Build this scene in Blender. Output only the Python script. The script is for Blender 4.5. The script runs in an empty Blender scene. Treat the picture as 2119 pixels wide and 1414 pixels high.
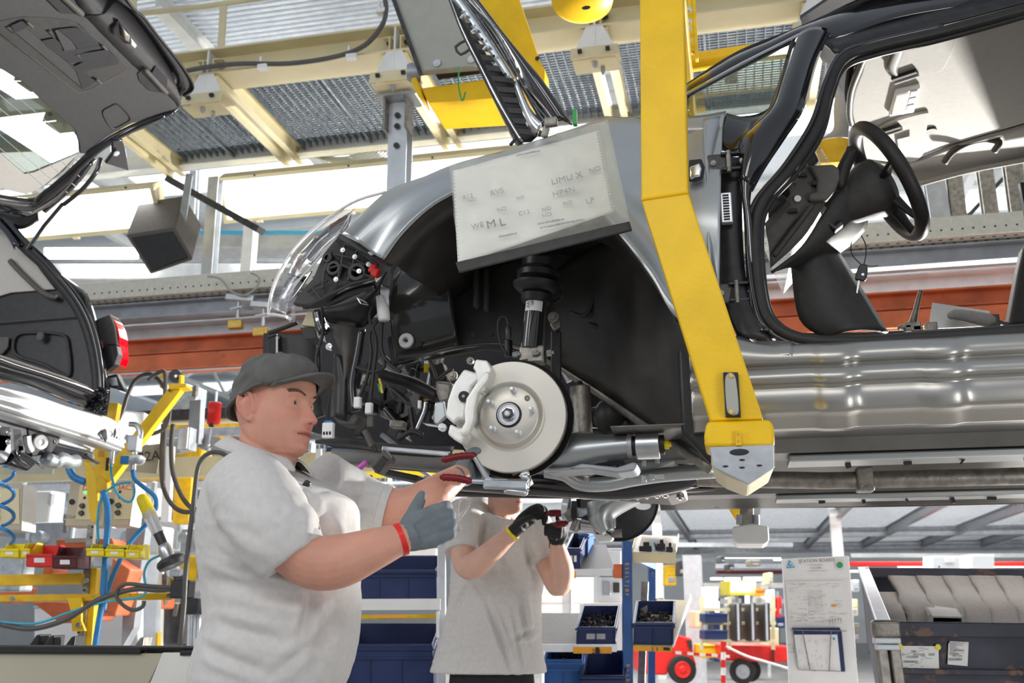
import bpy, bmesh, math, random
from mathutils import Vector as V, Matrix, noise as NZ
S = bpy.context.scene
random.seed(7)
# ---------------------------------------------------------------- camera
YAW, PIT, F = math.radians(12.5), math.radians(15.15), 2060.1
CAM = V((0, 0, 1.25))
cd = bpy.data.cameras.new('camera'); cam = bpy.data.objects.new('camera', cd)
S.collection.objects.link(cam); S.camera = cam
cd.lens = 35; cd.sensor_width = 36; cd.clip_end = 200
cam.location = CAM; cam.rotation_euler = (math.pi/2 + PIT, 0, YAW)
cd.dof.use_dof = True; cd.dof.focus_distance = 2.65; cd.dof.aperture_fstop = 5.6
# ---------------------------------------------------------------- world, lamps, exposure
wd = bpy.data.worlds.new('world'); S.world = wd; wd.use_nodes = True
bg = wd.node_tree.nodes['Background']; bg.inputs[0].default_value = (.80, .88, 1, 1); bg.inputs[1].default_value = .5
S.view_settings.view_transform = 'Standard'; S.view_settings.look = 'None'
S.view_settings.exposure = 0.0; S.view_settings.gamma = 1; S.view_settings.use_curve_mapping = False
def lamp(name, loc, to, size, sy, power, col=(1, 1, 1), spread=180):
    l = bpy.data.lights.new(name, 'AREA'); l.shape = 'RECTANGLE'; l.size = size; l.size_y = sy
    l.energy = power; l.color = col; l.spread = math.radians(spread)
    o = bpy.data.objects.new(name, l); S.collection.objects.link(o); o.location = loc
    o.rotation_euler = (V(to) - V(loc)).to_track_quat('-Z', 'Y').to_euler(); return o
# strong work lamp standing beyond the car, just right of the frame
lamp('work_lamp', (2.5, 7.2, 1.5), (-.2, 3.0, 1.8), .22, .22, 700, (1, .97, .92))
# near and left: strip lights of the hall behind and above the photographer
lamp('strip_light_near', (-1.0, -2.2, 4.0), (-.6, 2.6, 1.4), 5, .8, 70, (1, .97, .93))
lamp('strip_light_left', (-4.6, .2, 3.4), (-1.5, 3, 1.6), 1.2, 3, 55, (1, .98, .95))
lamp('low_fill_right', (2.6, -.5, .9), (.6, 2.8, 1.8), 1.0, 1.4, 34, (1, .98, .95))  # low fill lamp, added to brighten the sill and underbody
for i, (x, y) in enumerate(((-7, 11), (0, 12), (7, 12), (-3, 19), (6, 20))):
    lamp('hall_light', (x, y, 7.6), (x, y, 0), 5, 2.0, 850)
for x in (-6, -1, 4, 9): lamp('bay_light', (x, 20, 2.9), (x, 20, 0), 3, 1.2, 120)
# ---------------------------------------------------------------- pixel -> place helpers
FW = V((-math.sin(YAW), math.cos(YAW), 0)); RT = V((math.cos(YAW), math.sin(YAW), 0)); UP = V((0, 0, 1))
F3 = FW*math.cos(PIT) + UP*math.sin(PIT); U3 = UP*math.cos(PIT) - FW*math.sin(PIT)
def ray(u, v): return F3*F + RT*(u-1059.5) + U3*(707-v)
def U(u, v, pl):
    """point of the photograph on a plane of the place: a number is the plane Y=number, ('D',d) a plane d ahead, (p, n) any plane"""
    d = ray(u, v)
    if isinstance(pl, (int, float)): return CAM + d*(pl/d.y)
    if pl[0] == 'D': return CAM + d*(pl[1]/d.dot(FW))
    if pl[0] == 'X': return CAM + d*((pl[1]-CAM.x)/d.x)
    if pl[0] == 'Z': return CAM + d*((pl[1]-CAM.z)/d.z)
    return CAM + d*((V(pl[0])-CAM).dot(pl[1])/d.dot(pl[1]))
CR = {'1': (0, 0, 2.828), '2': (0, 450, 2.828), '3': (0, 900, 2.75), '4': (380, 0, 2.8276), '5': (900, 0, 2.828), '6': (1380, 0, 2.525),
      'A': (530, 350, 2.828), 'B': (900, 480, 2.438), 'C': (1350, 480, 2.281), 'D': (400, 720, 2.0375), 'E': (860, 980, 3.258), 'G': (1380, 1020, 2.867), '0': (0, 0, 1)}
def W(k, pl, *pts):
    ox, oy, s = CR[k]
    return [U(ox+p[0]/s, oy+p[1]/s, p[2] if len(p) > 2 else pl) for p in pts]
def cr(pts, n=6, closed=False):
    out = []; m = len(pts); rng = range(m if closed else m-1)
    for i in rng:
        g = lambda j: pts[j % m] if closed else pts[max(0, min(m-1, j))]
        p0, p1, p2, p3 = g(i-1), g(i), g(i+1), g(i+2)
        for k in range(n):
            t = k/n
            out.append(tuple(.5*((2*b)+(-a+c)*t+(2*a-5*b+4*c-d)*t*t+(-a+3*b-3*c+d)*t**3) for a, b, c, d in zip(p0, p1, p2, p3)))
    if not closed: out.append(tuple(pts[-1]))
    return [V(o) if len(o) == 3 else o for o in out]
# ---------------------------------------------------------------- materials
MT = {}
def mat(name, col, rough=.5, metal=0., var=.12, scale=18, bump=0., bscale=60, coat=0., trans=0., chips=None, chipamt=.68, emit=0., alpha=1., stretch=None, attr=False, ior=1.45, spec=.5):
    m = bpy.data.materials.new(name); m.use_nodes = True; nt = m.node_tree; b = nt.nodes['Principled BSDF']; MT[name] = m
    L = nt.links.new; I = b.inputs
    tc = nt.nodes.new('ShaderNodeTexCoord'); mp = nt.nodes.new('ShaderNodeMapping'); L(tc.outputs['Object'], mp.inputs[0])
    if stretch: mp.inputs['Scale'].default_value = stretch
    nz = nt.nodes.new('ShaderNodeTexNoise'); nz.inputs['Scale'].default_value = scale; nz.inputs['Detail'].default_value = 5
    L(mp.outputs[0], nz.inputs['Vector'])
    rp = nt.nodes.new('ShaderNodeValToRGB'); L(nz.outputs[0], rp.inputs[0])
    c0 = [max(0, c*(1-var)) for c in col]; c1 = [min(1, c*(1+var)) for c in col]
    rp.color_ramp.elements[0].position = .3; rp.color_ramp.elements[1].position = .7
    rp.color_ramp.elements[0].color = (*c0, 1); rp.color_ramp.elements[1].color = (*c1, 1)
    out = rp.outputs[0]
    if attr:
        at = nt.nodes.new('ShaderNodeAttribute'); at.attribute_name = 'tint'
        mx = nt.nodes.new('ShaderNodeMixRGB'); mx.blend_type = 'MULTIPLY'; mx.inputs[0].default_value = 1
        L(out, mx.inputs[1]); L(at.outputs[0], mx.inputs[2]); out = mx.outputs[0]
    if chips:
        n2 = nt.nodes.new('ShaderNodeTexNoise'); n2.inputs['Scale'].default_value = scale*.9; n2.inputs['Detail'].default_value = 9; n2.inputs['Roughness'].default_value = .7
        L(tc.outputs['Object'], n2.inputs['Vector'])
        r2 = nt.nodes.new('ShaderNodeValToRGB'); L(n2.outputs[0], r2.inputs[0])
        r2.color_ramp.elements[0].position = chipamt; r2.color_ramp.elements[1].position = chipamt+.025
        mx = nt.nodes.new('ShaderNodeMixRGB'); L(r2.outputs[0], mx.inputs[0]); L(out, mx.inputs[1]); mx.inputs[2].default_value = (*chips, 1); out = mx.outputs[0]
    L(out, I['Base Color'])
    I['Roughness'].default_value = rough; I['Metallic'].default_value = metal; I['IOR'].default_value = ior
    I['Specular IOR Level'].default_value = spec
    if coat: I['Coat Weight'].default_value = coat; I['Coat Roughness'].default_value = .04
    if trans: I['Transmission Weight'].default_value = trans
    if alpha < 1: I['Alpha'].default_value = alpha
    if emit: I['Emission Color'].default_value = (*col, 1); I['Emission Strength'].default_value = emit
    if bump:
        n3 = nt.nodes.new('ShaderNodeTexNoise'); n3.inputs['Scale'].default_value = bscale; n3.inputs['Detail'].default_value = 3; L(tc.outputs['Object'], n3.inputs['Vector'])
        bp = nt.nodes.new('ShaderNodeBump'); bp.inputs['Strength'].default_value = bump; bp.inputs['Distance'].default_value = .004
        L(n3.outputs[0], bp.inputs['Height']); L(bp.outputs[0], I['Normal'])
    return name
mat('yellow paint', (.90, .56, .005), .42, 0, .08, 9, .15, 120, chips=(.50, .42, .30), chipamt=.665)
mat('worn yellow', (.78, .47, .01), .5, 0, .18, 14, chips=(.1, .08, .05), chipamt=.66)
mat('cream paint', (.74, .66, .42), .5, 0, .10, 3)
mat('white paint', (.86, .87, .85), .5, 0, .06, 8, chips=(.55, .38, .3), chipamt=.72)
mat('galvanised steel', (.50, .54, .57), .38, .75, .22, 22)
mat('grey steel', (.40, .42, .45), .45, .5, .15, 10)
mat('pale steel', (.70, .73, .76), .35, .6, .1, 10)
mat('dark steel', (.07, .07, .075), .45, .5, .3, 20)
mat('aluminium', (.62, .63, .64), .3, 1, .08, 30, .1, 40)
mat('beam metal', (.72, .73, .74), .42, .85, .05, 6)
mat('wing gloss', (.045, .045, .04), .16, 0, .3, 6, .2, 10, coat=.6)
mat('trunking', (.66, .65, .56), .45, .1, .08, 30)
mat('lip', (.30, .075, .06), .5, 0, .1)
mat('cast iron', (.30, .28, .25), .5, .8, .3, 35, .3, 90)
mat('caliper silver', (.86, .86, .82), .45, .35, .04, 30, .15, 250)
mat('orange paint', (.62, .15, .055), .5, 0, .25, 6, chips=(.3, .08, .03), chipamt=.62)
mat('black gloss', (.012, .012, .014), .13, 0, .3, 5, coat=1)
mat('black satin', (.022, .022, .024), .36, 0, .3, 30, .1, 500)
mat('black trim', (.045, .043, .041), .55, 0, .15, 40, .2, 700)
mat('grey trim', (.10, .092, .082), .6, 0, .12, 40, .2, 700)
mat('black rubber', (.02, .019, .018), .5, 0, .2, 30)
mat('tailgate trim', (.045, .044, .047), .40, 0, .1, 60, .35, 900)
mat('body metal', (.40, .39, .365), .30, .8, .12, 3, .0)
mat('fender grey', (.50, .525, .53), .36, .85, .05, 3)
mat('underbody', (.20, .195, .185), .36, .5, .2, 6, .12, 30)
mat('wheelhouse', (.05, .047, .044), .35, .1, .4, 7, .25, 14)
mat('headliner', (.50, .485, .455), .9, 0, .04, 60, .1, 900)
mat('white plastic', (.85, .85, .84), .45, 0, .03, 20)
mat('white card', (.88, .88, .87), .6, 0, .03, 12)
mat('paper', (.88, .87, .84), .7, 0, .03, 9, .1, 18)
mat('ink', (.30, .30, .31), .7)
mat('dark ink', (.03, .03, .035), .7)
mat('pale ink', (.42, .42, .42), .7)
mat('red', (.75, .02, .015), .4, 0, .1)
mat('red lens', (.7, .0, .01), .1, 0, .1, coat=1, emit=.25)
mat('maroon plastic', (.10, .012, .015), .35, 0, .1)
mat('grating steel', (.27, .30, .32), .4, .7, .3, 22)
mat('grip red', (.17, .006, .012), .4, 0, .2)
mat('yellow plastic', (.90, .72, .01), .35, 0, .06)
mat('orange sticker', (.90, .42, .03), .5, 0, .05)
mat('blue paint', (.02, .10, .33), .4, 0, .15, 12, chips=(.2, .22, .25), chipamt=.67)
mat('blue plastic', (.014, .030, .115), .42, 0, .12, 12)
mat('worn blue', (.05, .052, .075), .5, .1, .4, 5, .2, 30, chips=(.15, .085, .06), chipamt=.60)
mat('hose blue', (.03, .22, .52), .3, 0, .1)
mat('hose cyan', (.06, .42, .60), .3, 0, .1)
mat('cable grey', (.10, .095, .09), .4)
mat('box beige', (.52, .47, .36), .5, 0, .05)
mat('beige panel', (.50, .47, .36), .55, 0, .08, 2, .1, 12)
mat('peeling white', (.80, .79, .74), .6, 0, .08, 6, chips=(.06, .06, .06), chipamt=.66)
mat('grey board', (.40, .41, .36), .6, 0, .05)
mat('brass', (.72, .48, .12), .35, .8, .2, 30)
mat('skin', (.66, .325, .23), .5, 0, .07, 22, .12, 260, attr=True)
mat('skin pale', (.70, .42, .32), .5, 0, .07, 22, .12, 260, attr=True)
mat('polo cloth', (.66, .64, .62), .9, 0, .05, 70, .35, 900)
mat('cap cloth', (.125, .122, .115), .85, 0, .15, 26, .4, 800)
mat('dark trousers', (.02, .02, .024), .9, 0, .2, 40)
mat('grey glove', (.17, .20, .22), .8, 0, .12, 40, .5, 500)
mat('black glove', (.016, .016, .017), .6, 0, .3, 40, .5, 500)
mat('eye white', (.75, .72, .68), .2)
mat('eye iris', (.08, .07, .05), .1)
mat('brow hair', (.12, .07, .04), .8)
mat('foam grey', (.42, .40, .385), .85, 0, .08, 60, .5, 260)
mat('concrete', (.30, .29, .28), .35, 0, .25, 2)
mat('hall wall', (.74, .78, .80), .7, 0, .04, 2)
mat('green', (.05, .36, .10), .5)
mat('sign blue', (.05, .35, .6), .5)
mat('purple plastic', (.50, .10, .42), .3)
mat('tyre', (.02, .02, .02), .7)
mat('light panel', (1, .975, .93), .4, emit=7)
mat('tube light', (1, .96, .85), .4, emit=5)
mat('green lamp', (.1, 1, .2), .4, emit=2)
mat('daylight pane', (.92, .96, 1), .4, emit=1.6)
mat('amber', (.9, .35, .02), .2, coat=.5)
mat('lamp glass', (1, 1, 1), .25, trans=.6, var=0)
mat('clear glass', (.93, .97, .95), .02, 0, 0, trans=1., alpha=.32, ior=1.25, coat=.4)
mat('tinted glass', (.16, .20, .18), .02, 0, 0, trans=1., alpha=.75, ior=1.1)
mat('headlight glass', (.97, .98, 1), .03, 0, 0, trans=1., alpha=.35, ior=1.3, coat=.6)
mat('sleeve plastic', (.80, .82, .72), .15, 0, .1, 12, .6, 40, trans=.3, alpha=.22, ior=1.35)
mat('chrome', (.8, .8, .8), .08, 1, 0)
def disc_mat():
    m = bpy.data.materials.new('brake disc'); MT['brake disc'] = m; m.use_nodes = True; nt = m.node_tree; b = nt.nodes['Principled BSDF']
    tc = nt.nodes.new('ShaderNodeTexCoord'); w = nt.nodes.new('ShaderNodeTexWave'); w.wave_type = 'RINGS'; w.rings_direction = 'Y'
    w.inputs['Scale'].default_value = 160; w.inputs['Distortion'].default_value = .4
    nt.links.new(tc.outputs['Object'], w.inputs[0])
    rp = nt.nodes.new('ShaderNodeValToRGB'); rp.color_ramp.elements[0].color = (.56, .54, .48, 1); rp.color_ramp.elements[1].color = (.72, .695, .63, 1)
    nt.links.new(w.outputs[0], rp.inputs[0]); nt.links.new(rp.outputs[0], b.inputs['Base Color'])
    b.inputs['Metallic'].default_value = .6; b.inputs['Roughness'].default_value = .42; b.inputs['Anisotropic'].default_value = .7
    tg = nt.nodes.new('ShaderNodeTangent'); tg.direction_type = 'RADIAL'; tg.axis = 'Y'; nt.links.new(tg.outputs[0], b.inputs['Tangent'])
disc_mat()
# ---------------------------------------------------------------- mesh builder
class MB:
    def __init__(s): s.v = []; s.f = []
    def add(s, vs, fs):
        o = len(s.v); s.v += [V(p) for p in vs]; s.f += [tuple(o+i for i in f) for f in fs]; return s
    def box(s, c, d, M=None):
        hx, hy, hz = d[0]/2, d[1]/2, d[2]/2; c = V(c)
        vs = [V((x, y, z)) for x in (-hx, hx) for y in (-hy, hy) for z in (-hz, hz)]
        if M: vs = [M @ p for p in vs]
        return s.add([c+p for p in vs], [(0, 1, 3, 2), (4, 6, 7, 5), (0, 4, 5, 1), (2, 3, 7, 6), (0, 2, 6, 4), (1, 5, 7, 3)])
    def prism(s, pts, vec):
        vec = V(vec); n = len(pts); pts = [V(p) for p in pts]
        return s.add(pts+[p+vec for p in pts], [tuple(range(n)), tuple(range(2*n-1, n-1, -1))]+[(i, n+i, n+(i+1) % n, (i+1) % n) for i in range(n)])
    def frame(s, a, b, up=None):
        z = (V(b)-V(a)).normalized(); up = V(up) if up else (UP if abs(z.z) < .95 else V((0, 1, 0)))
        x = z.cross(up)
        if x.length < 1e-6: x = z.orthogonal()
        x.normalize(); y = x.cross(z); return x, y, z
    def prof(s, poly, a, b, up=None):
        """2D outline poly (x across, y up) swept from a to b"""
        x, y, z = s.frame(a, b, up); a = V(a)
        return s.prism([a+x*p[0]+y*p[1] for p in poly], V(b)-a)
    def bar(s, a, b, w, h, up=None): return s.prof([(-w/2, -h/2), (w/2, -h/2), (w/2, h/2), (-w/2, h/2)], a, b, up)
    def ibeam(s, a, b, w, h, t=.012):
        q = t/2
        return s.prof([(-w/2, -h/2), (w/2, -h/2), (w/2, -h/2+t), (q, -h/2+t), (q, h/2-t), (w/2, h/2-t), (w/2, h/2), (-w/2, h/2), (-w/2, h/2-t), (-q, h/2-t), (-q, -h/2+t), (-w/2, -h/2+t)], a, b)
    def chan(s, a, b, w, h, t=.006, up=None):
        return s.prof([(-w/2, -h/2), (w/2, -h/2), (w/2, -h/2+t), (-w/2+t, -h/2+t), (-w/2+t, h/2-t), (w/2, h/2-t), (w/2, h/2), (-w/2, h/2)], a, b, up)
    def tube(s, pts, r, n=8, sm=0, closed=False, ry=None, up=None, round_ends=False):
        pts = [V(p) for p in pts]
        rs = list(r) if isinstance(r, (list, tuple)) else [r]*len(pts)
        if sm:
            q = cr([(*p, k) for p, k in zip(pts, rs)], sm, closed); pts = [V(p[:3]) for p in q]; rs = [p[3] for p in q]
        if round_ends:
            a, b = (pts[0]-pts[1]).normalized(), (pts[-1]-pts[-2]).normalized(); ra, rb = rs[0], rs[-1]
            A = [(pts[0]+a*ra*math.sin(t), ra*math.cos(t)) for t in (1.45, 1.1, .6)]; B = [(pts[-1]+b*rb*math.sin(t), rb*math.cos(t)) for t in (.6, 1.1, 1.45)]
            pts = [p for p, _ in A]+pts+[p for p, _ in B]; rs = [k for _, k in A]+rs+[k for _, k in B]
        m = len(pts); vs = []; prev = None
        for i, p in enumerate(pts):
            if closed: t = (pts[(i+1) % m]-pts[i-1])
            else: t = pts[min(i+1, m-1)]-pts[max(i-1, 0)]
            t = t.normalized() if t.length > 1e-9 else V((0, 0, 1))
            if prev is None:
                x = V(up) if up else t.orthogonal(); x = (x - t*x.dot(t)).normalized()
            else:
                x = prev - t*prev.dot(t)
                x = x.normalized() if x.length > 1e-6 else t.orthogonal().normalized()
            prev = x; y = t.cross(x)
            k = ry if ry else 1
            vs += [p+x*rs[i]*math.cos(2*math.pi*j/n)+y*rs[i]*k*math.sin(2*math.pi*j/n) for j in range(n)]
        fs = [(i*n+j, i*n+(j+1) % n, ((i+1) % m)*n+(j+1) % n, ((i+1) % m)*n+j) for i in range(m if closed else m-1) for j in range(n)]
        if not closed: fs += [tuple(range(n-1, -1, -1)), tuple(range((m-1)*n, m*n))]
        return s.add(vs, fs)
    def cyl(s, a, b, r, r2=None, n=16): return s.tube([a, b], [r, r if r2 is None else r2], n)
    def lathe(s, prof, c, ax, n=32):
        """prof: (radius, distance along axis)"""
        c = V(c); ax = V(ax).normalized(); x = ax.orthogonal().normalized(); y = ax.cross(x); m = len(prof)
        vs = [c+ax*h+x*r*math.cos(2*math.pi*j/n)+y*r*math.sin(2*math.pi*j/n) for r, h in prof for j in range(n)]
        fs = [(i*n+j, i*n+(j+1) % n, (i+1)*n+(j+1) % n, (i+1)*n+j) for i in range(m-1) for j in range(n)]
        if prof[0][0] > 1e-5: fs.append(tuple(range(n-1, -1, -1)))
        if prof[-1][0] > 1e-5: fs.append(tuple(range((m-1)*n, m*n)))
        return s.add(vs, fs)
    def ball(s, c, r, M=None, nu=16, nv=10):
        r = r if isinstance(r, (tuple, list)) else (r, r, r); c = V(c); vs = []
        for i in range(nv+1):
            t = math.pi*i/nv
            for j in range(nu):
                a = 2*math.pi*j/nu; p = V((r[0]*math.sin(t)*math.cos(a), r[1]*math.sin(t)*math.sin(a), r[2]*math.cos(t)))
                vs.append(c+(M @ p if M else p))
        return s.add(vs, [(i*nu+j, i*nu+(j+1) % nu, (i+1)*nu+(j+1) % nu, (i+1)*nu+j) for i in range(nv) for j in range(nu)])
    def grid(s, rows, closed=False):
        m, n = len(rows), len(rows[0])
        return s.add([p for r in rows for p in r], [(i*n+j, i*n+(j+1) % n, (i+1)*n+(j+1) % n, (i+1)*n+j) for i in range(m-1) for j in range(n if closed else n-1)])
    def make(s, name, m, parent=None, smooth=False, bevel=0, solid=0, sub=0, seg=2, offset=-1):
        bm = bmesh.new(); vs = [bm.verts.new(p) for p in s.v]
        for f in s.f:
            try: bm.faces.new([vs[i] for i in f])
            except ValueError: pass
        bmesh.ops.remove_doubles(bm, verts=bm.verts, dist=1e-5)
        bmesh.ops.recalc_face_normals(bm, faces=bm.faces)
        me = bpy.data.meshes.new(name); bm.to_mesh(me); bm.free()
        return link(name, me, m, parent, smooth, bevel, solid, sub, seg, offset)
def link(name, me, m, parent=None, smooth=False, bevel=0, solid=0, sub=0, seg=2, offset=-1):
    me.materials.clear(); me.materials.append(MT[m])
    o = bpy.data.objects.new(name, me); S.collection.objects.link(o)
    if smooth:
        me.polygons.foreach_set('use_smooth', [True]*len(me.polygons))
        if smooth != 2: me.set_sharp_from_angle(angle=math.radians(38))
    if parent: attach(o, parent)
    if sub: md = o.modifiers.new('sub', 'SUBSURF'); md.levels = md.render_levels = sub
    if solid: md = o.modifiers.new('solid', 'SOLIDIFY'); md.thickness = solid; md.offset = offset
    if bevel: md = o.modifiers.new('bevel', 'BEVEL'); md.width = bevel; md.segments = seg; md.limit_method = 'ANGLE'; md.angle_limit = .6
    return o
def attach(o, parent):
    o.parent = parent; wl = V((0, 0, 0)); p = parent
    while p: wl += p.location; p = p.parent if p.type == 'EMPTY' else None
    if parent.type == 'EMPTY': o.matrix_parent_inverse = Matrix.Translation(-V(parent['at']))
def thing(name, label, cat, loc, group=None, kind=None):
    o = bpy.data.objects.new(name, None); S.collection.objects.link(o); o.location = loc; o['at'] = tuple(loc)
    o.empty_display_size = .1
    return tag(o, label, cat, group, kind)
def tag(o, label=None, cat=None, group=None, kind=None):
    if label: o['label'] = label
    if cat: o['category'] = cat
    if group: o['group'] = group
    if kind: o['kind'] = kind
    return o
def struct(o): o['kind'] = 'structure'; return o
def copy_tree(o, off, parent=None):
    c = o.copy(); S.collection.objects.link(c)
    if parent: c.parent = parent
    else: c.location = V(o.location)+V(off)
    for ch in [x for x in bpy.data.objects if x.parent == o]: copy_tree(ch, off, c)
    return c
def text(s, c, size, right, up, m, name='lettering', parent=None, depth=.0004, align='CENTER'):
    cu = bpy.data.curves.new('t', 'FONT'); cu.body = s; cu.size = size; cu.extrude = depth; cu.align_x = align; cu.align_y = 'CENTER'
    o = bpy.data.objects.new('t', cu); S.collection.objects.link(o); bpy.context.view_layer.update()
    me = bpy.data.meshes.new_from_object(o.evaluated_get(bpy.context.evaluated_depsgraph_get()))
    bpy.data.objects.remove(o); r = V(right).normalized(); u = (V(up)-r*V(up).dot(r)).normalized(); n = r.cross(u)
    me.transform(Matrix(((r.x, u.x, n.x, c[0]), (r.y, u.y, n.y, c[1]), (r.z, u.z, n.z, c[2]), (0, 0, 0, 1))))
    return link(name, me, m, parent)
def remesh(mb, vox, smooth_it=6, fn=None):
    """union of everything in mb as one continuous skin"""
    bm = bmesh.new(); vs = [bm.verts.new(p) for p in mb.v]
    for f in mb.f:
        try: bm.faces.new([vs[i] for i in f])
        except ValueError: pass
    bmesh.ops.remove_doubles(bm, verts=bm.verts, dist=1e-6); bmesh.ops.recalc_face_normals(bm, faces=bm.faces)
    me = bpy.data.meshes.new('r'); bm.to_mesh(me); bm.free()
    o = bpy.data.objects.new('r', me); S.collection.objects.link(o)
    md = o.modifiers.new('r', 'REMESH'); md.mode = 'VOXEL'; md.voxel_size = vox
    if smooth_it: md = o.modifiers.new('s', 'SMOOTH'); md.iterations = smooth_it; md.factor = .5
    bpy.context.view_layer.update()
    r = bpy.data.meshes.new_from_object(o.evaluated_get(bpy.context.evaluated_depsgraph_get()))
    bpy.data.objects.remove(o)
    if fn:
        ns = [v.normal.copy() for v in r.vertices]
        for v, n in zip(r.vertices, ns): v.co = fn(v.co.copy(), n)
    return r
def screw(mb, c, ax, r=.006, h=.006):
    return mb.lathe([(0, h), (r*.5, h), (r*.6, h*.7), (r, h*.7), (r, 0)], c, ax, 8)
CR.update({'H': (620, 620, 3.722), 'J': (1140, 860, 5.238), 'K': (0, 640, 4.418), 'L': (470, 720, 5.052), 'N': (200, 740, 5.2375), 'O': (0, 0, 5.893),
           'Q': (1400, 1140, 5.16), 'R': (1640, 330, 3.626), 'T': (1780, 1160, 5.566)})
# ================================================================ THE SETTING
X = V((1, 0, 0)); Y = V((0, 1, 0)); Z = UP
struct(MB().box((0, 18, -.05), (60, 60, .1)).make('floor', 'concrete'))
struct(MB().box((0, 44, 4.8), (60, .2, 10)).make('wall_back', 'hall wall'))
struct(MB().box((-24, 26, 4.8), (.2, 36, 10)).make('wall_left', 'hall wall'))
struct(MB().box((22, 26, 4.8), (.2, 36, 10)).make('wall_right', 'hall wall'))
m = MB()
for i in range(92):                                   # ribbed roof sheeting
    x = -23 + i*.5; m.prof([(0, 0), (.1, 0), (.12, .007), (.38, .007), (.40, 0), (.5, 0), (.5, .1), (0, .1)], (x, 5, 9.6), (x, 44, 9.6), Z)
struct(m.make('ceiling', 'hall wall'))
for i, y in enumerate((12.5, 16.5, 21, 27, 34)):
    struct(MB().box((-1, y, 9.5), (44, .9, .05)).make('window_%d' % (i+1), 'daylight pane'))
for i, y in enumerate((10.5, 14.5, 19, 24, 30)):
    struct(MB().ibeam((-24, y, 9.2), (22, y, 9.2), .2, .35).make('trim_%d' % (i+1), 'white paint'))
for i, x in enumerate((-16, -11, -6, -1, 4, 9)):
    m = MB().ibeam((x, 9, 9.0), (x, 44, 9.0), .22, .4)
    m.ibeam((x, 9, 8.0), (x, 44, 8.0), .14, .14)
    for k in range(14): m.bar((x, 9+k*2.5, 8.05), (x, 10.25+k*2.5, 8.9), .07, .07); m.bar((x, 10.25+k*2.5, 8.9), (x, 11.5+k*2.5, 8.05), .07, .07)
    struct(m.make('trim_%d' % (i+6), 'white paint'))
# ================================================================ OVERHEAD WALKWAY
wk = thing('overhead_walkway', 'cream steel walkway with grating floor hanging over the assembly line', 'walkway', (-1, 5.6, 4.8))
zb = 4.83
MB().ibeam((-7, 5.67, zb+.1), (4, 5.67, zb+.1), .24, .2, .014).make('main_beam', 'cream paint', wk, bevel=.002)
MB().ibeam((-7, 6.98, zb+.12), (4, 6.98, zb+.12), .1, .14, .01).make('rear_beam', 'white paint', wk)
brk = [U(425, 170, 5.55).x, U(815, 115, 5.55).x, U(1230, 78, 5.55).x, U(1690, 10, 5.55).x]
for i, x in enumerate([brk[0]-1.07]+brk+[brk[-1]+1.07]):
    MB().chan((x+.06, 5.56, zb+.05), (x+.06, 7.0, zb+.05), .05, .14, .008).chan((x-.06, 7.0, zb+.05), (x-.06, 5.56, zb+.05), .05, .14, .008).make('cross_beam', 'cream paint', wk)
    b = MB().prism([(x-.055, 5.55, zb-.0), (x+.055, 5.55, zb-.0), (x+.13, 5.55, zb-.16), (x-.13, 5.55, zb-.16)], (0, .012, 0))
    b.box((x, 5.61, zb-.08), (.012, .13, .16)).make('bracket', 'white paint', wk, bevel=.002)
    b = MB().box((x, 5.62, zb-.165), (.30, .2, .012)).prism([(x-.15, 5.52, zb-.165), (x+.15, 5.52, zb-.165), (x+.15, 5.50, zb-.245), (x-.15, 5.50, zb-.245)], (0, .012, 0))
    b.box((x, 5.60, zb-.25), (.28, .16, .01)).make('bracket_plate', 'cream paint', wk, bevel=.002)
    MB().tube([(x-.1, 5.495, zb-.20), (x-.075, 5.495, zb-.20)], .014, 8).tube([(x+.075, 5.495, zb-.20), (x+.1, 5.495, zb-.20)], .014, 8).make('slot', 'dark ink', wk)
    screw(screw(MB(), (x, 5.55, zb-.26), (0, 0, -1), .018, .035), (x+.04, 5.62, zb-.26), (0, 0, -1), .014, .05).make('bolt', 'grey steel', wk, bevel=.001)
    MB().box((x, 5.665, zb+.1), (.012, .22, .175)).make('stiffener', 'white paint', wk)
    screw(screw(MB(), (x-.06, 5.64, zb+.12), (0, -1, 0), .026, .03), (x+.06, 5.64, zb+.12), (0, -1, 0), .026, .03).make('bolt', 'dark steel', wk)
# gratings: load bars and cross bars, too many to lift out singly
for i, (a, b_) in enumerate(zip([brk[0]-1.07]+brk, brk+[brk[-1]+1.07])):
    g = MB(); x0, x1 = a+.1, b_-.1; n = int((x1-x0)/.058)
    for k in range(n+1):
        x = x0+(x1-x0)*k/n
        g.box((x, 6.38, zb+.135), (.006, 1.16, .055))
    for k in range(34): g.box(((x0+x1)/2, 5.82+k*.034, zb+.15), (x1-x0, .006, .014))
    for e in (x0, (x0+x1)/2, x1): g.box((e, 6.38, zb+.12), (.014, 1.16, .06))
    tag(g.make('grating', 'grating steel', wk), kind='stuff')
# second deck floor higher up, seen through the gratings
dk = thing('upper_deck', 'ribbed galvanised deck seen through the walkway gratings', 'deck', (-1, 7.8, 6.3))
m = MB()
for k in range(30): m.box((-1.5, 6.6+k*.07, 6.3), (9, .035, .03))
tag(m.make('deck_rib', 'pale steel', dk), kind='stuff')
for x in (-4.5, -2.2, .2, 2.6): MB().ibeam((x, 6.5, 6.2), (x, 8.8, 6.2), .12, .14).make('joist', 'white paint', dk)
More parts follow.
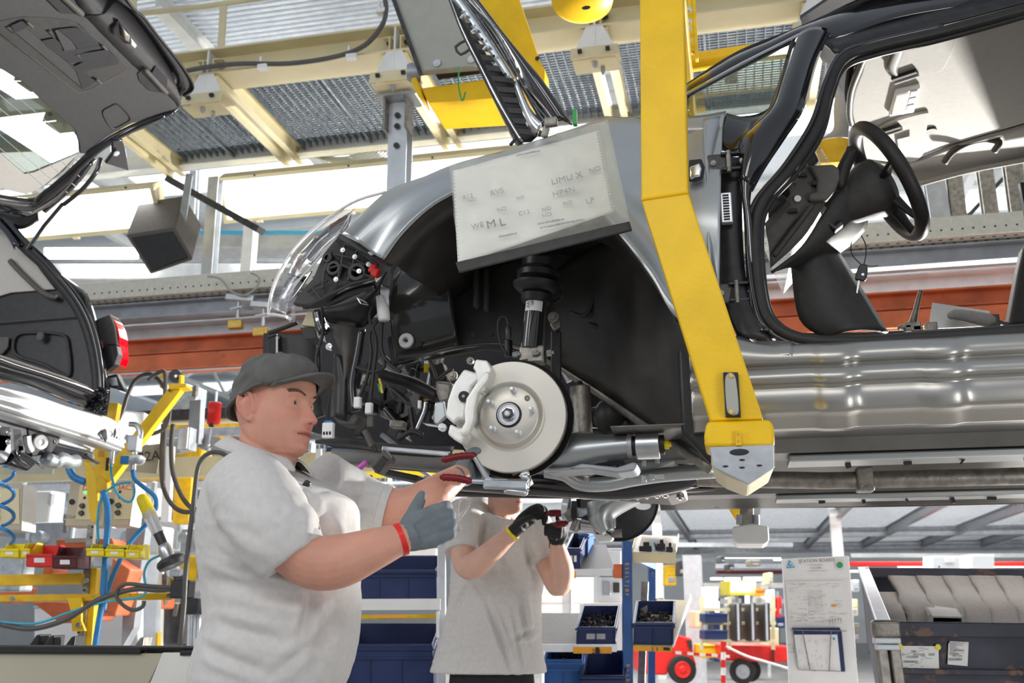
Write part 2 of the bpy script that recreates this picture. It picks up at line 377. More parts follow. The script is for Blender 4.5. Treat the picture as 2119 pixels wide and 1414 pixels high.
# galvanised channel rail along the rear of the walkway
r = thing('channel_rail', 'galvanised channel rail bolted along the back of the overhead walkway', 'rail', (-1, 7.15, 5.0))
MB().chan((-7, 7.13, 4.99), (4, 7.13, 4.99), .08, .10, .005, Z).make('channel', 'galvanised steel', r, bevel=.002)
MB().bar((-7, 7.15, 5.075), (4, 7.15, 5.075), .06, .02).make('top_flange', 'cream paint', r)
for x in (-5.2, -4.1, -3.0, -1.9, -.9): MB().bar((x, 7.08, 5.06), (x, 7.08, 4.93), .012, .008).tube([(x, 7.07, 4.95), (x+.03, 7.07, 4.91)], .008, 6).make('clamp', 'grey steel', r)
m = MB()
for k in range(7):
    a = U(620+k*6, 312+k*2, 7.05); m.tube([a, a+V((.12, .02, .09)), a+V((.45, 0, .03)), a+V((.62, 0, -.04)), a+V((.4, .02, -.09)), a+V((.1, .01, -.05)), a], .006, 5, 4)
tag(m.make('coiled_cable', 'grey board', sub=0), 'loose coil of thin pale cable lying over the long light box', 'cable')
# galvanised column with splice plates
c = thing('steel_column', 'galvanised column with bolted splice plates in front of the long light box', 'column', (-2.02, 5.75, 3.3))
xc = U(828, 280, 5.75).x
MB().ibeam((xc, 5.76, 3.3), (xc, 5.76, zb-.30), .13, .13, .009).make('post', 'pale steel', c, bevel=.002)
for s in (-1, 1): MB().prof([(-.07, -.008), (.07, -.008), (.07, .008), (-.07, .008)], (xc+s*.075, 5.7, zb-.52), (xc+s*.075, 5.7, zb-.28), X).make('splice_plate', 'cast iron', c)
MB().box((xc, 5.70, zb-.285), (.26, .2, .015)).make('cap_plate', 'grey steel', c)
for dz in (.40, .48, .62):
    for s in ((0,) if dz < .6 else (0,)): screw(MB(), (xc+.0, 5.69, zb-dz), (0, -1, 0), .02, .02).make('bolt', 'dark steel', c)
# ---------------------------------------------------------------- light boxes
def light_box(p, label, cap=True):
    """p: four corners tl, tr, br, bl of the lit face"""
    tl, tr, br, bl = [V(q) for q in p]; r = (tr-tl).normalized(); n = r.cross(bl-tl).normalized()
    if n.dot(CAM-tl) < 0: n = -n
    d = (bl-tl).normalized(); t = thing('light_box', label, 'light', (tl+br)/2, 'cream light boxes over the line')
    o = .035
    oc = [tl-r*o-d*o, tr+r*o-d*o, br+r*o+d*o, bl-r*o+d*o]
    MB().prism([q-n*.03 for q in oc], -n*.09).make('housing', 'cream paint', t, bevel=.004)
    m = MB(); ic = [tl, tr, br, bl]
    for i in range(4): m.prism([oc[i]-n*.03, oc[(i+1) % 4]-n*.03, ic[(i+1) % 4]-n*.03, ic[i]-n*.03], n*.03)
    m.make('bezel', 'cream paint', t, bevel=.003)
    MB().prism([q-n*.028 for q in ic], n*.01).make('diffuser', 'light panel', t)
    for f in (.1, .38, .62, .9):
        a = bl+(br-bl)*f+d*o; MB().box(a+d*.005, (.05, .03, .012)).make('catch', 'cream paint', t)
        screw(MB(), tl+(tr-tl)*f-d*.028, n, .009, .006).make('rivet', 'dark steel', t)
    return t
e0 = 6.85
a, b_ = U(460, 376, e0), U(1000, 325, e0); c_ = U(470, 455, e0+.22); q = c_-a
light_box([a, V((a.x+2.9, a.y, a.z)), V((a.x+2.9, a.y, a.z))+q, a+q], 'long cream light box glowing behind the galvanised column')
tl, tr, br = U(118, 406, 6.2), U(309, 391, 6.2), U(328, 467, 6.36); q = br-tr; tl = V((tr.x-1.9, tr.y, tr.z))
light_box([tl, tr, tr+q, tl+q], 'cream light box glowing below the raised tailgate')
# dark loudspeaker-like housing under it
sp = thing('monitor_housing', 'dark grey hanging speaker box tilted beside the left light box', 'speaker', U(350, 500, 6.1))
f = W('2', 6.0, (735, 105), (1020, 60), (1130, 250), (880, 335)); bk = V((.42, .25, .10))
MB().prism(f, U(398, 462, 6.3)-U(378, 533, 6.0)).make('housing', 'grey trim', sp, bevel=.01)
k = W('2', 5.985, (765, 118), (1005, 80), (1095, 232), (885, 308)); MB().prism(k, (0, .02, 0)).make('grille', 'black rubber', sp, bevel=.003)
MB().bar(U(392, 362, 6.3), U(377, 462, 6.15), .05, .03).make('hanger_strut', 'grey steel', sp)
MB().bar(U(350, 372, 6.6), U(540, 478, 6.5), .09, .05).make('diagonal_brace', 'dark steel', sp)
# cable clipped along the main beam
t = thing('power_cable', 'thick black cable clipped along the cream overhead beam', 'cable', U(700, 120, 5.5))
MB().tube(W('4', 5.50, (-80, 470), (20, 415), (300, 375), (620, 372), (900, 330), (1060, 265), (1160, 150), (1185, 60), (1175, -20)), .017, 8, 6).make('cable', 'cable grey', t, smooth=2)
for p in ((468, 395), (985, 335), (1160, 68)):
    a = W('4', 5.51, p)[0]; MB().box(a, (.07, .05, .03)).box(a+V((-.02, 0, .045)), (.014, .03, .07)).make('clip', 'white paint', t)
# hand rail, blue pipe and roof bracing, upper left
t = thing('hand_rail', 'cream tubular hand rail above the walkway beam, upper left', 'railing', U(420, 30, 6.2))
MB().tube(W('0', 6.2, (270, 30), (420, 14), (600, -12)), .022, 8).make('top_rail', 'cream paint', t, smooth=2)
for p in ((463, 6, 457, 108), (276, -30, 276, 30)): MB().bar(U(p[0], p[1], 6.2), U(p[2], p[3], 6.2), .055, .02).make('post', 'cream paint', t)
MB().tube(W('0', 8.5, (350, -30), (410, 48), (480, 120)), .03, 8).make('pipe', 'hose cyan').name = 'blue_pipe'
tag(bpy.data.objects['blue_pipe'], 'thin blue pipe sloping behind the upper left hand rail', 'pipe')
for i, (p, w, mm, lb) in enumerate((((300, 15, 400, 110), .2, 'cream paint', 'broad cream diagonal brace behind the hand rail'), ((395, -5, 495, 105), .05, 'cream paint', 'thin cream diagonal brace right of the blue pipe'),
                                  ((664, -30, 657, 84), .19, 'white paint', 'wide white upright above the walkway beam'), ((672, -20, 730, 84), .16, 'cream paint', 'cream diagonal meeting the wide white upright'),
                                  ((404, -20, 390, 84), .09, 'white paint', 'narrow white upright behind the hand rail'))):
    tag(MB().ibeam(U(p[0], p[1], 9.), U(p[2], p[3], 9.), w, .12, .02).make('roof_brace', mm), lb, 'beam')
# ---------------------------------------------------------------- conveyor rails crossing behind both cars
def rail(name, label, cat, y, z, w, h, m, kind='bar', x0=-7.5, x1=5):
    b = MB(); a, c = (x0, y, z), (x1, y, z)
    b.chan(a, c, w, h, .01, Z) if kind == 'chan' else b.bar(a, c, w, h, Z) if kind == 'bar' else b.ibeam(a, c, w, h)
    o = b.make(name, m, bevel=.003); return tag(o, label, cat) if label else o
t = thing('perforated_trunking', 'perforated galvanised cable trunking running behind both cars', 'cable tray', (-1, 6, 3.44))
MB().bar((-7.5, 6.1, 3.47), (5, 6.1, 3.47), .2, .13, Z).make('trough', 'trunking', t, bevel=.004)
hm = MB()
for k in range(180):
    x = -6.5+k*.06; hm.cyl((x, 5.998, 3.45), (x, 6.0, 3.45), .0065, n=6)
    for j in range(2): hm.box((x+.03*j, 6.05+j*.06, 3.404), (.02, .012, .002))
tag(hm.make('hole', 'dark ink', t), kind='stuff')
rail('channel_beam', 'blue-grey steel channel directly beneath the perforated trunking', 'beam', 6.15, 3.33, .14, .12, 'grey steel', 'i')
rail('runway_beam', 'wide pale grey runway beam above the orange conveyor beams', 'beam', 6.35, 3.20, .22, .15, 'pale steel', 'i')
rail('yellow_rail', 'yellow painted rail on top of the orange conveyor beams', 'rail', 6.3, 3.12, .06, .05, 'worn yellow')
rail('orange_beam', 'upper orange conveyor beam behind both cars', 'beam', 6.1, 3.04, .14, .115, 'orange paint', 'i')
rail('orange_beam', 'lower orange conveyor beam behind both cars', 'beam', 6.08, 2.915, .16, .105, 'orange paint', 'bar')
rail('steel_rail', 'thin bright steel edge under the lower orange beam', 'rail', 6.04, 2.855, .02, .012, 'pale steel')
rail('grey_rail', 'long dull grey rail lower than the orange beams', 'rail', 6.6, 2.66, .06, .08, 'dark steel', 'bar', -7.5, -1)
rail('grey_rail', 'round grey rail behind the hanging cable loops', 'rail', 6.6, 2.52, .06, .06, 'galvanised steel', 'bar', -7.5, -1)
rail('slotted_tray', 'beige slotted cable tray low behind the yellow stand', 'cable tray', 7.2, 2.36, .04, .16, 'cream paint', 'bar', -7.5, -1)
# clamps on the beam
for (u, v, lb) in ((493, 640, 'silver pipe clamp bolted on the orange beam left of the headlight'), (545, 655, 'silver pipe clamp right beside the headlight tip')):
    t = thing('pipe_clamp', lb, 'clamp', U(u, v, 5.95)); a = U(u, v, 5.95)
    MB().bar(a+V((-.09, 0, .09)), a+V((.12, 0, .06)), .06, .045).make('jaw', 'aluminium', t, bevel=.006)
    MB().cyl(a+V((0, 0, .1)), a+V((0, 0, -.07)), .012, n=8).make('stem', 'aluminium', t)
    MB().box(a+V((-.01, 0, -.11)), (.10, .05, .06)).make('foot', 'brass', t, bevel=.006)
    MB().bar(a+V((-.05, -.02, 0)), a+V((.04, -.02, .01)), .012, .01).make('wing_nut', 'aluminium', t)
tag(MB().tube(W('2', 5.9, (1215, 345), (1290, 360), (1350, 430), (1430, 455), (1500, 410), (1515, 350), (1470, 325)), .008, 6, 5).make('wire_loop', 'grey board', smooth=2), 'loop of pale wire drooping over the perforated trunking', 'cable')
# brass cable hooks
proto = None
for i, (u, v) in enumerate(((337, 777), (398, 775), (426, 773), (452, 772), (487, 768))):
    a = U(u, v, 5.95)
    if proto is None:
        proto = thing('cable_hook', 'brass cable hook under the orange beam beside its four twins', 'hook', a, 'brass hooks under the orange beam')
        MB().box(a, (.05, .03, .035)).ball(a+V((0, 0, -.03)), .02).make('clip', 'brass', proto, smooth=True)
        MB().tube([a+V((0, 0, -.05)), a+V((-.01, 0, -.075)), a+V((.02, -.01, -.09)), a+V((.045, 0, -.08))], .009, 6, 3).make('hook', 'brass', proto, smooth=True); first = a
    else: copy_tree(proto, a-first)
for o, w_ in zip(sorted([o for o in bpy.data.objects if o.name.startswith('cable_hook')], key=lambda o: o.location.x), ('first, beside the cable arch', 'second, just right of the boom tip', 'third of the row', 'fourth of the row', 'last, right above the cap')): o['label'] = 'small brass hook under the orange beam, '+w_
# ---------------------------------------------------------------- posts and panels seen behind, left and right
def post(u0, v0, u1, v1, D, w, m, label, name='steel_post', cat='post', h=None):
    return tag(MB().ibeam(U(u0, v0, ('D', D)), U(u1, v1, ('D', D)), w, h or w, w*.1).make(name, m), label, cat)
post(447, 370, 432, 575, 7.4, .09, 'pale steel', 'slim galvanised post left of the long light box')
post(520, 470, 512, 570, 7.6, .09, 'white paint', 'white post under the left end of the long light box')
post(405, 330, 398, 470, 8.6, .07, 'pale steel', 'thin grey post behind the hanging speaker box')
def bb(name, label, cat, u0, v0, u1, v1, D, m, th=.3, bevel=.01, tilt=0, parts=()):
    """box whose camera-side face covers the given stretch at D metres ahead"""
    a, b, c, d = [U(u, v, ('D', D)) for u, v in ((u0, v0), (u1, v0), (u1, v1), (u0, v1))]
    vec = (FW*th)
    if not parts: return tag(MB().prism([a, b, c, d], vec).make(name, m, bevel=bevel), label, cat)
    t = thing(name, label, cat, (c+d)/2); MB().prism([a, b, c, d], vec).make('body', m, t, bevel=bevel)
    for (pn, x0, y0, x1, y1, pm) in parts:
        f = lambda x, y: a+(b-a)*x+(d-a)*y - FW*.012
        MB().prism([f(x0, y0), f(x1, y0), f(x1, y1), f(x0, y1)], FW*.03).make(pn, pm, t, bevel=bevel*.4)
    return t
bb('ventilation_duct', 'blue-edged grey duct under the long light box', 'duct', 330, 478, 790, 512, 8.4, 'grey steel', .3, parts=(('edge_strip', 0, 0, 1, .22, 'sign blue'),))
bb('roof_girder', 'broad grey girder behind the hanging speaker box', 'beam', 80, 545, 640, 578, 9.5, 'pale steel', .3)
bb('roof_girder', 'thin brownish girder just above the broad grey girder', 'beam', 90, 520, 620, 542, 9.8, 'grey steel', .3)
bb('tube_lamp', 'row of bright lamps behind the hanging speaker box', 'lamp', 90, 512, 280, 530, 9.2, 'tube light', .1)
bb('tube_lamp', 'bright lamp strip between the two posts under the light box', 'lamp', 455, 492, 600, 506, 9.2, 'tube light', .1)
# right: struts and window seen through the car
for (u0, u1, v0, v1, w, m_, lb) in ((1925, 1945, 330, 460, .14, 'grey steel', 'dark grey upright behind the steering wheel'), (1968, 1984, 320, 455, .1, 'cast iron', 'rusty upright right of the dark grey upright'),
                                (2032, 2050, 320, 450, .10, 'cast iron', 'narrow upright seen below the grab handle'), (2090, 2108, 310, 445, .12, 'cast iron', 'speckled upright at the right edge above the trunking')):
    tag(MB().ibeam(U(u0, v0, 7.5), U(u1, v1, 7.5), w, .1, .02).make('steel_post', m_), lb, 'post')
tag(MB().bar(U(2085, 360, 8.2), U(1990, 462, 8.2), .03, .03).make('tie_rod', 'dark steel'), 'thin slanted tie rod between the uprights at right', 'rod')
for (v, w, m_, lb, nm) in ((617, .02, 'pale steel', 'thin bright rail just below the orange beam, through the car', 'steel_rail'), (634, .03, 'red', 'thin red rail seen through the car', 'red_rail'), (648, .12, 'white paint', 'cream white beam low behind the car, through the door', 'white_beam'), (668, .06, 'pale steel', 'lowest pale rail seen through the car door', 'steel_rail')):
    z = U(1900, v, 7).z; rail(nm, lb, 'rail', 7, z, .06, w, m_, 'bar', -.5, 5)
# ---------------------------------------------------------------- far hall, lower middle and right
def mezz():
    t = thing('mezzanine', 'grey-blue mezzanine deck with mesh railing across the far hall', 'mezzanine', (2, 18, 3.1))
    z = 3.15
    MB().box((0, 17.0, z), (40, .12, .22)).make('edge_beam', 'pale steel', t)
    MB().box((0, 26.0, z), (40, .12, .3)).make('rear_beam', 'grey steel', t)
    MB().box((0, 31.0, z-.1), (40, .12, .3)).make('far_beam', 'grey steel', t)
    for k in range(16): MB().ibeam((-14+k*1.6, 17, z-.02), (-14+k*1.6, 33, z-.02), .12, .2, .02).make('joist', 'grey steel', t)
    m = MB()
    for k in range(60): m.box((0, 17.2+k*.26, z+.12), (40, .16, .02))
    tag(m.make('deck_slat', 'pale steel', t), kind='stuff')
    m = MB(); 
    for k in range(300): m.box((-15+k*.1, 17, z+.62), (.008, .008, 1.0))
    for k in range(12): m.box((0, 17, z+.16+k*.09), (30, .008, .008))
    tag(m.make('mesh_panel', 'pale steel', t), kind='stuff')
    for k in range(3): MB().tube([(-15, 16.95, z+.3+k*.4), (15, 16.95, z+.3+k*.4)], .025, 8).make('rail', 'pale steel', t)
    for k in range(20): MB().box((-15+k*1.5, 16.96, z+.5), (.06, .06, 1.2)).make('post', 'white paint', t)
mezz()
for i, (u, D, w, m_, lb, v0) in enumerate(((1432, 17, .3, 'pale steel', 'wide grey column behind the blue rack', 1150), (1725, 20, .2, 'white paint', 'white column just above the station board', 1040),
                                       (1062, 17, .2, 'white paint', 'white column behind the two workers', 1000), (1356, 20, .16, 'white paint', 'white column right of the brake dust shield', 1000))):
    a = U(u, v0, ('D', D)); tag(MB().ibeam((a.x, a.y, 0), a, w, w, .03).make('hall_column', m_), lb, 'column')
L = ((1472, 1196, 1495, 1200, 22), (1500, 1196, 1532, 1202, 22), (1540, 1195, 1590, 1202, 22), (1762, 1181, 1778, 1184, 20), (1790, 1178, 1905, 1182, 18), (1912, 1178, 2020, 1182, 18), (1860, 1170, 2119, 1174, 24), (1500, 1155, 1616, 1160, 30))
for i, (a, b, c, d, D) in enumerate(L):
    tag(MB().prism([U(a, b, ('D', D)), U(c, b, ('D', D)), U(c, d, ('D', D)), U(a, d, ('D', D))], FW*.08).make('tube_lamp', 'tube light'), 'bright fluorescent tube lamp %s' % ('at the left of the far workstation', 'second in the far workstation row', 'longest in the far workstation row', 'peeping out just right of the station board', 'above the left of the worn crate', 'above the middle of the worn crate', 'high and long over the worn crate', 'high behind the station board row')[i], 'lamp')
bb('red_girder', 'red beam crossing the far hall left of the station board', 'beam', 1485, 1180, 1640, 1188, 19, 'maroon plastic', .2)
bb('red_girder', 'red beam crossing the far hall above the worn crate', 'beam', 1750, 1163, 2140, 1172, 19, 'red', .2)
bb('control_cabinet', 'pale grey electrical cabinet above the worn crate, left one', 'cabinet', 1930, 1151, 1987, 1181, 12, 'hall wall', .3, parts=(('label_plate', .45, .05, .8, .45, 'white card'), ('lock', .2, .7, .26, .8, 'dark ink')))
bb('control_cabinet', 'pale grey electrical cabinet above the worn crate, right one', 'cabinet', 2008, 1148, 2058, 1181, 12, 'hall wall', .3, parts=(('door', .06, .06, .94, .95, 'hall wall'), ('lock', .12, .6, .17, .66, 'dark ink')))
bb('work_lamp_housing', 'yellow-lit machine hood in the far hall', 'machine', 1510, 1202, 1565, 1232, 17, 'yellow plastic', .8, parts=(('window', .05, .1, .95, .8, 'tube light'), ('red_handle', .75, 0, .8, .35, 'red'), ('green_handle', .25, 0, .3, .35, 'green')))
bb('orange_container', 'orange container beside the yellow-lit machine hood', 'container', 1564, 1218, 1582, 1234, 16.5, 'orange sticker', .4, parts=(('lid', -.03, .3, 1.03, .5, 'orange paint'),))
for j, (v0, lb) in enumerate(((1270, 'upper navy bin on the far rack trolley'), (1305, 'lower navy bin on the far rack trolley'))):
    bb('navy_bin', lb, 'bin', 1459, v0, 1506, v0+19, 13, 'blue plastic', .4, parts=(('rim', -.02, 0, 1.02, .14, 'blue plastic'),))
for j, u in enumerate((1527, 1557, 1586)):
    t = thing('radiator_rack', ('left', 'middle', 'right')[j]+' dark radiator unit standing in the far assembly rack', 'rack', U(u, 1328, ('D', 13)), 'radiators in the far rack')
    MB().prism([U(u-7, 1250, ('D', 13)), U(u+8, 1247, ('D', 13)), U(u+9, 1326, ('D', 13)), U(u-4, 1329, ('D', 13))], FW*.5).make('core', 'black trim', t, bevel=.02)
    MB().prism([U(u-2, 1250, ('D', 12.98)), U(u+2, 1250, ('D', 12.98)), U(u+4, 1326, ('D', 12.98)), U(u, 1326, ('D', 12.98))], FW*.02).make('strip', 'pale steel', t)
t = thing('far_rack', 'cream framed parts rack around the navy bins in the far hall', 'rack', U(1500, 1340, ('D', 13.4)))
for u in (1452, 1510, 1600): MB().bar(U(u, 1235, ('D', 13.4)), U(u, 1345, ('D', 13.4)), .05, .05).make('upright', 'cream paint', t)
for v in (1262, 1290, 1327): MB().bar(U(1450, v, ('D', 13.3)), U(1605, v, ('D', 13.3)), .05, .04).make('shelf', 'cream paint', t)
bb('cream_cupboard', 'cream cupboard left of the navy bins', 'cupboard', 1438, 1265, 1452, 1300, 15, 'cream paint', .5, parts=(('door', .1, .05, .9, .95, 'cream paint'),))
bb('cream_cupboard', 'cream cupboard right of the radiator units', 'cupboard', 1592, 1300, 1612, 1338, 13.6, 'cream paint', .5, parts=(('door', .1, .05, .9, .95, 'cream paint'),))
bb('olive_crate', 'olive yellow crate beneath the far rack', 'crate', 1452, 1335, 1490, 1362, 14, 'worn yellow', .6, parts=(('rim', 0, 0, 1, .12, 'worn yellow'),))
bb('grey_cabinet', 'tall light grey cabinet marked with a 2', 'cabinet', 1462, 1215, 1487, 1262, 14, 'hall wall', .4, parts=(('door', .08, .04, .92, .96, 'white paint'),))
a = U(1476, 1251, ('D', 13.95)); text('2', a, .07, RT, Z, 'ink', 'numeral', None).name = 'numeral'
tag(bpy.data.objects['numeral'], 'dark figure 2 on the tall light grey cabinet', 'sign')
# background machinery, one thing each
rr = random.Random(3)
D_ = ((1492, 1150, 1500, 1165, 'dark steel', 'dark motor box hanging over the far hall'), (1554, 1158, 1575, 1172, 'cast iron', 'brown junction box on the far ceiling rail'), (1508, 1166, 1520, 1180, 'dark steel', 'small black box standing on the far red beam'),
      (1440, 1220, 1460, 1240, 'hose blue', 'blue shelf load behind the wide grey column'), (1575, 1235, 1596, 1256, 'pale steel', 'silver machine head behind the radiators'), (1596, 1220, 1604, 1290, 'white paint', 'white machine upright left of the station board'),
      (1612, 1235, 1618, 1278, 'red', 'thin red pole left of the station board'), (1605, 1275, 1625, 1300, 'blue plastic', 'blue parts box behind the station board edge'), (1590, 1185, 1600, 1210, 'cream paint', 'cream cylinder below the far red beam'),
      (1760, 1240, 1776, 1275, 'cream paint', 'cream panel between station board and worn crate'), (1762, 1290, 1780, 1330, 'cast iron', 'brown machine between station board and crate'), (1764, 1200, 1779, 1225, 'pale steel', 'pale duct between station board and crate'),
      (1378, 1170, 1400, 1212, 'worn yellow', 'yellow lift truck mast behind the blue rack'), (1405, 1160, 1420, 1192, 'black trim', 'dark gantry motor left of the wide grey column'), (1440, 1165, 1450, 1210, 'dark steel', 'dark hanging tool rail right of the wide grey column'))
for (a, b, c, d, m_, lb) in D_: bb('machine_part' if 'box' not in lb else 'junction_box', lb, 'machine', a, b, c, d, 15.5+rr.random()*3, m_, .4, .02, parts=(('cover', .12, .15, .88, .5, m_), ('panel', .2, .6, .8, .85, 'grey steel')))
# tow tractor
def wheel(t, c, r, w, hub, name='wheel'):
    c = V(c); o = MB().lathe([(r*.55, -w/2), (r*.93, -w/2), (r, -w*.35), (r, w*.35), (r*.93, w/2), (r*.55, w/2)], c, -FW, 28).make(name, 'tyre', t, smooth=True)
    MB().lathe([(0, w*.56), (r*.2, w*.58), (r*.25, w*.52), (r*.46, w*.52), (r*.54, w*.56), (r*.58, w*.5)], c, -FW, 24).make('rim', hub, o, smooth=True)
D = 14.5; t = thing('tow_tractor', 'red tow tractor parked behind the blue rack', 'vehicle', U(1400, 1405, ('D', D)))
out = [U(u, v, ('D', D)) for u, v in ((1330, 1352), (1344, 1330), (1380, 1312), (1405, 1315), (1432, 1322), (1436, 1360), (1441, 1375), (1440, 1388), (1434, 1392), (1430, 1378), (1415, 1368), (1395, 1370), (1384, 1385), (1380, 1398), (1330, 1396))]
MB().prism(out, FW*1.1).make('bodywork', 'red', t, bevel=.03)
wheel(t, U(1411, 1386, ('D', D-.05)), .19, .16, 'red')
MB().prism([U(u, v, ('D', D-.02)) for u, v in ((1421, 1326), (1431, 1325), (1433, 1340), (1428, 1346))], FW*.02).make('lamp', 'dark ink', t)
MB().prism([U(u, v, ('D', D+.2)) for u, v in ((1345, 1240), (1372, 1238), (1384, 1262), (1379, 1262), (1368, 1246), (1345, 1248))], FW*.5).make('roof_guard', 'black trim', t, bevel=.01)
MB().bar(U(1381, 1255, ('D', D+.2)), U(1384, 1315, ('D', D+.2)), .06, .06).make('guard_post', 'black trim', t)
D = 13.5; t = thing('trailer', 'red flat trailer with black tyres left of the station board', 'trailer', U(1560, 1400, ('D', D)))
MB().prism([U(u, v, ('D', D)) for u, v in ((1494, 1335), (1640, 1338), (1640, 1372), (1500, 1368))], FW*1.2).make('side_panel', 'red', t, bevel=.02)
MB().bar(U(1600, 1340, ('D', D-.03)), U(1600, 1370, ('D', D-.03)), .03, .03).make('rib', 'maroon plastic', t)
wheel(t, U(1550, 1387, ('D', D+.5)), .15, .12, 'dark steel'); wheel(t, U(1535, 1390, ('D', D-.05)), .155, .12, 'grey steel')
for u in (1455, 1592): MB().bar(U(u, 1370, ('D', D)), U(u, 1402, ('D', D)), .04, .04).make('stand', 'pale steel', t)
D = 9.5; t = thing('barrier_post', 'red and white striped barrier post before the trailer', 'post', U(1495, 1420, ('D', D)))
for k in range(6):
    a, b = U(1497, 1334+k*16, ('D', D)), U(1496.5, 1334+(k+1)*16, ('D', D)); MB().cyl(a, b, .022, n=12).make('band', 'red' if k % 2 == 0 else 'white paint', t, smooth=True)
MB().cyl(U(1497, 1328, ('D', D)), U(1497, 1336, ('D', D)), .028, n=12).make('cap', 'red', t)
t = thing('barrier_chain', 'red and white barrier tape hanging beside the striped post', 'tape', U(1520, 1355, ('D', D)))
for k in range(10):
    a, b = U(1385+k*12.5, 1350+k*.9, ('D', D+.02)), U(1385+(k+1)*12.5, 1351+k*.9, ('D', D+.02)); MB().bar(a, b, .003, .026, Z).make('tape_band', 'white paint' if k % 2 else 'red', t)
MB().tube([U(1502, 1338, ('D', D)), U(1545, 1358, ('D', D-.1)), U(1585, 1370, ('D', D-.2)), U(1632, 1384, ('D', D-.3))], .011, 6, 5).make('chain', 'white paint', t)
# white partition seen between the worker and the rack
bb('white_partition', 'white partition panel behind the second worker', 'panel', 1118, 1195, 1250, 1420, 7.2, 'white card', .05, parts=(('seam_rail', 0, .24, 1, .25, 'pale steel'), ('upright', .47, 0, .49, 1, 'pale steel')))
bb('wall_cabinet', 'grey machine cabinet between the white partition and blue post', 'cabinet', 1236, 1135, 1290, 1250, 6.3, 'hall wall', .3, parts=(('screen', .1, .05, .9, .3, 'pale steel'), ('panel', .08, .38, .92, .52, 'dark steel'), ('gauge', .2, .6, .5, .85, 'grey steel'), ('knob', .6, .62, .85, .8, 'black trim')))
bb('white_cabinet', 'white cabinet low behind the blue rack post', 'cabinet', 1206, 1248, 1300, 1420, 6.15, 'white card', .3, parts=(('door', .1, .1, .9, .9, 'white card'),))
# ================================================================ THE CAR ON THE HANGER
def strip(name, k, L, R, pl, m, parent, bulge=0., n=6, sm=5, solid=.006, dirv=None, smooth=2, mb=None, bevel=0):
    """panel between two traced edges, bulging towards the viewer"""
    l, r = cr(W(k, pl, *L), sm), cr(W(k, pl, *R), sm); d = V(dirv) if dirv else V((0, -1, 0)); b = mb or MB()
    b.grid([[a*(1-j/n)+c*(j/n)+d*bulge*math.sin(math.pi*j/n) for j in range(n+1)] for a, c in zip(l, r)])
    return b if mb else b.make(name, m, parent, smooth=smooth, solid=solid, bevel=bevel)
def plate(name, k, pts, pl, m, parent, th=.01, bevel=.002, dirv=None, sm=0):
    p = W(k, pl, *pts)
    if sm: p = cr(p, sm, True)
    return MB().prism(p, V(dirv)*th if dirv else V((0, th, 0))).make(name, m, parent, bevel=bevel, smooth=True)
car = thing('car', 'black unfinished car body hanging with its left wheel brake exposed', 'car', (.2, 3.3, 1.66))
# ---- front wing
arch = [(790, 535, 2.50), (835, 474, 2.44), (905, 414, 2.42), (1000, 375, 2.42), (1120, 372, 2.42), (1215, 415, 2.42), (1290, 495, 2.42), (1350, 575, 2.42), (1400, 655, 2.42), (1486, 692, 2.43)]
top = [(706, 484, 2.66), (800, 396, 2.72), (870, 370, 2.76), (950, 338, 2.8), (1060, 306, 2.82), (1180, 268, 2.82), (1250, 246, 2.82), (1330, 246, 2.72), (1420, 250, 2.6), (1496, 247, 2.58)]
l, r = cr(W('0', 0, *top), 8), cr(W('0', 0, *arch), 8); m = MB(); n = 14; rows = []
for a, c in zip(l, r):
    row = []
    for j in range(n+1):
        t = j/n; p = a*(1-t)+c*t; y = -.05*math.sin(math.pi*min(1, t*1.15))
        if t > .55: y += .035*math.sin((t-.55)/.45*math.pi) * (1-.6*(t-.55)/.45)    # flared lip round the wheel arch
        row.append(p+V((0, y, 0)))
    row.append(c+V((0, .03, -.0))); rows.append(row)
m.grid(rows).make('front_wing', 'fender grey', car, smooth=2, solid=.003)
strip('wing_rear_edge', '0', [(1455, 250, 2.56), (1458, 330, 2.5), (1462, 470, 2.46), (1470, 600, 2.44), (1480, 692, 2.44)], [(1500, 243, 2.6), (1482, 335, 2.54), (1480, 480, 2.52), (1488, 600, 2.5), (1500, 700, 2.48)], 2.5, 'fender grey', car, .01)
plate('wing_seal', 'A', [(490, 375), (770, 520), (790, 540), (765, 556), (640, 500), (470, 400)], 2.60, 'black satin', car, .03)
plate('wing_bracket', 'A', [(650, 485), (695, 475), (700, 490), (665, 502)], 2.585, 'white plastic', car, .01)
plate('wing_top_seal', '0', [(850, 374), (930, 346), (932, 352), (856, 381)], 2.72, 'black satin', car, .02)
# reflector hole on the wing behind the hanger arm
plate('side_lamp', '6', [(118, 870), (170, 850), (182, 880), (175, 915), (120, 930)], 2.44, 'chrome', car, .02, .004)
plate('side_lamp_rim', '6', [(115, 835), (180, 828), (198, 870), (190, 930), (150, 945), (112, 945)], 2.455, 'dark ink', car, .01, .003)
# ---- wheel arch liner and inner wing
l = cr(W('0', 0, *arch[:9]), 8); hub = V((-.559, 2.5, 1.741)); rows = []
cp = U(1110, 560, 3.08)
for a in l:
    b_ = V((a.x+(cp.x-a.x)*.10, 3.06, a.z+(cp.z-a.z)*.10+.02)); q = V((a.x, 2.75, a.z+.03))
    rows.append([a+V((0, .02, 0)), (a+q)/2+V((0, 0, .008)), q, (q+b_)/2+V((0, 0, .012)), b_])
MB().grid(rows).make('arch_liner', 'wheelhouse', car, smooth=2, solid=.004)
wl = W('0', 3.06, (760, 540), (830, 430), (960, 350), (1130, 330), (1280, 400), (1400, 560), (1420, 700), (1300, 830), (1130, 742), (1060, 728), (1000, 722), (900, 742), (808, 752), (800, 700), (850, 660), (838, 610), (790, 590))
MB().prism(wl, (0, .02, 0)).make('inner_wing', 'wheelhouse', car, bevel=.004)
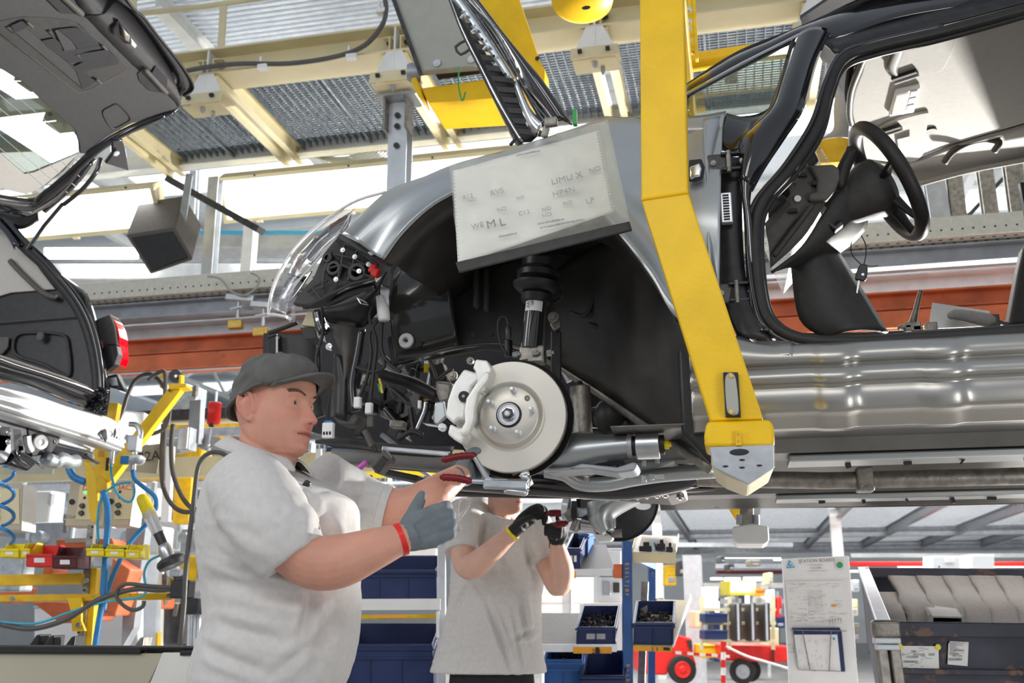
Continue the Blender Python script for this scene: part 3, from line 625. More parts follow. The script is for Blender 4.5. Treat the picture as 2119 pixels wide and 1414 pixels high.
strip('inner_wing_front', 'A', [(800, 560), (960, 380), (1130, 270)], [(820, 1130), (1000, 1110), (1190, 1060)], 3.03, 'wing gloss', car, .05, 8)
strip('inner_wing_flange', 'A', [(780, 1135, 2.96), (950, 1095, 2.95), (1150, 1040, 2.95), (1420, 1015, 2.95), (1750, 1080, 2.95)], [(800, 1150, 3.0), (960, 1120, 3.0), (1160, 1060, 3.0), (1420, 1035, 3.0), (1750, 1105, 3.0)], 3, 'black gloss', car, .01, 4)
for p in ((925, 762), (880, 1006)):
    c = W('A', 2.99, p)[0]; MB().lathe([(.0, .004), (.010, .004), (.011, .010), (.024, .008), (.026, 0)], c, (0, -1, 0), 20).make('washer', 'white plastic', car, smooth=True)
    MB().lathe([(0, .014), (.005, .014), (.006, .004)], c, (0, -1, 0), 8).make('bolt', 'dark steel', car)
for (x, y) in ((1270, 970), (1375, 965), (955, 1025), (1090, 375)): c = W('A', 2.985, (x, y))[0]; MB().cyl(c, c+V((0, .01, 0)), .008, n=12).make('hole', 'dark ink', car)
m = MB()
for q in (((1120, 480), (1125, 640)), ((1060, 560), (1130, 640)), ((880, 470), (1000, 640)), ((1290, 600), (1290, 800)), ((1350, 600), (1350, 820))): m.tube(W('A', 3.0, *q), .012, 8, round_ends=True)
m.make('pressed_rib', 'wheelhouse', car, smooth=2)
m = MB()
for q in (((690, 410), (760, 420), (810, 325)), ((780, 465), (840, 480), (880, 410)), ((870, 500), (940, 540)), ((1000, 120), (1020, 280), (1030, 520))): m.tube(W('B', 2.86, *q), .007, 8, 3, round_ends=True)
strip('firewall_panel', '0', [(1150, 560, 3.02), (1300, 490, 2.75), (1400, 640, 2.5), (1484, 690, 2.47)], [(1128, 742, 3.04), (1240, 812, 2.93), (1340, 880, 2.8), (1480, 972, 2.6)], 2.8, 'wheelhouse', car, .03, 10)
m.make('pressed_rib', 'wheelhouse', car, smooth=2)
strip('lower_seam', '0', [(1130, 738, 3.02), (1240, 808, 2.91), (1340, 876, 2.78), (1478, 966, 2.58)], [(1130, 748, 3.04), (1240, 820, 2.93), (1335, 888, 2.8), (1470, 980, 2.6)], 2.8, 'cast iron', car, .006, 3)
plate('rocker_front', '0', [(1398, 640), (1470, 640), (1475, 965), (1410, 895)], 2.52, 'black satin', car, .04, .01)
# ---- suspension and brake
AX = V((0, -1, 0)); hc = U(1057, 862, 2.5)
R0 = .1475
sus = car
MB().lathe([(.150, .0), (.1585, .006), (.1585, -.004), (.150, -.03), (.05, -.04)], hc+V((.002, .038, .0)), AX, 56).make('dust_shield', 'black satin', car, smooth=True)
MB().lathe([(.086, .004), (R0-.002, .004), (R0, .002), (R0, -.006), (.086, -.006)], hc, AX, 72).make('brake_disc', 'brake disc', car, smooth=True, bevel=.0)
MB().lathe([(.086, -.022), (R0, -.022), (R0, -.014), (.086, -.014)], hc, AX, 72).make('disc_inner_face', 'cast iron', car, smooth=True)
m = MB()
for k in range(48):
    a = 2*math.pi*k/48; d = V((math.cos(a), 0, math.sin(a))); m.bar(hc+d*.09+V((0, .010, 0)), hc+d*.145+V((0, .010, 0)), .004, .009, Y)
m.make('cooling_vane', 'cast iron', car)
MB().lathe([(.030, .022), (.074, .022), (.079, .019), (.0835, .0095), (.088, .0055), (.0935, .0044)], hc, AX, 64).make('disc_hat', 'brake disc', car, smooth=True)
MB().lathe([(0, .047), (.006, .047), (.009, .044), (.0095, .036), (.017, .035), (.018, .028), (.0255, .028), (.027, .031), (.029, .031), (.030, .022)], hc, AX, 32).make('hub', 'aluminium', car, smooth=True)
MB().lathe([(.0165, .038), (.0165, .028)], hc, AX, 6).make('hub_nut', 'dark steel', car, bevel=.001)
MB().lathe([(.027, .0235), (.034, .0235), (.034, .022)], hc, AX, 32).make('hub_bore', 'dark ink', car)
for (x, y) in ((398, 803), (282, 866), (492, 903), (295, 998), (423, 1018)):
    c = W('B', 2.478, (x, y))[0]; MB().lathe([(0, .030), (.0042, .0295), (.0055, .026), (.0058, .004), (.0085, .003), (.0085, 0)], c, AX, 12).make('wheel_stud', 'pale steel', car, smooth=True)
c = W('B', 2.4775, (466, 839))[0]; MB().lathe([(0, .0005), (.004, .0005), (.0055, .003), (.007, .003), (.0075, 0)], c, AX, 16).make('locating_hole', 'cast iron', car, smooth=True)
# calliper
q = lambda y, *p: W('B', y, *p)
MB().prism(q(2.455, (145, 690), (215, 712), (225, 745), (188, 780), (160, 870), (150, 950), (118, 945), (92, 968), (50, 930), (62, 850), (90, 770)), (0, .085, 0)).make('calliper_body', 'caliper silver', car, bevel=.007, seg=3, smooth=True)
MB().prism(q(2.44, (205, 642), (262, 648), (285, 690), (272, 735), (245, 800), (222, 815), (202, 700), (190, 690)), (0, .09, 0)).make('calliper_bracket', 'caliper silver', car, bevel=.006, seg=3, smooth=True)
MB().prism(q(2.44, (75, 968), (118, 990), (150, 985), (158, 1020), (130, 1068), (98, 1050), (62, 1020)), (0, .09, 0)).make('calliper_bracket', 'caliper silver', car, bevel=.006, seg=3, smooth=True)
MB().prism(q(2.425, (250, 700), (278, 705), (268, 745), (215, 810), (200, 890), (196, 945), (170, 1010), (140, 1035), (120, 1010), (148, 960), (145, 900), (155, 840), (200, 770)), (0, .03, 0)).make('calliper_bridge', 'caliper silver', car, bevel=.008, seg=3, smooth=True)
MB().prism(q(2.445, (170, 895), (200, 900), (198, 940), (178, 975), (165, 940)), (0, .05, 0)).make('brake_pad', 'pale steel', car, bevel=.003)
MB().prism(q(2.445, (238, 760), (262, 755), (252, 800), (222, 812)), (0, .05, 0)).make('brake_pad', 'pale steel', car, bevel=.003)
c = q(2.45, (147, 832))[0]; MB().lathe([(.0, .002), (.006, .003), (.007, .006), (.014, .006), (.015, 0)], c, AX, 20).make('piston', 'dark ink', car, smooth=True); screw(MB(), c+V((0, -.004, 0)), AX, .005, .004).make('bolt', 'cast iron', car)
screw(MB(), q(2.46, (42, 990))[0], AX, .011, .02).make('calliper_bolt', 'pale steel', car, bevel=.001)
screw(MB(), q(2.48, (95, 730))[0], AX, .009, .02).make('calliper_bolt', 'cast iron', car, bevel=.001)
# strut
a, b_ = q(2.60, (485, 590))[0], q(2.60, (512, 330))[0]; ax = (b_-a).normalized()
st = MB().tube([a, b_], .0295, 24).make('strut', 'black gloss', car, smooth=True)
MB().cyl(b_-ax*.01, b_+ax*.09, .018, n=20).make('damper_rod', 'black satin', car, smooth=True)
tw = b_+ax*.035
MB().lathe([(.02, -.03), (.055, -.02), (.068, -.008), (.07, .002), (.045, .01), (.06, .02), (.062, .035), (.05, .05), (.052, .07), (.0, .072)], tw, ax, 32).make('spring_seat', 'black satin', car, smooth=True)
MB().lathe([(.02, -.055), (.04, -.05), (.045, -.03), (.02, -.03)], tw, ax, 24).make('bump_stop', 'black rubber', car, smooth=True)
# curved data label wrapped on the strut
rows = []
side = ax.cross(AX).normalized()
for k in range(9):
    t = math.radians(-52+k*13); rows.append([a+ax*h+(AX*math.cos(t)+side*math.sin(t))*.0302 for h in (.102, .245)])
lb = MB().grid(rows).make('strut_label', 'white card', st, smooth=True)
lc = a+ax*.17+AX*.0306
up_ = side if side.x < 0 else -side
for s_, off, sz, col in (('AACA 4CCS', -.017, .012, 'dark ink'), ('16941K L 87', -.003, .010, 'dark ink')):
    text(s_, lc-up_*off*.8+AX*.001-ax*.03, sz, ax, up_, col, parent=st)
m = MB(); k = .0
rb = random.Random(2)
while k < .07: w = rb.choice((.001, .002, .003)); m.prism([lc+ax*(k)+up_*-.004+AX*.0005, lc+ax*(k+w)+up_*-.004+AX*.0005, lc+ax*(k+w)+up_*.012-AX*.002, lc+ax*k+up_*.012-AX*.002], AX*.0006); k += w+rb.choice((.0012, .002))
tag(m.make('barcode', 'dark ink', st), kind='stuff')
MB().bar(a+V((-.03, 0, -.02)), a+V((.04, 0, -.02)), .04, .05).make('strut_clamp', 'cast iron', car, bevel=.006)
for dx in (-.045, .01, .05): screw(MB(), a+V((dx, -.02, -.02)), (1, -.3, 0), .009, .02).make('bolt', 'aluminium', car)
screw(MB(), q(2.7, (603, 440))[0], AX, .017, .03).make('bolt', 'cast iron', car, bevel=.001)
MB().prism(q(2.72, (580, 420), (630, 425), (632, 480), (600, 500), (580, 470)), (0, .02, 0)).make('link_bracket', 'cast iron', car, bevel=.004)
MB().bar(q(2.75, (612, 500))[0], q(2.75, (610, 800))[0], .03, .02, Y).make('drop_link', 'black satin', car, bevel=.004)
MB().tube(q(2.62, (370, 500), (365, 440), (335, 430), (318, 470), (330, 560), (365, 620)), .0035, 8, 5).make('brake_hose', 'black rubber', car, smooth=2)
MB().lathe([(.006, 0), (.009, .01), (.009, .035), (.005, .04), (.004, .05)], q(2.62, (370, 545))[0], (0, 0, 1), 12).make('sensor', 'dark steel', car, smooth=True)
MB().cyl(q(2.66, (370, 630))[0], q(2.66, (370, 550))[0], .012, n=12).make('hose_sleeve', 'black satin', car, smooth=True)
MB().tube([q(2.64, (560, 270))[0], q(2.63, (620, 290))[0], q(2.63, (640, 330))[0], q(2.64, (600, 360))[0]], .004, 8, 4).make('brake_pipe', 'black satin', car, smooth=2)
# knuckle and lower arm
MB().tube([hc+V((.0, .08, .17)), hc+V((.01, .10, .09)), hc+V((.02, .09, 0)), hc+V((0, .07, -.12)), hc+V((.02, .07, -.18))], [.03, .035, .05, .035, .028], 12, 3).make('knuckle', 'cast iron', car, smooth=2)
J = lambda y, *p: W('J', y, *p)
strip('lower_arm', 'J', [(60, 330, 2.62), (250, 265, 2.62), (600, 285, 2.62), (880, 270, 2.62)], [(-20, 560, 2.62), (150, 560, 2.62), (500, 450, 2.62), (880, 400, 2.62)], 2.62, 'fender grey', car, .03, 8, solid=.02)
MB().prism(J(2.58, (-60, 560), (200, 560), (330, 520), (720, 560), (900, 500), (940, 530), (900, 600), (720, 625), (420, 580), (100, 600), (-80, 600)), (0, .12, 0)).make('lower_arm_flange', 'grey steel', car, bevel=.006)
c0, c1 = J(2.60, (925, 330))[0], J(2.60, (1180, 320))[0]
MB().tube([c0, c1], .0365, 36).make('bush_sleeve', 'aluminium', car, smooth=True, bevel=.002)
MB().tube([c0-V((.012, 0, 0)), c1+V((.012, 0, 0))], .026, 24).make('bush_rubber', 'black rubber', car, smooth=True)
MB().tube([c0-V((.022, 0, 0)), c0-V((.010, 0, 0))], .033, 24).make('bush_washer', 'grey steel', car, smooth=True)
screw(MB(), c1+V((.01, 0, 0)), (1, 0, 0), .012, .02).make('bolt', 'yellow plastic', car)
MB().tube(J(2.85, (-60, 600), (150, 640), (330, 740), (600, 745), (900, 690), (1250, 640), (1800, 600)), .021, 14, 5).make('anti_roll_bar', 'fender grey', car, smooth=2)
a = J(2.83, (1170, 665))[0]; MB().box(a, (.03, .004, .012)).make('bar_label', 'white card', car)
MB().tube(J(2.78, (390, 560), (390, 690)), .007, 10, round_ends=True).make('drain_tube', 'sleeve plastic', car, smooth=True)
MB().lathe([(.055, 0), (.06, .01), (.06, .02), (.05, .03)], J(2.9, (600, 560))[0], (0, 0, -1), 28).make('drain_ring', 'black gloss', car, smooth=True)
for (x, y) in ((790, 600), (880, 640), (1010, 700), (1090, 680), (1010, 530), (1150, 500)): MB().cyl(J(2.8, (x, y-40))[0], J(2.8, (x, y+20))[0], .007, n=10).make('subframe_bolt', 'pale steel', car)
MB().prism(J(2.85, (900, 500), (1240, 470), (1360, 460), (1340, 500), (1180, 560), (1000, 590), (880, 570)), (0, .15, 0)).make('subframe_plate', 'grey steel', car, bevel=.006)
# subframe: long dark cross tubes running below the engine
MB().bar(U(690, 945, 3.1), U(1400, 1000, 3.1), .07, .05).make('subframe_rail', 'underbody', car, bevel=.01)
MB().tube([U(930, 992, 3.0), U(1150, 1005, 3.0), U(1300, 1012, 3.0), U(1440, 985, 3.0)], .035, 14, 4).make('subframe_tube', 'black gloss', car, smooth=2)
MB().tube([U(930, 1006, 3.5), U(1150, 1010, 3.5), U(1290, 1006, 3.5), U(1420, 990, 3.5)], .038, 14, 4).make('subframe_tube', 'black satin', car, smooth=2)
MB().bar(U(940, 995, 3.4), U(1330, 1000, 3.4), .3, .04).make('subframe_web', 'black satin', car, bevel=.01)
MB().prism(J(3.3, (1000, 760), (1290, 680), (1420, 700), (1440, 830), (1250, 880), (1000, 860), (860, 860)), (0, .3, 0)).make('crossmember', 'underbody', car, bevel=.01)
for (x, y) in ((940, 850), (1040, 840), (1150, 835), (1240, 830), (1400, 855)): screw(MB(), J(3.28, (x, y))[0], (0, -.3, -1), .012, .02).make('bolt', 'chrome', car)
# engine bay clutter seen under the wing
H = lambda y, *p: W('H', y, *p)
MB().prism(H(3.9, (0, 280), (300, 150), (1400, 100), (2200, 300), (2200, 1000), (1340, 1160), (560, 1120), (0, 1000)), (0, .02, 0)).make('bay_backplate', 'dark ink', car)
MB().prism(W('0', 4.0, (1120, 690), (1500, 690), (1500, 1010), (1330, 1000), (1120, 985)), (0, .02, 0)).make('bay_dark_sheet', 'dark ink', car)  # black sheet standing in for the dark depth below the firewall panel
MB().ball(U(1262, 862, 2.95), (.05, .05, .055)).make('joint_boot', 'black rubber', car, smooth=True); MB().cyl(U(1200, 800, 2.8), U(1205, 900, 2.8), .03, n=18).make('steering_joint', 'cast iron', car, smooth=True, bevel=.004)
for q in ((1225, 900, 1300, 905, .022), (1290, 850, 1340, 872, .018), (1180, 905, 1240, 925, .02), (1165, 765, 1178, 790, .01)): MB().cyl(U(q[0], q[1], 3.0), U(q[2], q[3], 3.0), q[4], n=14).make('steering_rack', 'grey steel' if q[4] < .02 else 'dark steel', car, smooth=True)
MB().tube(W('0', 2.95, (1200, 790), (1215, 850), (1250, 845), (1290, 850), (1310, 880)), .012, 10, 4).make('coolant_hose', 'black rubber', car, smooth=2)
fc = H(3.5, (812, 735))[0]
MB().lathe([(0, .03), (.02, .03), (.025, .02), (.075, .018), (.08, .03), (.095, .03), (.1, .0)], fc, (-.35, -1, 0), 40).make('fan_motor', 'black satin', car, smooth=True)
for k in range(7):
    a = 2*math.pi*k/7; e = V((math.cos(a), 0, math.sin(a))); MB().bar(fc+e*.02+V((0, -.03, 0)), fc+e*.08+V((0, -.03, 0)), .012, .006, Y).make('fan_spoke', 'black trim', car)
strip('fan_shroud', 'H', [(650, 860), (760, 1010), (870, 1090)], [(730, 850), (820, 940), (890, 1000)], 3.5, 'black gloss', car, .06, 6)
strip('radiator_panel', 'H', [(-260, 270), (-260, 500), (-200, 800), (-150, 1000)], [(130, 270), (150, 500), (160, 750), (200, 900)], 3.35, 'black trim', car, .0, 4, solid=.02)
strip('air_duct', 'H', [(240, 230), (330, 420), (380, 640), (370, 900)], [(500, 230), (480, 420), (420, 640), (400, 900)], 2.98, 'grey trim', car, .06, 8)
strip('air_duct_mouth', 'H', [(270, 440, 2.98), (245, 650, 2.98), (240, 900, 2.98)], [(320, 430, 2.92), (370, 650, 2.92), (360, 930, 2.92)], 3, 'black satin', car, .03, 6)
MB().prism(H(2.93, (250, 900), (370, 930), (410, 880), (470, 900), (420, 970), (300, 960)), (0, .08, 0)).make('duct_foot', 'grey trim', car, bevel=.006)
MB().tube(H(2.9, (480, 230), (450, 420), (410, 650), (430, 860)), .013, 10, 4).make('duct_edge', 'black gloss', car, smooth=2)
for (p, r_, c_) in (([(640, 560), (660, 590), (860, 650), (1060, 750)], .022, 'black rubber'), ([(600, 160), (540, 260), (550, 420), (520, 600), (450, 780)], .006, 'black rubber'),
                   ([(560, 60), (540, 150), (590, 330), (570, 560), (540, 830)], .006, 'black rubber'), ([(640, 120), (630, 380), (700, 500), (780, 560)], .006, 'black rubber'), ([(430, 520), (560, 560), (650, 520), (640, 440)], .006, 'black rubber'),
                   ([(1000, 470), (1030, 540), (1060, 610), (1120, 570), (1180, 530)], .006, 'black rubber'), ([(170, 60), (180, 250), (130, 440), (150, 600)], .006, 'black rubber'),
                   ([(240, 700), (215, 860), (215, 960)], .003, 'black rubber'), ([(760, 1080), (860, 1020), (950, 1050)], .008, 'black rubber'), ([(970, 790), (960, 860), (900, 1000)], .006, 'chrome'), ([(925, 780), (922, 840)], .006, 'white plastic')):
    MB().tube(H(2.88 if r_ < .02 else 3.1, *p), r_, 8, 6).make('hose', c_, car, smooth=2)
MB().lathe([(.014, 0), (.014, .07), (.034, .09), (.036, .14), (.03, .15), (.016, .155), (.016, .2)], H(3.3, (995, 700))[0], H(3.3, (1040, 450))[0]-H(3.3, (995, 700))[0], 20).make('air_con_valve', 'aluminium', car, smooth=True)
a = H(3.26, (988, 530))[0]; MB().box(a, (.028, .006, .03)).make('valve_label', 'yellow plastic', car)
MB().prism(H(3.3, (950, 765), (1015, 760), (1020, 820), (975, 815)), (0, .02, 0)).make('amber_label', 'orange sticker', car, bevel=.002)
MB().prism(H(3.29, (985, 775), (1012, 785), (1008, 820), (985, 815)), (0, .02, 0)).make('white_label', 'white card', car, bevel=.002)
for (x, y, c_) in ((620, 640, 'yellow plastic'), (612, 680, 'green'), (628, 690, 'yellow plastic')): MB().bar(H(2.9, (x-6, y-30))[0], H(2.9, (x+8, y+30))[0], .006, .006).make('wire', c_, car)
for (x, y) in ((447, 795), (535, 840), (550, 945)): MB().box(H(2.85, (x, y))[0], (.022, .02, .035)).make('connector', 'white plastic' if x < 550 else 'grey trim', car, bevel=.004)
c = H(2.85, (222, 1010))[0]; cn = MB().box(c, (.036, .02, .048)).make('connector', 'white plastic', car, bevel=.003); MB().box(c+V((0, .002, .026)), (.024, .02, .008)).make('connector_cap', 'hose blue', car)
for dx in (-.01, 0, .01): MB().box(c+V((dx, -.0105, -.01)), (.006, .002, .01)).make('connector_hole', 'dark ink', car)
c = W('A', 2.85, (738, 815))[0]; MB().tube([c+V((-.01, 0, .04)), c+V((.004, 0, -.01)), c+V((.008, 0, -.04))], [.012, .02, .018], 12, 3).make('connector', 'white plastic', car, smooth=2)
rr = random.Random(11)
for k in range(34):
    x, y = rr.uniform(430, 1180), rr.uniform(480, 1060); c = H(rr.uniform(3.2, 3.7), (x, y))[0]; s_ = rr.uniform(.02, .06)
    if k % 3: MB().box(c, (s_, s_, s_*rr.uniform(.5, 1.4)), Matrix.Rotation(rr.uniform(-.6, .6), 3, 'Y')).make('engine_part', rr.choice(('black satin', 'black trim', 'dark steel', 'cast iron', 'black gloss')), car, bevel=.005)
    else: MB().cyl(c, c+V((rr.uniform(-.1, .1), -.02, rr.uniform(-.1, .1))), s_*.3, n=12).make('engine_hose', rr.choice(('black rubber', 'grey steel', 'black satin')), car, smooth=True)
for (x, y, r_) in ((1185, 590, .016), (1320, 478, .012), (1050, 915, .01)): screw(MB(), H(3.0, (x, y))[0], AX, r_, .02).make('bolt', 'cast iron', car)
MB().prism(H(2.9, (1040, 790), (1110, 780), (1130, 900), (1060, 970), (1030, 950), (1025, 890)), (0, .02, 0)).make('knuckle_ear', 'fender grey', car, bevel=.005)
MB().prism(H(3.0, (1040, 620), (1180, 640), (1160, 780), (1080, 800), (1050, 720)), (0, .06, 0)).make('knuckle_arm', 'cast iron', car, bevel=.01)
# lower front cross member and plastic tray
strip('front_undertray', 'H', [(130, 1080, 2.95), (250, 1065, 2.95), (420, 1075, 2.95), (700, 1110, 2.95), (1000, 1130, 2.95), (1190, 1130, 2.95)], [(150, 1100, 2.9), (260, 1140, 2.9), (420, 1150, 2.9), (680, 1190, 2.9), (1000, 1215, 2.9), (1180, 1210, 2.9)], 3, 'black trim', car, .02, 6, solid=.01)
strip('undertray_lip', 'H', [(250, 1150), (460, 1160), (660, 1150), (900, 1160), (1170, 1180)], [(330, 1220), (480, 1260), (700, 1290), (900, 1290), (1140, 1270)], 3.1, 'black satin', car, .02, 6, solid=.01)
MB().bar(H(2.88, (640, 1150))[0], H(2.88, (1160, 1192))[0], .02, .014).make('front_rail_edge', 'aluminium', car, bevel=.003)
MB().bar(H(3.2, (630, 1330))[0], H(3.2, (960, 1400))[0], .14, .02).make('tie_plate', 'dark steel', car, bevel=.004)
MB().bar(H(3.5, (880, 1290))[0], H(3.5, (1020, 1370))[0], .10, .01).make('tie_plate', 'aluminium', car, bevel=.003)
MB().prism(H(2.8, (545, 1290), (640, 1150), (705, 1215), (690, 1260), (600, 1350)), (0, .05, 0)).make('connector_block', 'grey trim', car, bevel=.006)
MB().prism(H(2.79, (570, 1290), (635, 1200), (680, 1240), (610, 1340)), (0, .012, 0)).make('connector_face', 'black rubber', car, bevel=.003)
MB().tube(H(2.78, (520, 1250), (450, 1310), (440, 1350), (490, 1400), (560, 1370)), .009, 10, 4).make('connector_latch', 'purple plastic', car, smooth=2)
MB().tube(H(2.8, (500, 1010), (540, 1090), (560, 1140)), .010, 8, 3).make('loom_clip', 'grey trim', car, smooth=2)
MB().tube(H(2.8, (560, 1120), (590, 1170)), .007, 8).make('loom', 'black rubber', car)
# radiator crash bar end
MB().prism(W('A', 3.3, (55, 985), (130, 960), (130, 1090), (60, 1100)), (0, .05, 0)).make('crash_bar_end', 'black gloss', car, bevel=.01)
strip('radiator', 'A', [(140, 985), (140, 1100)], [(380, 985), (380, 1290)], 3.4, 'black trim', car, 0, 3)
MB().prism(W('A', 3.0, (300, 830), (345, 840), (345, 925), (262, 915)), (0, .04, 0)).make('bonnet_buffer', 'cream paint', car, bevel=.004)
MB().prism(W('A', 2.98, (252, 925), (345, 930), (360, 990), (290, 1000)), (0, .08, 0)).make('lock_carrier', 'black trim', car, bevel=.004)
MB().tube(W('A', 3.0, (75, 960), (150, 935), (240, 900)), .008, 8, 3).make('bonnet_cable', 'black rubber', car, smooth=2)
for (x, y) in ((370, 890), (410, 930), (435, 1045)): screw(MB(), W('A', 2.95, (x, y))[0], AX, .012, .02).make('bolt', 'chrome', car)
MB().tube(W('A', 2.95, (360, 830), (375, 900), (400, 960)), .02, 10, 3).make('carrier_post', 'black gloss', car, smooth=2)
# ---- headlight
hl = MB().prism(W('A', 2.74, (470, 400), (560, 430), (700, 540), (700, 600), (600, 660), (480, 690), (400, 770), (300, 800), (210, 790), (240, 740), (330, 640), (400, 480)), (0, .03, 0)).make('headlight', 'black trim', car, bevel=.005)
for q_ in (((460, 410), (590, 470), (710, 560)), ((440, 480), (400, 600), (390, 700)), ((520, 440), (500, 560), (470, 680)), ((590, 480), (560, 580), (540, 650)), ((400, 590), (500, 560), (690, 640)), ((330, 690), (380, 760)), ((300, 720), (350, 680), (420, 650)), ((470, 500), (560, 520), (640, 560)), ((310, 800), (420, 740), (560, 670), (690, 640))):
    MB().tube(W('A', 2.72, *q_), .005, 6).make('housing_rib', 'black trim', hl)
for (x, y, r_) in ((600, 612, .035), (465, 590, .028), (430, 530, .018)):
    c = W('A', 2.735, (x, y))[0]; MB().lathe([(r_*.4, .0), (r_*.5, .02), (r_*.8, .02), (r_, .012), (r_, 0)], c, AX, 24).make('adjuster_cap', 'black satin', hl, smooth=True)
for (x, y) in ((510, 477), (580, 516), (660, 560), (470, 648), (605, 600)): screw(MB(), W('A', 2.71, (x, y))[0], AX, .008, .008).make('screw', 'pale steel', hl)
for (x, y) in ((685, 585), (700, 608)): MB().box(W('A', 2.70, (x, y))[0], (.022, .02, .028), Matrix.Rotation(.4, 3, 'Y')).make('clip', 'red', hl, bevel=.004)
strip('headlight_lens', 'A', [(755, 135, 2.78), (560, 200, 2.86), (330, 360, 2.92), (190, 520, 2.95), (100, 700, 2.95), (75, 840, 2.93)], [(490, 375, 2.70), (440, 440, 2.72), (350, 540, 2.74), (250, 650, 2.76), (190, 770, 2.78), (175, 850, 2.8)], 2.8, 'headlight glass', car, .05, 8, solid=.003)
strip('chrome_reflector', 'A', [(560, 250, 2.9), (440, 330, 2.95), (330, 450, 2.97), (300, 520, 2.97)], [(470, 400, 2.8), (400, 460, 2.82), (340, 540, 2.84), (310, 560, 2.85)], 2.9, 'chrome', car, -.03, 6)
strip('black_bezel', 'A', [(360, 380, 2.98), (230, 520, 3.0), (180, 620, 3.0)], [(330, 460, 2.9), (260, 560, 2.9), (240, 620, 2.9)], 2.9, 'black gloss', car, .01, 5)
strip('chrome_reflector', 'A', [(230, 600, 2.97), (170, 680, 2.98), (140, 760, 2.98)], [(330, 600, 2.86), (280, 680, 2.86), (210, 770, 2.88)], 2.9, 'chrome', car, -.03, 6)
MB().tube(cr(W('A', 2.9, (755, 135, 2.77), (560, 198, 2.85), (330, 357, 2.91), (188, 518, 2.94), (97, 700, 2.94), (73, 840, 2.92), (100, 850, 2.9), (175, 865, 2.82), (205, 880, 2.8)), 5), .005, 8).make('lens_edge', 'white plastic', car, smooth=2)
MB().tube(cr(W('A', 2.7, (495, 375, 2.69), (430, 445, 2.71), (350, 545, 2.73), (250, 650, 2.75), (190, 740, 2.77)), 5), .004, 8).make('lens_edge', 'lamp glass', car, smooth=2)
MB().prism(W('A', 2.78, (170, 850), (205, 800), (210, 880), (180, 885)), (0, .03, 0)).make('lens_tab', 'headlight glass', car, bevel=.003)
# lower headlight bracket arms
MB().tube(W('A', 2.8, (280, 800), (420, 780), (560, 720), (700, 680)), .016, 8, 4).make('headlight_support', 'black gloss', car, smooth=2)
strip('front_panel', 'A', [(400, 800), (500, 760), (640, 700), (760, 600)], [(420, 900), (560, 920), (640, 920), (740, 800)], 2.95, 'black satin', car, .04, 6)
MB().prism(W('A', 2.88, (580, 745), (650, 780), (660, 800), (610, 790)), (0, .02, 0)).make('bracket', 'chrome', car, bevel=.003)
# ---- far side wheel hub under the car
fh = U(1262, 1030, 4.05)
MB().lathe([(.03, .02), (.06, .02), (.07, .0), (.15, -.02), (.165, .0), (.167, .012), (.163, .012), (.158, -.0), (.07, .03)], U(1278, 1035, 4.05), AX, 44).make('dust_shield', 'black satin', car, smooth=True)
MB().lathe([(.0, .0), (.14, .0), (.14, -.03)], U(1275, 1030, 4.12), AX, 44).make('brake_disc', 'cast iron', car, smooth=True)
strip('lower_arm', 'J', [(440, 960), (440, 1040), (490, 1180), (600, 1260)], [(1010, 885), (760, 1010), (650, 1100), (630, 1260)], 3.75, 'fender grey', car, .05, 8, solid=.02)
MB().prism(J(3.8, (330, 1230), (540, 1210), (570, 1250), (680, 1330), (650, 1365), (500, 1375), (450, 1260)), (0, .04, 0)).make('ball_joint_plate', 'caliper silver', car, bevel=.006)
MB().tube(J(3.78, (545, 1160), (540, 1290)), .018, 10).make('ball_joint', 'dark steel', car, smooth=True)
for (x0, y0, x1, y1, r_, c_) in ((130, 980, 200, 990, .035, 'pale steel'), (200, 1020, 260, 1120, .03, 'cast iron'), (290, 1060, 420, 1060, .02, 'galvanised steel'), (330, 1180, 480, 1200, .025, 'aluminium'), (300, 1130, 250, 1260, .02, 'cast iron'), (380, 1090, 440, 1180, .02, 'black trim'), (120, 1110, 300, 1070, .012, 'galvanised steel'), (640, 1165, 700, 1165, .02, 'pale steel')):
    MB().cyl(J(3.8, (x0, y0))[0], J(3.8, (x1, y1))[0], r_, n=14).make('hub_part', c_, car, smooth=True, bevel=.002)
MB().bar(J(3.75, (255, 930))[0], J(3.75, (250, 1120))[0], .02, .02).make('drop_link', 'black rubber', car)
MB().lathe([(0, .01), (.03, .012), (.034, 0), (.034, -.02), (0, -.02)], J(3.9, (998, 955))[0], (0, -.4, -1), 24).make('arm_bush', 'pale steel', car, smooth=True)
MB().box(J(3.75, (712, 1280))[0], (.04, .01, .03)).make('shield_clip', 'chrome', car)
MB().prism(J(3.6, (1255, 880), (1440, 860), (1435, 905), (1260, 905)), (0, .02, 0)).make('heat_shield', 'cream paint', car)
# ---- sill and underbody: one pressing with its profile, carried right out of the frame
xs = [U(1485, 800, 2.45).x+i*.045 for i in range(38)]
prof = [(2.47, U(1788, 703, 2.47).z), (2.425, U(1788, 712, 2.425).z), (2.41, U(1788, 735, 2.41).z), (2.418, U(1788, 744, 2.418).z), (2.438, U(1788, 750, 2.438).z), (2.415, U(1788, 757, 2.415).z), (2.402, U(1788, 775, 2.402).z), (2.41, U(1788, 784, 2.41).z), (2.432, U(1788, 791, 2.432).z),
        (2.43, U(1788, 800, 2.43).z), (2.425, U(1788, 838, 2.425).z), (2.435, U(1788, 846, 2.435).z), (2.48, U(1788, 855, 2.48).z), (2.50, U(1788, 878, 2.5).z), (2.515, U(1788, 884, 2.515).z), (2.525, U(1788, 886, 2.525).z+.03)]
rows = []
bump = lambda x: sum(.012*(1/(1+math.exp(-(x-c+.037)*160)))*(1/(1+math.exp((x-c-.037)*160))) for c in (U(1728, 770, 2.42).x, U(1952, 770, 2.42).x))
xs2 = []
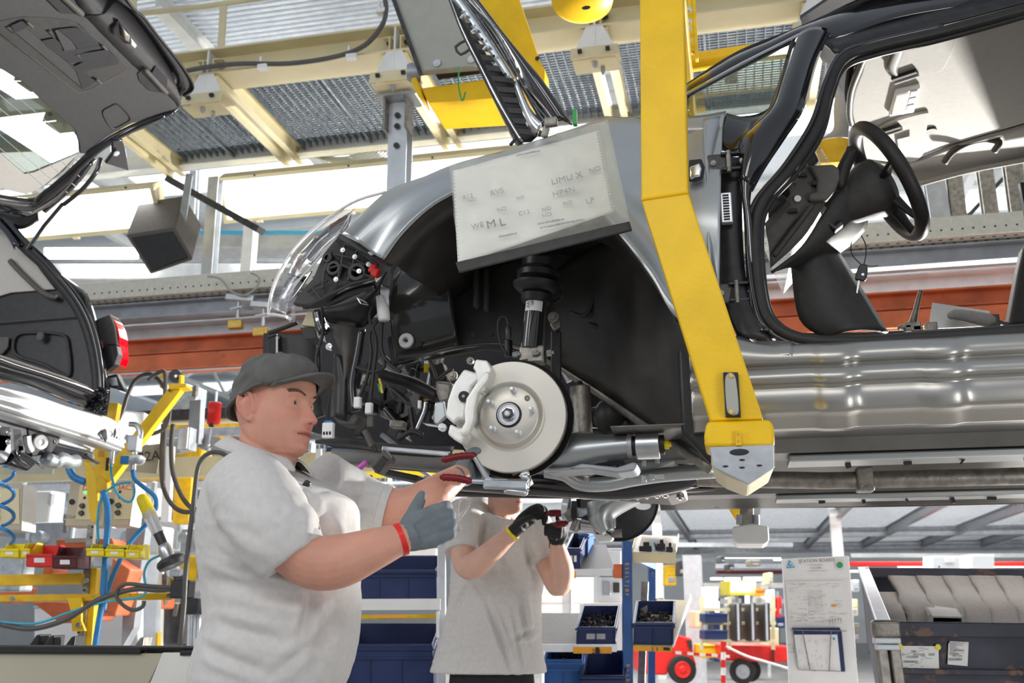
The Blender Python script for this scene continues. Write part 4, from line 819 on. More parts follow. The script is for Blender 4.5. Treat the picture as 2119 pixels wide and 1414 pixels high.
x = U(1430, 800, 2.45).x
while x < 1.75: xs2.append(x); x += .008
for x in xs2:
    f = bump(x); e = max(0, min(1, (U(1640, 770, 2.45).x-x)/.18)); rows.append([V((x, y-f-.0*e, z-f*.5+(.05*e*e if j < 2 else 0))) for j, (y, z) in enumerate(prof)])
MB().grid(rows).make('sill', 'body metal', car, smooth=2, solid=.004, offset=1)
strip('sill_front', '0', [(1475, 660, 2.5), (1500, 700, 2.48), (1560, 706, 2.47), (1640, 705, 2.47)], [(1440, 745, 2.44), (1500, 748, 2.425), (1570, 746, 2.42), (1640, 740, 2.415)], 2.45, 'body metal', car, .015, 6)
# floor pan
z0 = 1.665
fp = MB(); x0, x1 = -.3, 1.75
sec = [(2.52, z0+.04), (2.56, z0+.035), (2.74, z0+.03), (2.76, z0-.005), (2.90, z0-.005), (2.92, z0+.03), (3.0, z0+.05), (3.12, z0+.06), (3.2, z0+.1), (3.5, z0+.1), (3.58, z0+.05), (3.72, z0+.03), (3.74, z0-.005), (3.88, z0-.005), (3.9, z0+.03), (4.14, z0+.02), (4.2, z0-.01), (4.24, z0-.01), (4.26, z0+.12)]
fp.grid([[V((x, y, z)) for y, z in sec] for x in [x0+i*(x1-x0)/30 for i in range(31)]]).make('floor_pan', 'underbody', car, smooth=True, solid=.004)
for y in (2.83, 3.81):
    MB().box((.95, y, z0-.018), (1.6, .12, .02)).make('floor_rail', 'fender grey', car, bevel=.005)
    for k in range(9): MB().cyl((.3+k*.15+rr.uniform(-.03, .03), y, z0-.0285), (.3+k*.15, y, z0-.031), rr.choice((.008, .012, .018)), n=14).make('drain_hole', 'dark ink', car)
MB().tube([(-.2, 3.25, z0-.0), (.2, 3.28, z0-.015), (.45, 3.28, z0-.02), (1.75, 3.3, z0-.02)], .027, 16, 4).make('exhaust_pipe', 'cast iron', car, smooth=2)
MB().tube([(1.05, 3.3, z0-.02), (1.12, 3.3, z0-.02), (1.16, 3.3, z0-.02), (1.75, 3.3, z0-.02)], [.03, .034, .055, .055], 18).make('silencer', 'pale steel', car, smooth=True)
MB().box((.40, 3.28, z0-.02), (.05, .075, .075)).make('exhaust_clamp', 'cast iron', car, bevel=.006)
for (x, y, w) in ((1380, 975, .13), (1420, 1018, .16)):
    c = U(x, y, 3.2 if w < .15 else 3.8); MB().ball(c, (w, .1, .02), nu=24).make('underbody_plug', 'black gloss', car, smooth=True)
strip('far_sill', '0', [(1360, 1020, 4.2), (1470, 1035, 4.25), (1700, 1030, 4.26), (2200, 1018, 4.26)], [(1480, 1052, 4.2), (1600, 1052, 4.22), (1800, 1050, 4.24), (2250, 1040, 4.24)], 4.2, 'underbody', car, .01, 4)
# ---- bulkhead post, hinges, door aperture
strip('hinge_pillar', '0', [(1480, 330, 2.56), (1482, 480, 2.54), (1490, 600, 2.52), (1530, 700, 2.48)], [(1535, 330, 2.54), (1535, 480, 2.53), (1548, 600, 2.5), (1600, 712, 2.46)], 2.5, 'black satin', car, .012, 5)
strip('hinge_pillar_edge', '6', [(385, 820, 2.5), (395, 980, 2.5), (410, 1100, 2.5), (425, 1414, 2.5), (430, 1650, 2.5), (480, 1740, 2.47)], [(450, 900, 2.5), (425, 1060, 2.5), (440, 1180, 2.5), (460, 1414, 2.5), (475, 1600, 2.49), (560, 1745, 2.46)], 2.5, 'black gloss', car, .012, 6)
for (cx, cy) in ((1508, 338), (1525, 607)):
    h = U(cx, cy, 2.50); o = MB().box(h+V((-.03, 0, 0)), (.05, .012, .055)).make('door_hinge', 'dark steel', car, bevel=.004)
    MB().tube([h+V((.0, -.012, .03)), h+V((.0, -.012, -.03))], .007, 10).make('hinge_pin', 'cast iron', o, smooth=True)
    for dz in (-.022, .022): MB().box(h+V((.005, -.008, dz)), (.05, .02, .008)).make('hinge_leaf', 'black satin', o, bevel=.002)
    for dx in (-.04, .035): screw(MB(), h+V((dx, -.006, .0)), AX, .008, .008).make('bolt', 'cast iron', o)
h = U(1503, 432, 2.50); o = MB().box(h, (.03, .02, .085)).make('door_connector', 'pale steel', car, bevel=.003)
for k in range(10): MB().box(h+V((0, -.011, -.034+k*.0075)), (.016, .003, .004)).make('connector_pin', 'dark ink', o)
# glossy windscreen pillar, quarter light and roof rail
strip('windscreen_pillar', '6', [(100, 450, 2.78), (270, 340, 2.76), (370, 280, 2.76), (530, 215, 2.78), (690, 150, 2.8), (1000, 10, 2.84), (1240, -60, 2.9), (1500, -110, 2.9), (1900, -200, 2.92)],
      [(100, 510, 2.66), (270, 420, 2.68), (400, 355, 2.68), (550, 285, 2.7), (690, 200, 2.7), (880, 200, 2.7), (1180, 95, 2.72), (1500, 35, 2.74), (1900, -30, 2.76)], 2.7, 'black gloss', car, .03, 8, solid=.01)
MB().tube(cr(W('6', 2.78, (95, 455, 2.77), (370, 279, 2.75), (690, 150, 2.79), (1010, 8, 2.83), (1240, -70, 2.88)), 5), .007, 8).make('screen_trim', 'black satin', car, smooth=2)
MB().tube(W('6', 2.64, (105, 492), (400, 330), (690, 185)), .006, 8).make('bright_moulding', 'chrome', car, smooth=True)
MB().tube(W('6', 2.655, (100, 505), (380, 355), (600, 245), (655, 225)), .005, 8, 4).make('quarter_seal', 'black rubber', car, smooth=2)
MB().tube(W('6', 2.63, (660, 222), (610, 390), (560, 540), (520, 590), (440, 618), (320, 625)), .008, 8, 4).make('quarter_seal', 'black rubber', car, smooth=2)
plate('quarter_light', '6', [(105, 505, 2.66), (655, 228, 2.68), (610, 390, 2.65), (550, 560, 2.63), (490, 600, 2.62), (300, 622, 2.62), (105, 615, 2.62)], 2.64, 'tinted glass', car, .004, 0)
strip('mirror_pillar', '6', [(665, 215, 2.66), (610, 400, 2.6), (552, 570, 2.55), (450, 680, 2.53), (392, 760, 2.52), (390, 950, 2.52)], [(845, 165, 2.68), (770, 330, 2.62), (700, 570, 2.56), (600, 730, 2.54), (500, 880, 2.52), (430, 1000, 2.52)], 2.6, 'black gloss', car, .035, 10, solid=.01)
strip('cowl_panel', '6', [(105, 620, 2.6), (200, 610, 2.6), (310, 590, 2.6)], [(105, 700, 2.57), (190, 700, 2.57), (285, 700, 2.57)], 2.6, 'fender grey', car, .01, 4)
strip('cowl_side', '6', [(310, 600, 2.6), (440, 625, 2.6), (550, 590, 2.58)], [(270, 780, 2.56), (350, 800, 2.55), (400, 740, 2.54)], 2.6, 'black gloss', car, .012, 6)
strip('bonnet_landing', '0', [(1250, 240, 2.9), (1330, 238, 2.85), (1425, 185, 2.84)], [(1255, 262, 2.84), (1330, 262, 2.8), (1425, 225, 2.78)], 2.85, 'black gloss', car, .01, 4)
seal = [(2400, -60, 2.74), (2119, 20, 2.72), (1950, 65, 2.70), (1810, 98, 2.68), (1745, 124, 2.66), (1716, 180, 2.62), (1692, 262, 2.58), (1640, 345, 2.54), (1580, 415, 2.51), (1563, 480, 2.5), (1574, 610, 2.48), (1600, 672, 2.465), (1665, 703, 2.455), (1790, 707, 2.45), (1920, 698, 2.45), (2119, 684, 2.45), (2400, 664, 2.45)]
MB().tube(cr(W('0', 2.6, *seal), 8), .0145, 12).make('door_seal', 'black rubber', car, smooth=2)
MB().tube(cr([p+V((0, .02, 0))+(U(1900, 420, 2.6)-p).normalized()*.014 for p in W('0', 2.6, *seal)], 8), .010, 10).make('door_seal_lip', 'black rubber', car, smooth=2)
MB().tube(cr([p+V((0, -.0, 0))-(U(1900, 420, 2.6)-p).normalized()*.020 for p in W('0', 2.6, *seal[2:14])], 8), .007, 8).make('aperture_flange', 'black gloss', car, smooth=2)
strip('roof_side', '0', [(1655, 62, 2.80), (1780, 0, 2.85), (1900, -40, 2.88), (2300, -120, 2.9)], [(1728, 112, 2.66), (1820, 85, 2.69), (1960, 50, 2.71), (2300, -40, 2.73)], 2.7, 'black satin', car, .01, 6, solid=.006)
strip('bright_joint', '6', [(700, 205, 2.66), (780, 165, 2.66), (840, 152, 2.66)], [(712, 215, 2.66), (790, 178, 2.66), (845, 162, 2.66)], 2.66, 'cast iron', car, .004, 2)
# ---- inside the car: roof lining and its fittings
ZR = 3.04
hlp = [(1060, 250), (1240, 150), (1640, 20), (2100, -60), (2500, -80), (2500, 470), (1866, 650), (1500, 755), (1300, 830), (1150, 850), (1010, 830), (960, 640), (950, 580), (975, 470), (1010, 380), (1030, 300)]
pts = W('6', ('Z', ZR), *hlp); MB().prism(pts, (0, 0, .03)).make('roof_lining', 'headliner', car, bevel=.01)
MB().prism([p+V((0, 0, .035)) for p in W('6', ('Z', ZR), (700, 150), (1000, -50), (2500, -300), (2500, 800), (1866, 850), (1300, 975), (1100, 850), (960, 640))], (0, 0, .012)).make('roof_panel', 'black gloss', car)
l, r = cr(W('6', ('Z', ZR), (1010, 830), (1150, 850), (1300, 830), (1500, 755), (1866, 650), (2500, 470)), 4), cr(W('6', 4.12, (960, 700), (1150, 880), (1300, 965), (1580, 895), (1866, 838), (2500, 720)), 4)
MB().grid([[a, a*.72+c*.28+V((0, 0, .025)), a*.4+c*.6+V((0, .02, .035)), c+V((0, .01, .02)), c] for a, c in zip(l, r)]).make('roof_side_lining', 'headliner', car, smooth=2, solid=.012)
MB().prism([(1.26, 4.14, 1.7), (1.22, 4.14, 2.95), (2.9, 4.14, 2.95), (2.9, 4.14, 1.7)], (0, .03, 0)).make('far_door_shade_panel', 'black satin', car)  # unseen panel, added to block the work lamp from part of the roof lining
MB().prism([(.95, 2.49, 1.72), (1.0, 2.6, 2.5), (1.02, 2.72, 2.98), (2.9, 2.74, 2.98), (2.9, 2.6, 2.5), (2.9, 2.49, 1.72)], (0, .03, 0)).make('near_door_shade_panel', 'black gloss', car)  # unseen panel on the near side, added to darken the roof lining
MB().box((2.3, 3.4, 2.35), (.06, 1.4, 1.3)).make('rear_shade_panel', 'black trim', car)  # unseen dark panel across the rear, added to block light from the right
MB().tube(W('6', 4.11, (1310, 965), (1580, 893), (1866, 838), (2300, 760)), .012, 8, 4).make('lining_edge', 'headliner', car, smooth=2)
MB().tube(W('6', ('Z', ZR), (1050, 250), (1010, 350), (965, 470), (955, 590), (968, 650)), .012, 8, 4).make('lining_front_edge', 'black rubber', car, smooth=2)
vi = cr(W('6', ('Z', ZR-.012), (1210, 190), (1290, 160), (1560, 70), (1530, 180), (1460, 340), (1400, 380), (1190, 415), (1150, 350)), 5, True)
MB().prism(vi, (0, 0, .012)).make('sun_visor', 'headliner', car, bevel=.004)
strip('visor_edge', '6', [(1215, 190), (1170, 280), (1150, 350), (1190, 395)], [(1270, 180), (1230, 290), (1205, 360), (1215, 390)], ('Z', ZR-.016), 'grey trim', car, .004, 3, solid=.003, dirv=(0, 0, -1))
vi = cr(W('6', ('Z', ZR-.012), (1130, 660), (1345, 592), (1362, 620), (1350, 740), (1330, 820), (1250, 845), (1110, 740)), 5, True)
MB().prism(vi, (0, 0, .012)).make('sun_visor', 'headliner', car, bevel=.004)
for (a_, b_) in (((1175, 415), (1305, 372)), ((1095, 700), (1220, 660))):
    p, q_ = W('6', ('Z', ZR-.02), a_, b_); MB().bar(p, q_, .02, .012).make('visor_clip', 'dark ink', car, bevel=.003); MB().bar(p+V((.01, .02, 0)), q_+V((.01, .02, 0)), .014, .02).make('visor_mount', 'headliner', car, bevel=.004)
vl = W('6', ('Z', ZR-.026), (1205, 730), (1285, 710), (1285, 790), (1215, 800)); MB().prism(vl, (0, 0, .001)).make('visor_label', 'white card', car)
lr = (vl[1]-vl[0]).normalized(); lu = (vl[0]-vl[3]).normalized()
for k in range(5): MB().bar(vl[0]-lu*(.012+k*.009)+lr*.008+V((0, 0, -.001)), vl[0]-lu*(.012+k*.009)+lr*.05+V((0, 0, -.001)), .0016, .0006).make('label_line', 'pale ink', car)
rl = MB().prism(W('6', ('Z', ZR-.02), (1195, 490), (1325, 460), (1290, 590), (1160, 612)), (0, 0, .02)).make('roof_console', 'white plastic', car, bevel=.004)
MB().prism(W('6', ('Z', ZR-.024), (1200, 500), (1262, 486), (1235, 600), (1172, 606)), (0, 0, .006)).make('roof_lamp', 'lamp glass', rl, bevel=.002)
for k in range(3):
    f = k/3; MB().prism(W('6', ('Z', ZR-.023), (1275-f*30, 482+f*108), (1312-f*28, 474+f*108), (1304-f*28, 500+f*108), (1268-f*30, 510+f*108)), (0, 0, .005)).make('switch', 'white plastic', rl, bevel=.0015)
c = W('6', ('Z', ZR-.004), (1380, 682))[0]; MB().cyl(c, c+V((0, 0, -.005)), .022, n=20).make('lining_hole', 'grey trim', car)
gh = W('6', 3.95, (1450, 850), (1480, 790), (1560, 745), (1660, 725), (1720, 740), (1710, 790)); gh = [gh[0]]+[p-V((0, .035, .02)) for p in gh[1:5]]+[gh[5]]
MB().tube(gh, .014, 10, 5).make('grab_handle', 'grey trim', car, smooth=2)
# screen, far pillar
sc = [U(1425, 205, 2.75), U(1655, 64, 2.8), U(1780, 0, 2.86)]
fa = W('6', 4.05, (1050, 250, 3.0), (800, 660, 3.1))
a, b_ = U(1712, 130, 2.72), U(1680, 290, 2.62)
MB().prism([a, b_, b_+V((-.12, .75, .0)), b_+V((-.02, 1.4, 0)), a+V((.22, 1.25, .05)), a+V((.02, .6, .03))], (-.005, 0, .002)).make('windscreen', 'clear glass', car)
strip('far_pillar', '6', [(1035, 285, 3.9), (905, 420, 3.95), (872, 560, 3.98), (866, 680, 4.0), (770, 735, 4.0)], [(1000, 370, 3.9), (952, 480, 3.95), (958, 600, 3.98), (948, 700, 4.0), (950, 720, 4.0)], 4, 'headliner', car, .02, 5)
MB().prism(W('6', 4.1, (760, 730), (960, 700), (1000, 840), (800, 850)), (0, .05, 0)).make('far_hanger_piece', 'worn yellow', car, bevel=.004)  # yellow far side of the hanger, seen through the car
m = U(1686, 255, 2.7); MB().ball(W('6', 2.9, (812, 598))[0], (.012, .006, .02)).make('tax_disc', 'white card', car, smooth=True)
strip('far_sill_trim', '0', [(1560, 690, 3.9), (1800, 690, 3.9), (2300, 665, 3.9)], [(1560, 740, 3.9), (1800, 740, 3.9), (2300, 720, 3.9)], 3.9, 'black satin', car, 0, 3, solid=.02)
MB().prism(W('R', 3.85, (1737, 640), (1690, 850), (1640, 1130), (1620, 1240), (1800, 1230), (1800, 640)), (0, .08, 0)).make('centre_pillar', 'black trim', car, bevel=.01)
# ---- dashboard end, steering column and wheel
D6 = lambda y, *p: W('6', y, *p)
MB().prism(D6(2.72, (600, 890), (680, 862), (740, 858), (770, 900), (790, 960), (790, 1040), (765, 1060), (650, 1180), (540, 1330), (530, 1200), (600, 1120), (640, 1070), (645, 980), (620, 930)), (0, .04, 0)).make('dash_end', 'grey trim', car, bevel=.006)
MB().prism(D6(2.70, (738, 862), (870, 857), (900, 880), (903, 930), (880, 990), (835, 1045), (740, 1048), (738, 1010), (780, 1000), (785, 940), (760, 890)), (0, .03, 0)).make('dash_cover', 'grey trim', car, bevel=.006, smooth=True)
for (x, y, w, h_) in ((710, 918, .022, .010), (658, 1105, .024, .010), (770, 962, .014, .012)): MB().box(D6(2.715, (x, y))[0], (w, .02, h_)).make('slot', 'dark ink', car)
c = D6(2.715, (683, 1040))[0]; MB().cyl(c, c+V((0, -.004, 0)), .0095, n=20).make('white_plug', 'white plastic', car, smooth=True)
MB().cyl(D6(2.715, (670, 962))[0], D6(2.71, (670, 962))[0], .004, n=10).make('slot', 'dark ink', car)
strip('dash_under', '6', [(520, 1180, 2.78), (640, 1040, 2.78), (700, 960, 2.8)], [(540, 1400, 2.76), (700, 1250, 2.76), (820, 1060, 2.78)], 2.78, 'grey trim', car, .02, 5, solid=.01)
MB().bar(D6(2.71, (560, 1340))[0], D6(2.71, (760, 1075))[0], .012, .02, Y).make('dash_edge', 'black trim', car, bevel=.003)
strip('knee_panel', '6', [(540, 1420, 2.80), (700, 1290, 2.80), (830, 1090, 2.80), (930, 965, 2.82)], [(700, 1400, 2.95), (880, 1320, 2.95), (1020, 1200, 2.95), (1030, 1090, 2.95)], 2.85, 'black trim', car, .04, 10, solid=.01)
MB().prism(D6(2.80, (830, 1130), (880, 1175), (915, 1145), (925, 1170), (880, 1205), (820, 1155)), (0, .03, 0)).make('bonnet_release', 'black satin', car, bevel=.004)
strip('foot_panel', 'R', [(0, 800, 2.9), (60, 1200, 2.9), (250, 1330, 2.9)], [(330, 700, 2.95), (520, 1010, 2.95), (700, 1310, 2.95)], 2.9, 'black trim', car, .05, 10, solid=.01)
strip('side_bolster', '6', [(525, 1020, 2.8), (560, 1000, 2.8), (640, 1060, 2.8)], [(530, 1180, 2.8), (560, 1150, 2.8), (610, 1110, 2.8)], 2.8, 'black trim', car, .03, 5)
MB().ball(D6(2.85, (590, 1010))[0], (.05, .04, .05)).make('blower_housing', 'dark ink', car, smooth=True)
MB().prism(D6(2.88, (700, 800), (760, 760), (800, 840), (770, 870), (640, 870), (650, 830)), (0, .2, 0)).make('dash_top', 'black trim', car, bevel=.01)
wc = D6(2.87, (1155, 950))[0]; wn = V((.90, -.03, .43)).normalized(); wx = wn.orthogonal().normalized(); wy = wn.cross(wx)
MB().tube([wc+(wx*math.cos(2*math.pi*k/48)+wy*math.sin(2*math.pi*k/48))*.176 for k in range(48)], .021, 14, closed=True).make('steering_wheel', 'black rubber', car, smooth=2)
MB().lathe([(.0, .0), (.06, .0), (.085, -.02), (.09, -.05), (.075, -.09), (.06, -.16), (.05, -.2), (0, -.2)], wc-wn*.0, wn, 28).make('column_shroud', 'black trim', car, smooth=True)
wu = (UP-wn*UP.dot(wn)).normalized(); ws = wn.cross(wu)
for d in (ws, -ws, -wu+ws*.35, -wu-ws*.35): MB().tube([wc-wn*.02+d*.05, wc-wn*.012+d*.12, wc+d*.17], [.03, .019, .016], 10, 3, ry=.5).make('spoke', 'black rubber', car, smooth=2)
MB().tube(D6(2.78, (968, 790), (925, 880), (905, 960)), [.017, .019, .017], 14, 3, round_ends=True).make('indicator_stalk', 'black rubber', car, smooth=2)
MB().cyl(D6(2.775, (975, 775))[0], D6(2.78, (966, 793))[0], .0185, n=20).make('stalk_cap', 'black satin', car, smooth=True)
MB().tube(D6(3.0, (1000, 700), (1005, 780), (985, 860)), .013, 10, 3).make('wheel_stitching', 'white plastic', car, smooth=2)
# far body side: door aperture bottom fittings
# ---- raised bonnet
bo = MB(); C5 = '5'
strip('bonnet_skin', C5, [(800, 735, 2.80), (640, 490, 2.78), (520, 345, 2.78), (400, 200, 2.78), (250, 0, 2.78), (0, -330, 2.8)], [(700, 730, 2.84), (540, 520, 2.84), (440, 340, 2.84), (330, 160, 2.84), (195, 0, 2.84), (-60, -330, 2.86)], 2.8, 'black gloss', car, .03, 8, solid=.004)
strip('bonnet_skin_fold', C5, [(700, 730, 2.842), (560, 560, 2.842), (450, 360, 2.842), (330, 160, 2.842), (195, 0, 2.842), (-60, -330, 2.86)], [(640, 760, 2.86), (480, 470, 2.86), (390, 330, 2.86), (280, 160, 2.86), (165, 0, 2.86), (-90, -330, 2.88)], 2.8, 'black gloss', car, -.01, 5, solid=.004)
strip('bonnet_flange', C5, [(470, 470, 2.87), (390, 335, 2.87), (280, 165, 2.87), (165, 0, 2.87), (-90, -330, 2.88)], [(420, 455, 2.88), (350, 350, 2.88), (230, 180, 2.88), (130, 30, 2.88), (95, 0, 2.88)], 2.87, 'galvanised steel', car, .004, 3, solid=.003)
for (x, y) in ((147, 60), (208, 143), (277, 233), (345, 330), (413, 437)): c = W(C5, 2.862, (x, y))[0]; MB().cyl(c, c+V((0, -.004, 0)), .005, n=10).make('flange_hole', 'dark ink', car)
for (x, y) in ((170, 100), (235, 185), (303, 285)): c = W(C5, 2.865, (x, y))[0]; MB().tube([c+V((-.012, 0, -.004)), c+V((0, -.004, .006)), c+V((.01, 0, .0))], .005, 8, 3).make('flange_tab', 'pale steel', car, smooth=2)
ll = W(C5, 2.95, (515, 835), (400, 640), (270, 390), (165, 180), (95, 0), (-30, -330))
rl_ = W(C5, 2.93, (600, 800), (470, 480), (350, 390), (260, 250), (130, 60), (0, -300))
MB().grid([[a, (a+c)/2+V((0, .02, 0)), c] for a, c in zip(cr(ll, 4), cr(rl_, 4))]).make('bonnet_inner', 'dark ink', car, smooth=2, solid=.004)
for k in range(11):
    y = 130+k*62; xl = 95+(y)*.5+10; xr = 170+y*.55+40
    MB().prism(W(C5, 2.90, (xl, y), (xr, y+12), (xr+14, y+46), (xl+16, y+34)), (0, .012, 0)).make('bonnet_rib', 'black trim', car, bevel=.002)
b = MB().tube(cr(ll, 4), .005, 8); b.make('bonnet_edge', 'chrome', car, smooth=2)
MB().grid([[p, p+V((0, .5, 0)), p+V((0, 1.0, 0))] for p in cr([p+V((-.0, .01, 0)) for p in ll], 3)]).make('bonnet_underside', 'black trim', car, smooth=2, solid=.01)
strip('bonnet_corner', C5, [(480, 470, 2.86), (560, 640, 2.86), (640, 720, 2.86)], [(470, 520, 2.88), (540, 720, 2.88), (600, 800, 2.88)], 2.87, 'chrome', car, .01, 4)
MB().tube(W(C5, 2.9, (175, 240), (120, 275), (150, 320), (200, 290)), .005, 8, 2).make('lifting_handle', 'dark steel', car)
MB().tube(W(C5, 2.8, (680, 700), (650, 760), (640, 800)), .012, 8, 2).make('bonnet_hinge', 'grey board', car, smooth=2)
MB().box(W(C5, 2.78, (680, 715))[0], (.04, .02, .03)).make('hinge_bracket', 'cast iron', car, bevel=.004)
MB().box(W(C5, 2.78, (820, 690))[0], (.012, .02, .05)).make('tape_tag', 'green', car)
MB().tube(W(C5, 2.9, (450, 780), (470, 810), (440, 850)), .006, 8, 3).make('bonnet_catch', 'dark steel', car, smooth=2)
# ================================================================ LOOSE THINGS ON THE CAR
# build sheet in its plastic sleeve
def PS(u, v):   # sheet leans: top against the wing, bottom towards the viewer
    t = (v-250)/320; return U(u, v, 2.40-.10*t)
ds = thing('build_sheet', 'white printed build sheet in a creased clear sleeve on the front wing', 'paper', PS(1120, 420))
def quad(c, nu, nv, wob, sd, off=0):
    tl, tr, br, bl = c; rows = []
    for j in range(nv+1):
        row = []
        for i in range(nu+1):
            s, t = i/nu, j/nv; u = (tl[0]*(1-s)+tr[0]*s)*(1-t)+(bl[0]*(1-s)+br[0]*s)*t; v = (tl[1]*(1-s)+tr[1]*s)*(1-t)+(bl[1]*(1-s)+br[1]*s)*t
            p = PS(u, v); row.append(p+V((0, -off-wob*(NZ.noise(V((s*5+sd, t*5, sd)))+.5*NZ.noise(V((s*14, t*14, sd)))), 0)))
        rows.append(row)
    return MB().grid(rows)
quad([(930, 346), (1258, 250), (1306, 466), (953, 566)], 44, 36, .012, 3, .004).make('sleeve', 'sleeve plastic', ds, smooth=2, solid=.0006)
quad([(936, 352), (1240, 268), (1272, 436), (946, 547)], 30, 24, .004, 5, -.006).make('printed_sheet', 'paper', ds, smooth=2, solid=.0006)
quad([(946, 549), (1304, 464), (1309, 482), (953, 569)], 30, 2, .003, 8, .010).make('weight_strip', 'black trim', ds, smooth=2, solid=.008, bevel=.002)
quad([(1240, 260), (1258, 250), (1306, 466), (1272, 440)], 3, 24, .006, 9, .007).make('sleeve_edge', 'sleeve plastic', ds, smooth=2, solid=.0006)
sr = (PS(1240, 268)-PS(936, 352)).normalized(); su = (PS(936, 352)-PS(946, 547)).normalized()
for (s_, u, v, z, c_) in (('M', 1018, 467, .034, 'ink'), ('L', 1041, 463, .034, 'ink'), ('WE', 990, 470, .022, 'pale ink'), ('LIMU X', 1174, 372, .026, 'pale ink'), ('HP4N', 1168, 400, .024, 'pale ink'), ('LP', 1222, 418, .022, 'pale ink'), ('C12', 1086, 443, .018, 'pale ink'), ('NO', 1132, 435, .016, 'pale ink'), ('NO', 1133, 448, .016, 'pale ink'), ('NO', 1176, 423, .016, 'pale ink'), ('NO', 1040, 436, .016, 'pale ink'), ('NO', 1078, 412, .014, 'pale ink'), ('RVS', 1030, 400, .022, 'pale ink'), ('R12', 970, 410, .018, 'pale ink'), ('NO', 979, 417, .014, 'pale ink'), ('NO', 1232, 354, .02, 'pale ink')):
    text(s_, PS(u, v)+V((0, -.009, 0)), z, sr, su, c_, parent=ds)
m = MB()
for (u, v, n_) in ((1115, 468, 26), (1120, 476, 44), (1035, 494, 18), (1070, 326, 24), (1130, 300, 12)):
    for k in range(n_):
        p = PS(u+k*2.1, v-k*.42)+V((0, -.008, 0)); m.bar(p, p+su*rb.choice((.004, .006)), .0012+rb.random()*.0012, .0004, Y)
tag(m.make('printed_code', 'ink', ds), kind='stuff')
m = MB()
for k in range(26):
    for (a, b_) in (((941, 360), (950, 545)), ((1237, 278), (1266, 432))):
        t = k/25; p = PS(a[0]*(1-t)+b_[0]*t, a[1]*(1-t)+b_[1]*t)+V((0, -.0075, 0)); m.cyl(p, p+V((0, -.0006, 0)), .0014, n=6)
tag(m.make('sprocket_hole', 'ink', ds), kind='stuff')
# ignition key on a tie
k = thing('car_key', 'black key hanging from a cable tie inside the door aperture', 'key', U(1778, 575, 2.85))
R_ = lambda y, *p: W('R', y, *p)
MB().prism(cr(R_(2.85, (505, 790), (555, 790), (565, 840), (550, 905), (510, 905), (470, 890)), 3, True), (0, .012, 0)).make('key_fob', 'black satin', k, bevel=.003, smooth=True)
MB().prism(R_(2.855, (492, 905), (506, 905), (488, 1005), (478, 1000)), (0, .003, 0)).make('key_blade', 'pale steel', k)
MB().tube(R_(2.85, (515, 790), (450, 720), (438, 650), (445, 620)), .0016, 6, 5).tube(R_(2.85, (515, 570), (548, 640), (550, 720), (535, 790)), .0016, 6, 5).tube(R_(2.85, (540, 790), (590, 802), (645, 796)), .0012, 6, 4).make('cable_tie', 'dark ink', k, smooth=2)
c = R_(2.848, (527, 865))[0]; MB().cyl(c, c+V((0, -.002, 0)), .004, n=12).make('emblem', 'pale steel', k)
# gear lever and hand brake with its foam sleeve
t = thing('gear_lever', 'bare steel gear lever standing in the car floor', 'lever', U(1890, 675, 3.3))
MB().tube(R_(3.3, (960, 985), (925, 1130), (898, 1240)), [.007, .009, .014], 10).make('rod', 'cast iron', t, smooth=True)
for (x, y, w, h_) in ((900, 1260, .05, .03), (840, 1262, .04, .012), (935, 1275, .03, .02), (1040, 1262, .035, .03)): MB().box(R_(3.3, (x, y))[0], (w, .03, h_)).make('mount', 'cast iron', t, bevel=.003)
t = thing('hand_brake', 'hand brake lever wrapped in speckled foam over a white sheet', 'lever', U(1980, 670, 3.3))
MB().prism(R_(3.35, (1050, 1075), (1480, 1138), (1478, 1250), (1020, 1270)), (0, .004, 0)).make('guard_sheet', 'white card', t)
MB().tube(R_(3.3, (1195, 1170), (1240, 1165), (1400, 1195), (1480, 1210)), [.014, .018, .022, .022], 14, 4, round_ends=True).make('foam_grip', 'foam grey', t, smooth=2)
MB().box(R_(3.3, (1510, 1215))[0], (.03, .03, .04)).make('bracket', 'grey trim', t, bevel=.003)
MB().bar(R_(3.3, (1530, 1215))[0], R_(3.3, (1620, 1240))[0], .01, .01).make('lever_arm', 'dark steel', t)
# ================================================================ YELLOW HANGER
hg = thing('car_hanger', 'yellow overhead hanger with bent arms carrying the black car by its sills', 'hanger', (.2, 3.0, 1.6))
YH = 2.13
arm = [(1322, -260), (1408, -262), (1424, 398), (1580, 868), (1470, 872), (1327, 413)]
p = W('0', YH, *arm)
# upper leg and lower leg as welded box sections
MB().prism([p[0], p[1], p[2], p[5]], (0, .075, 0)).make('arm_upper', 'yellow paint', hg, bevel=.004, smooth=True)
MB().prism([p[5], p[2], p[3], p[4]], (0, .075, 0)).make('arm_lower', 'yellow paint', hg, bevel=.004, smooth=True)
MB().tube([p[5]+V((0, -.001, 0)), p[2]+V((0, -.001, 0))], .004, 8).make('weld_bead', 'yellow paint', hg, smooth=True)
f = W('0', YH-.01, (1462, 872), (1594, 868), (1602, 885), (1603, 925), (1458, 925), (1457, 900)); MB().prism(f, (0, .13, 0)).make('foot_collar', 'yellow paint', hg, bevel=.008, smooth=True)
fb = MB().prism(W('0', YH-.005, (1470, 905), (1490, 925), (1575, 925), (1603, 900), (1603, 968), (1548, 1003), (1500, 985), (1472, 965)), (0, .42, .02)).make('foot_block', 'chrome' if False else 'cream paint', hg, bevel=.006)
MB().prism(W('0', YH-.014, (1468, 925), (1601, 920), (1603, 968), (1549, 1004), (1476, 968)), (0, .008, 0)).make('foot_plate', 'aluminium', hg, bevel=.002)
for (x, y) in ((405, 958), (406, 990)): c = W('C', YH-.016, (x, y))[0]; MB().cyl(c, c+V((0, -.002, 0)), .003, n=8).make('rivet', 'dark ink', hg)
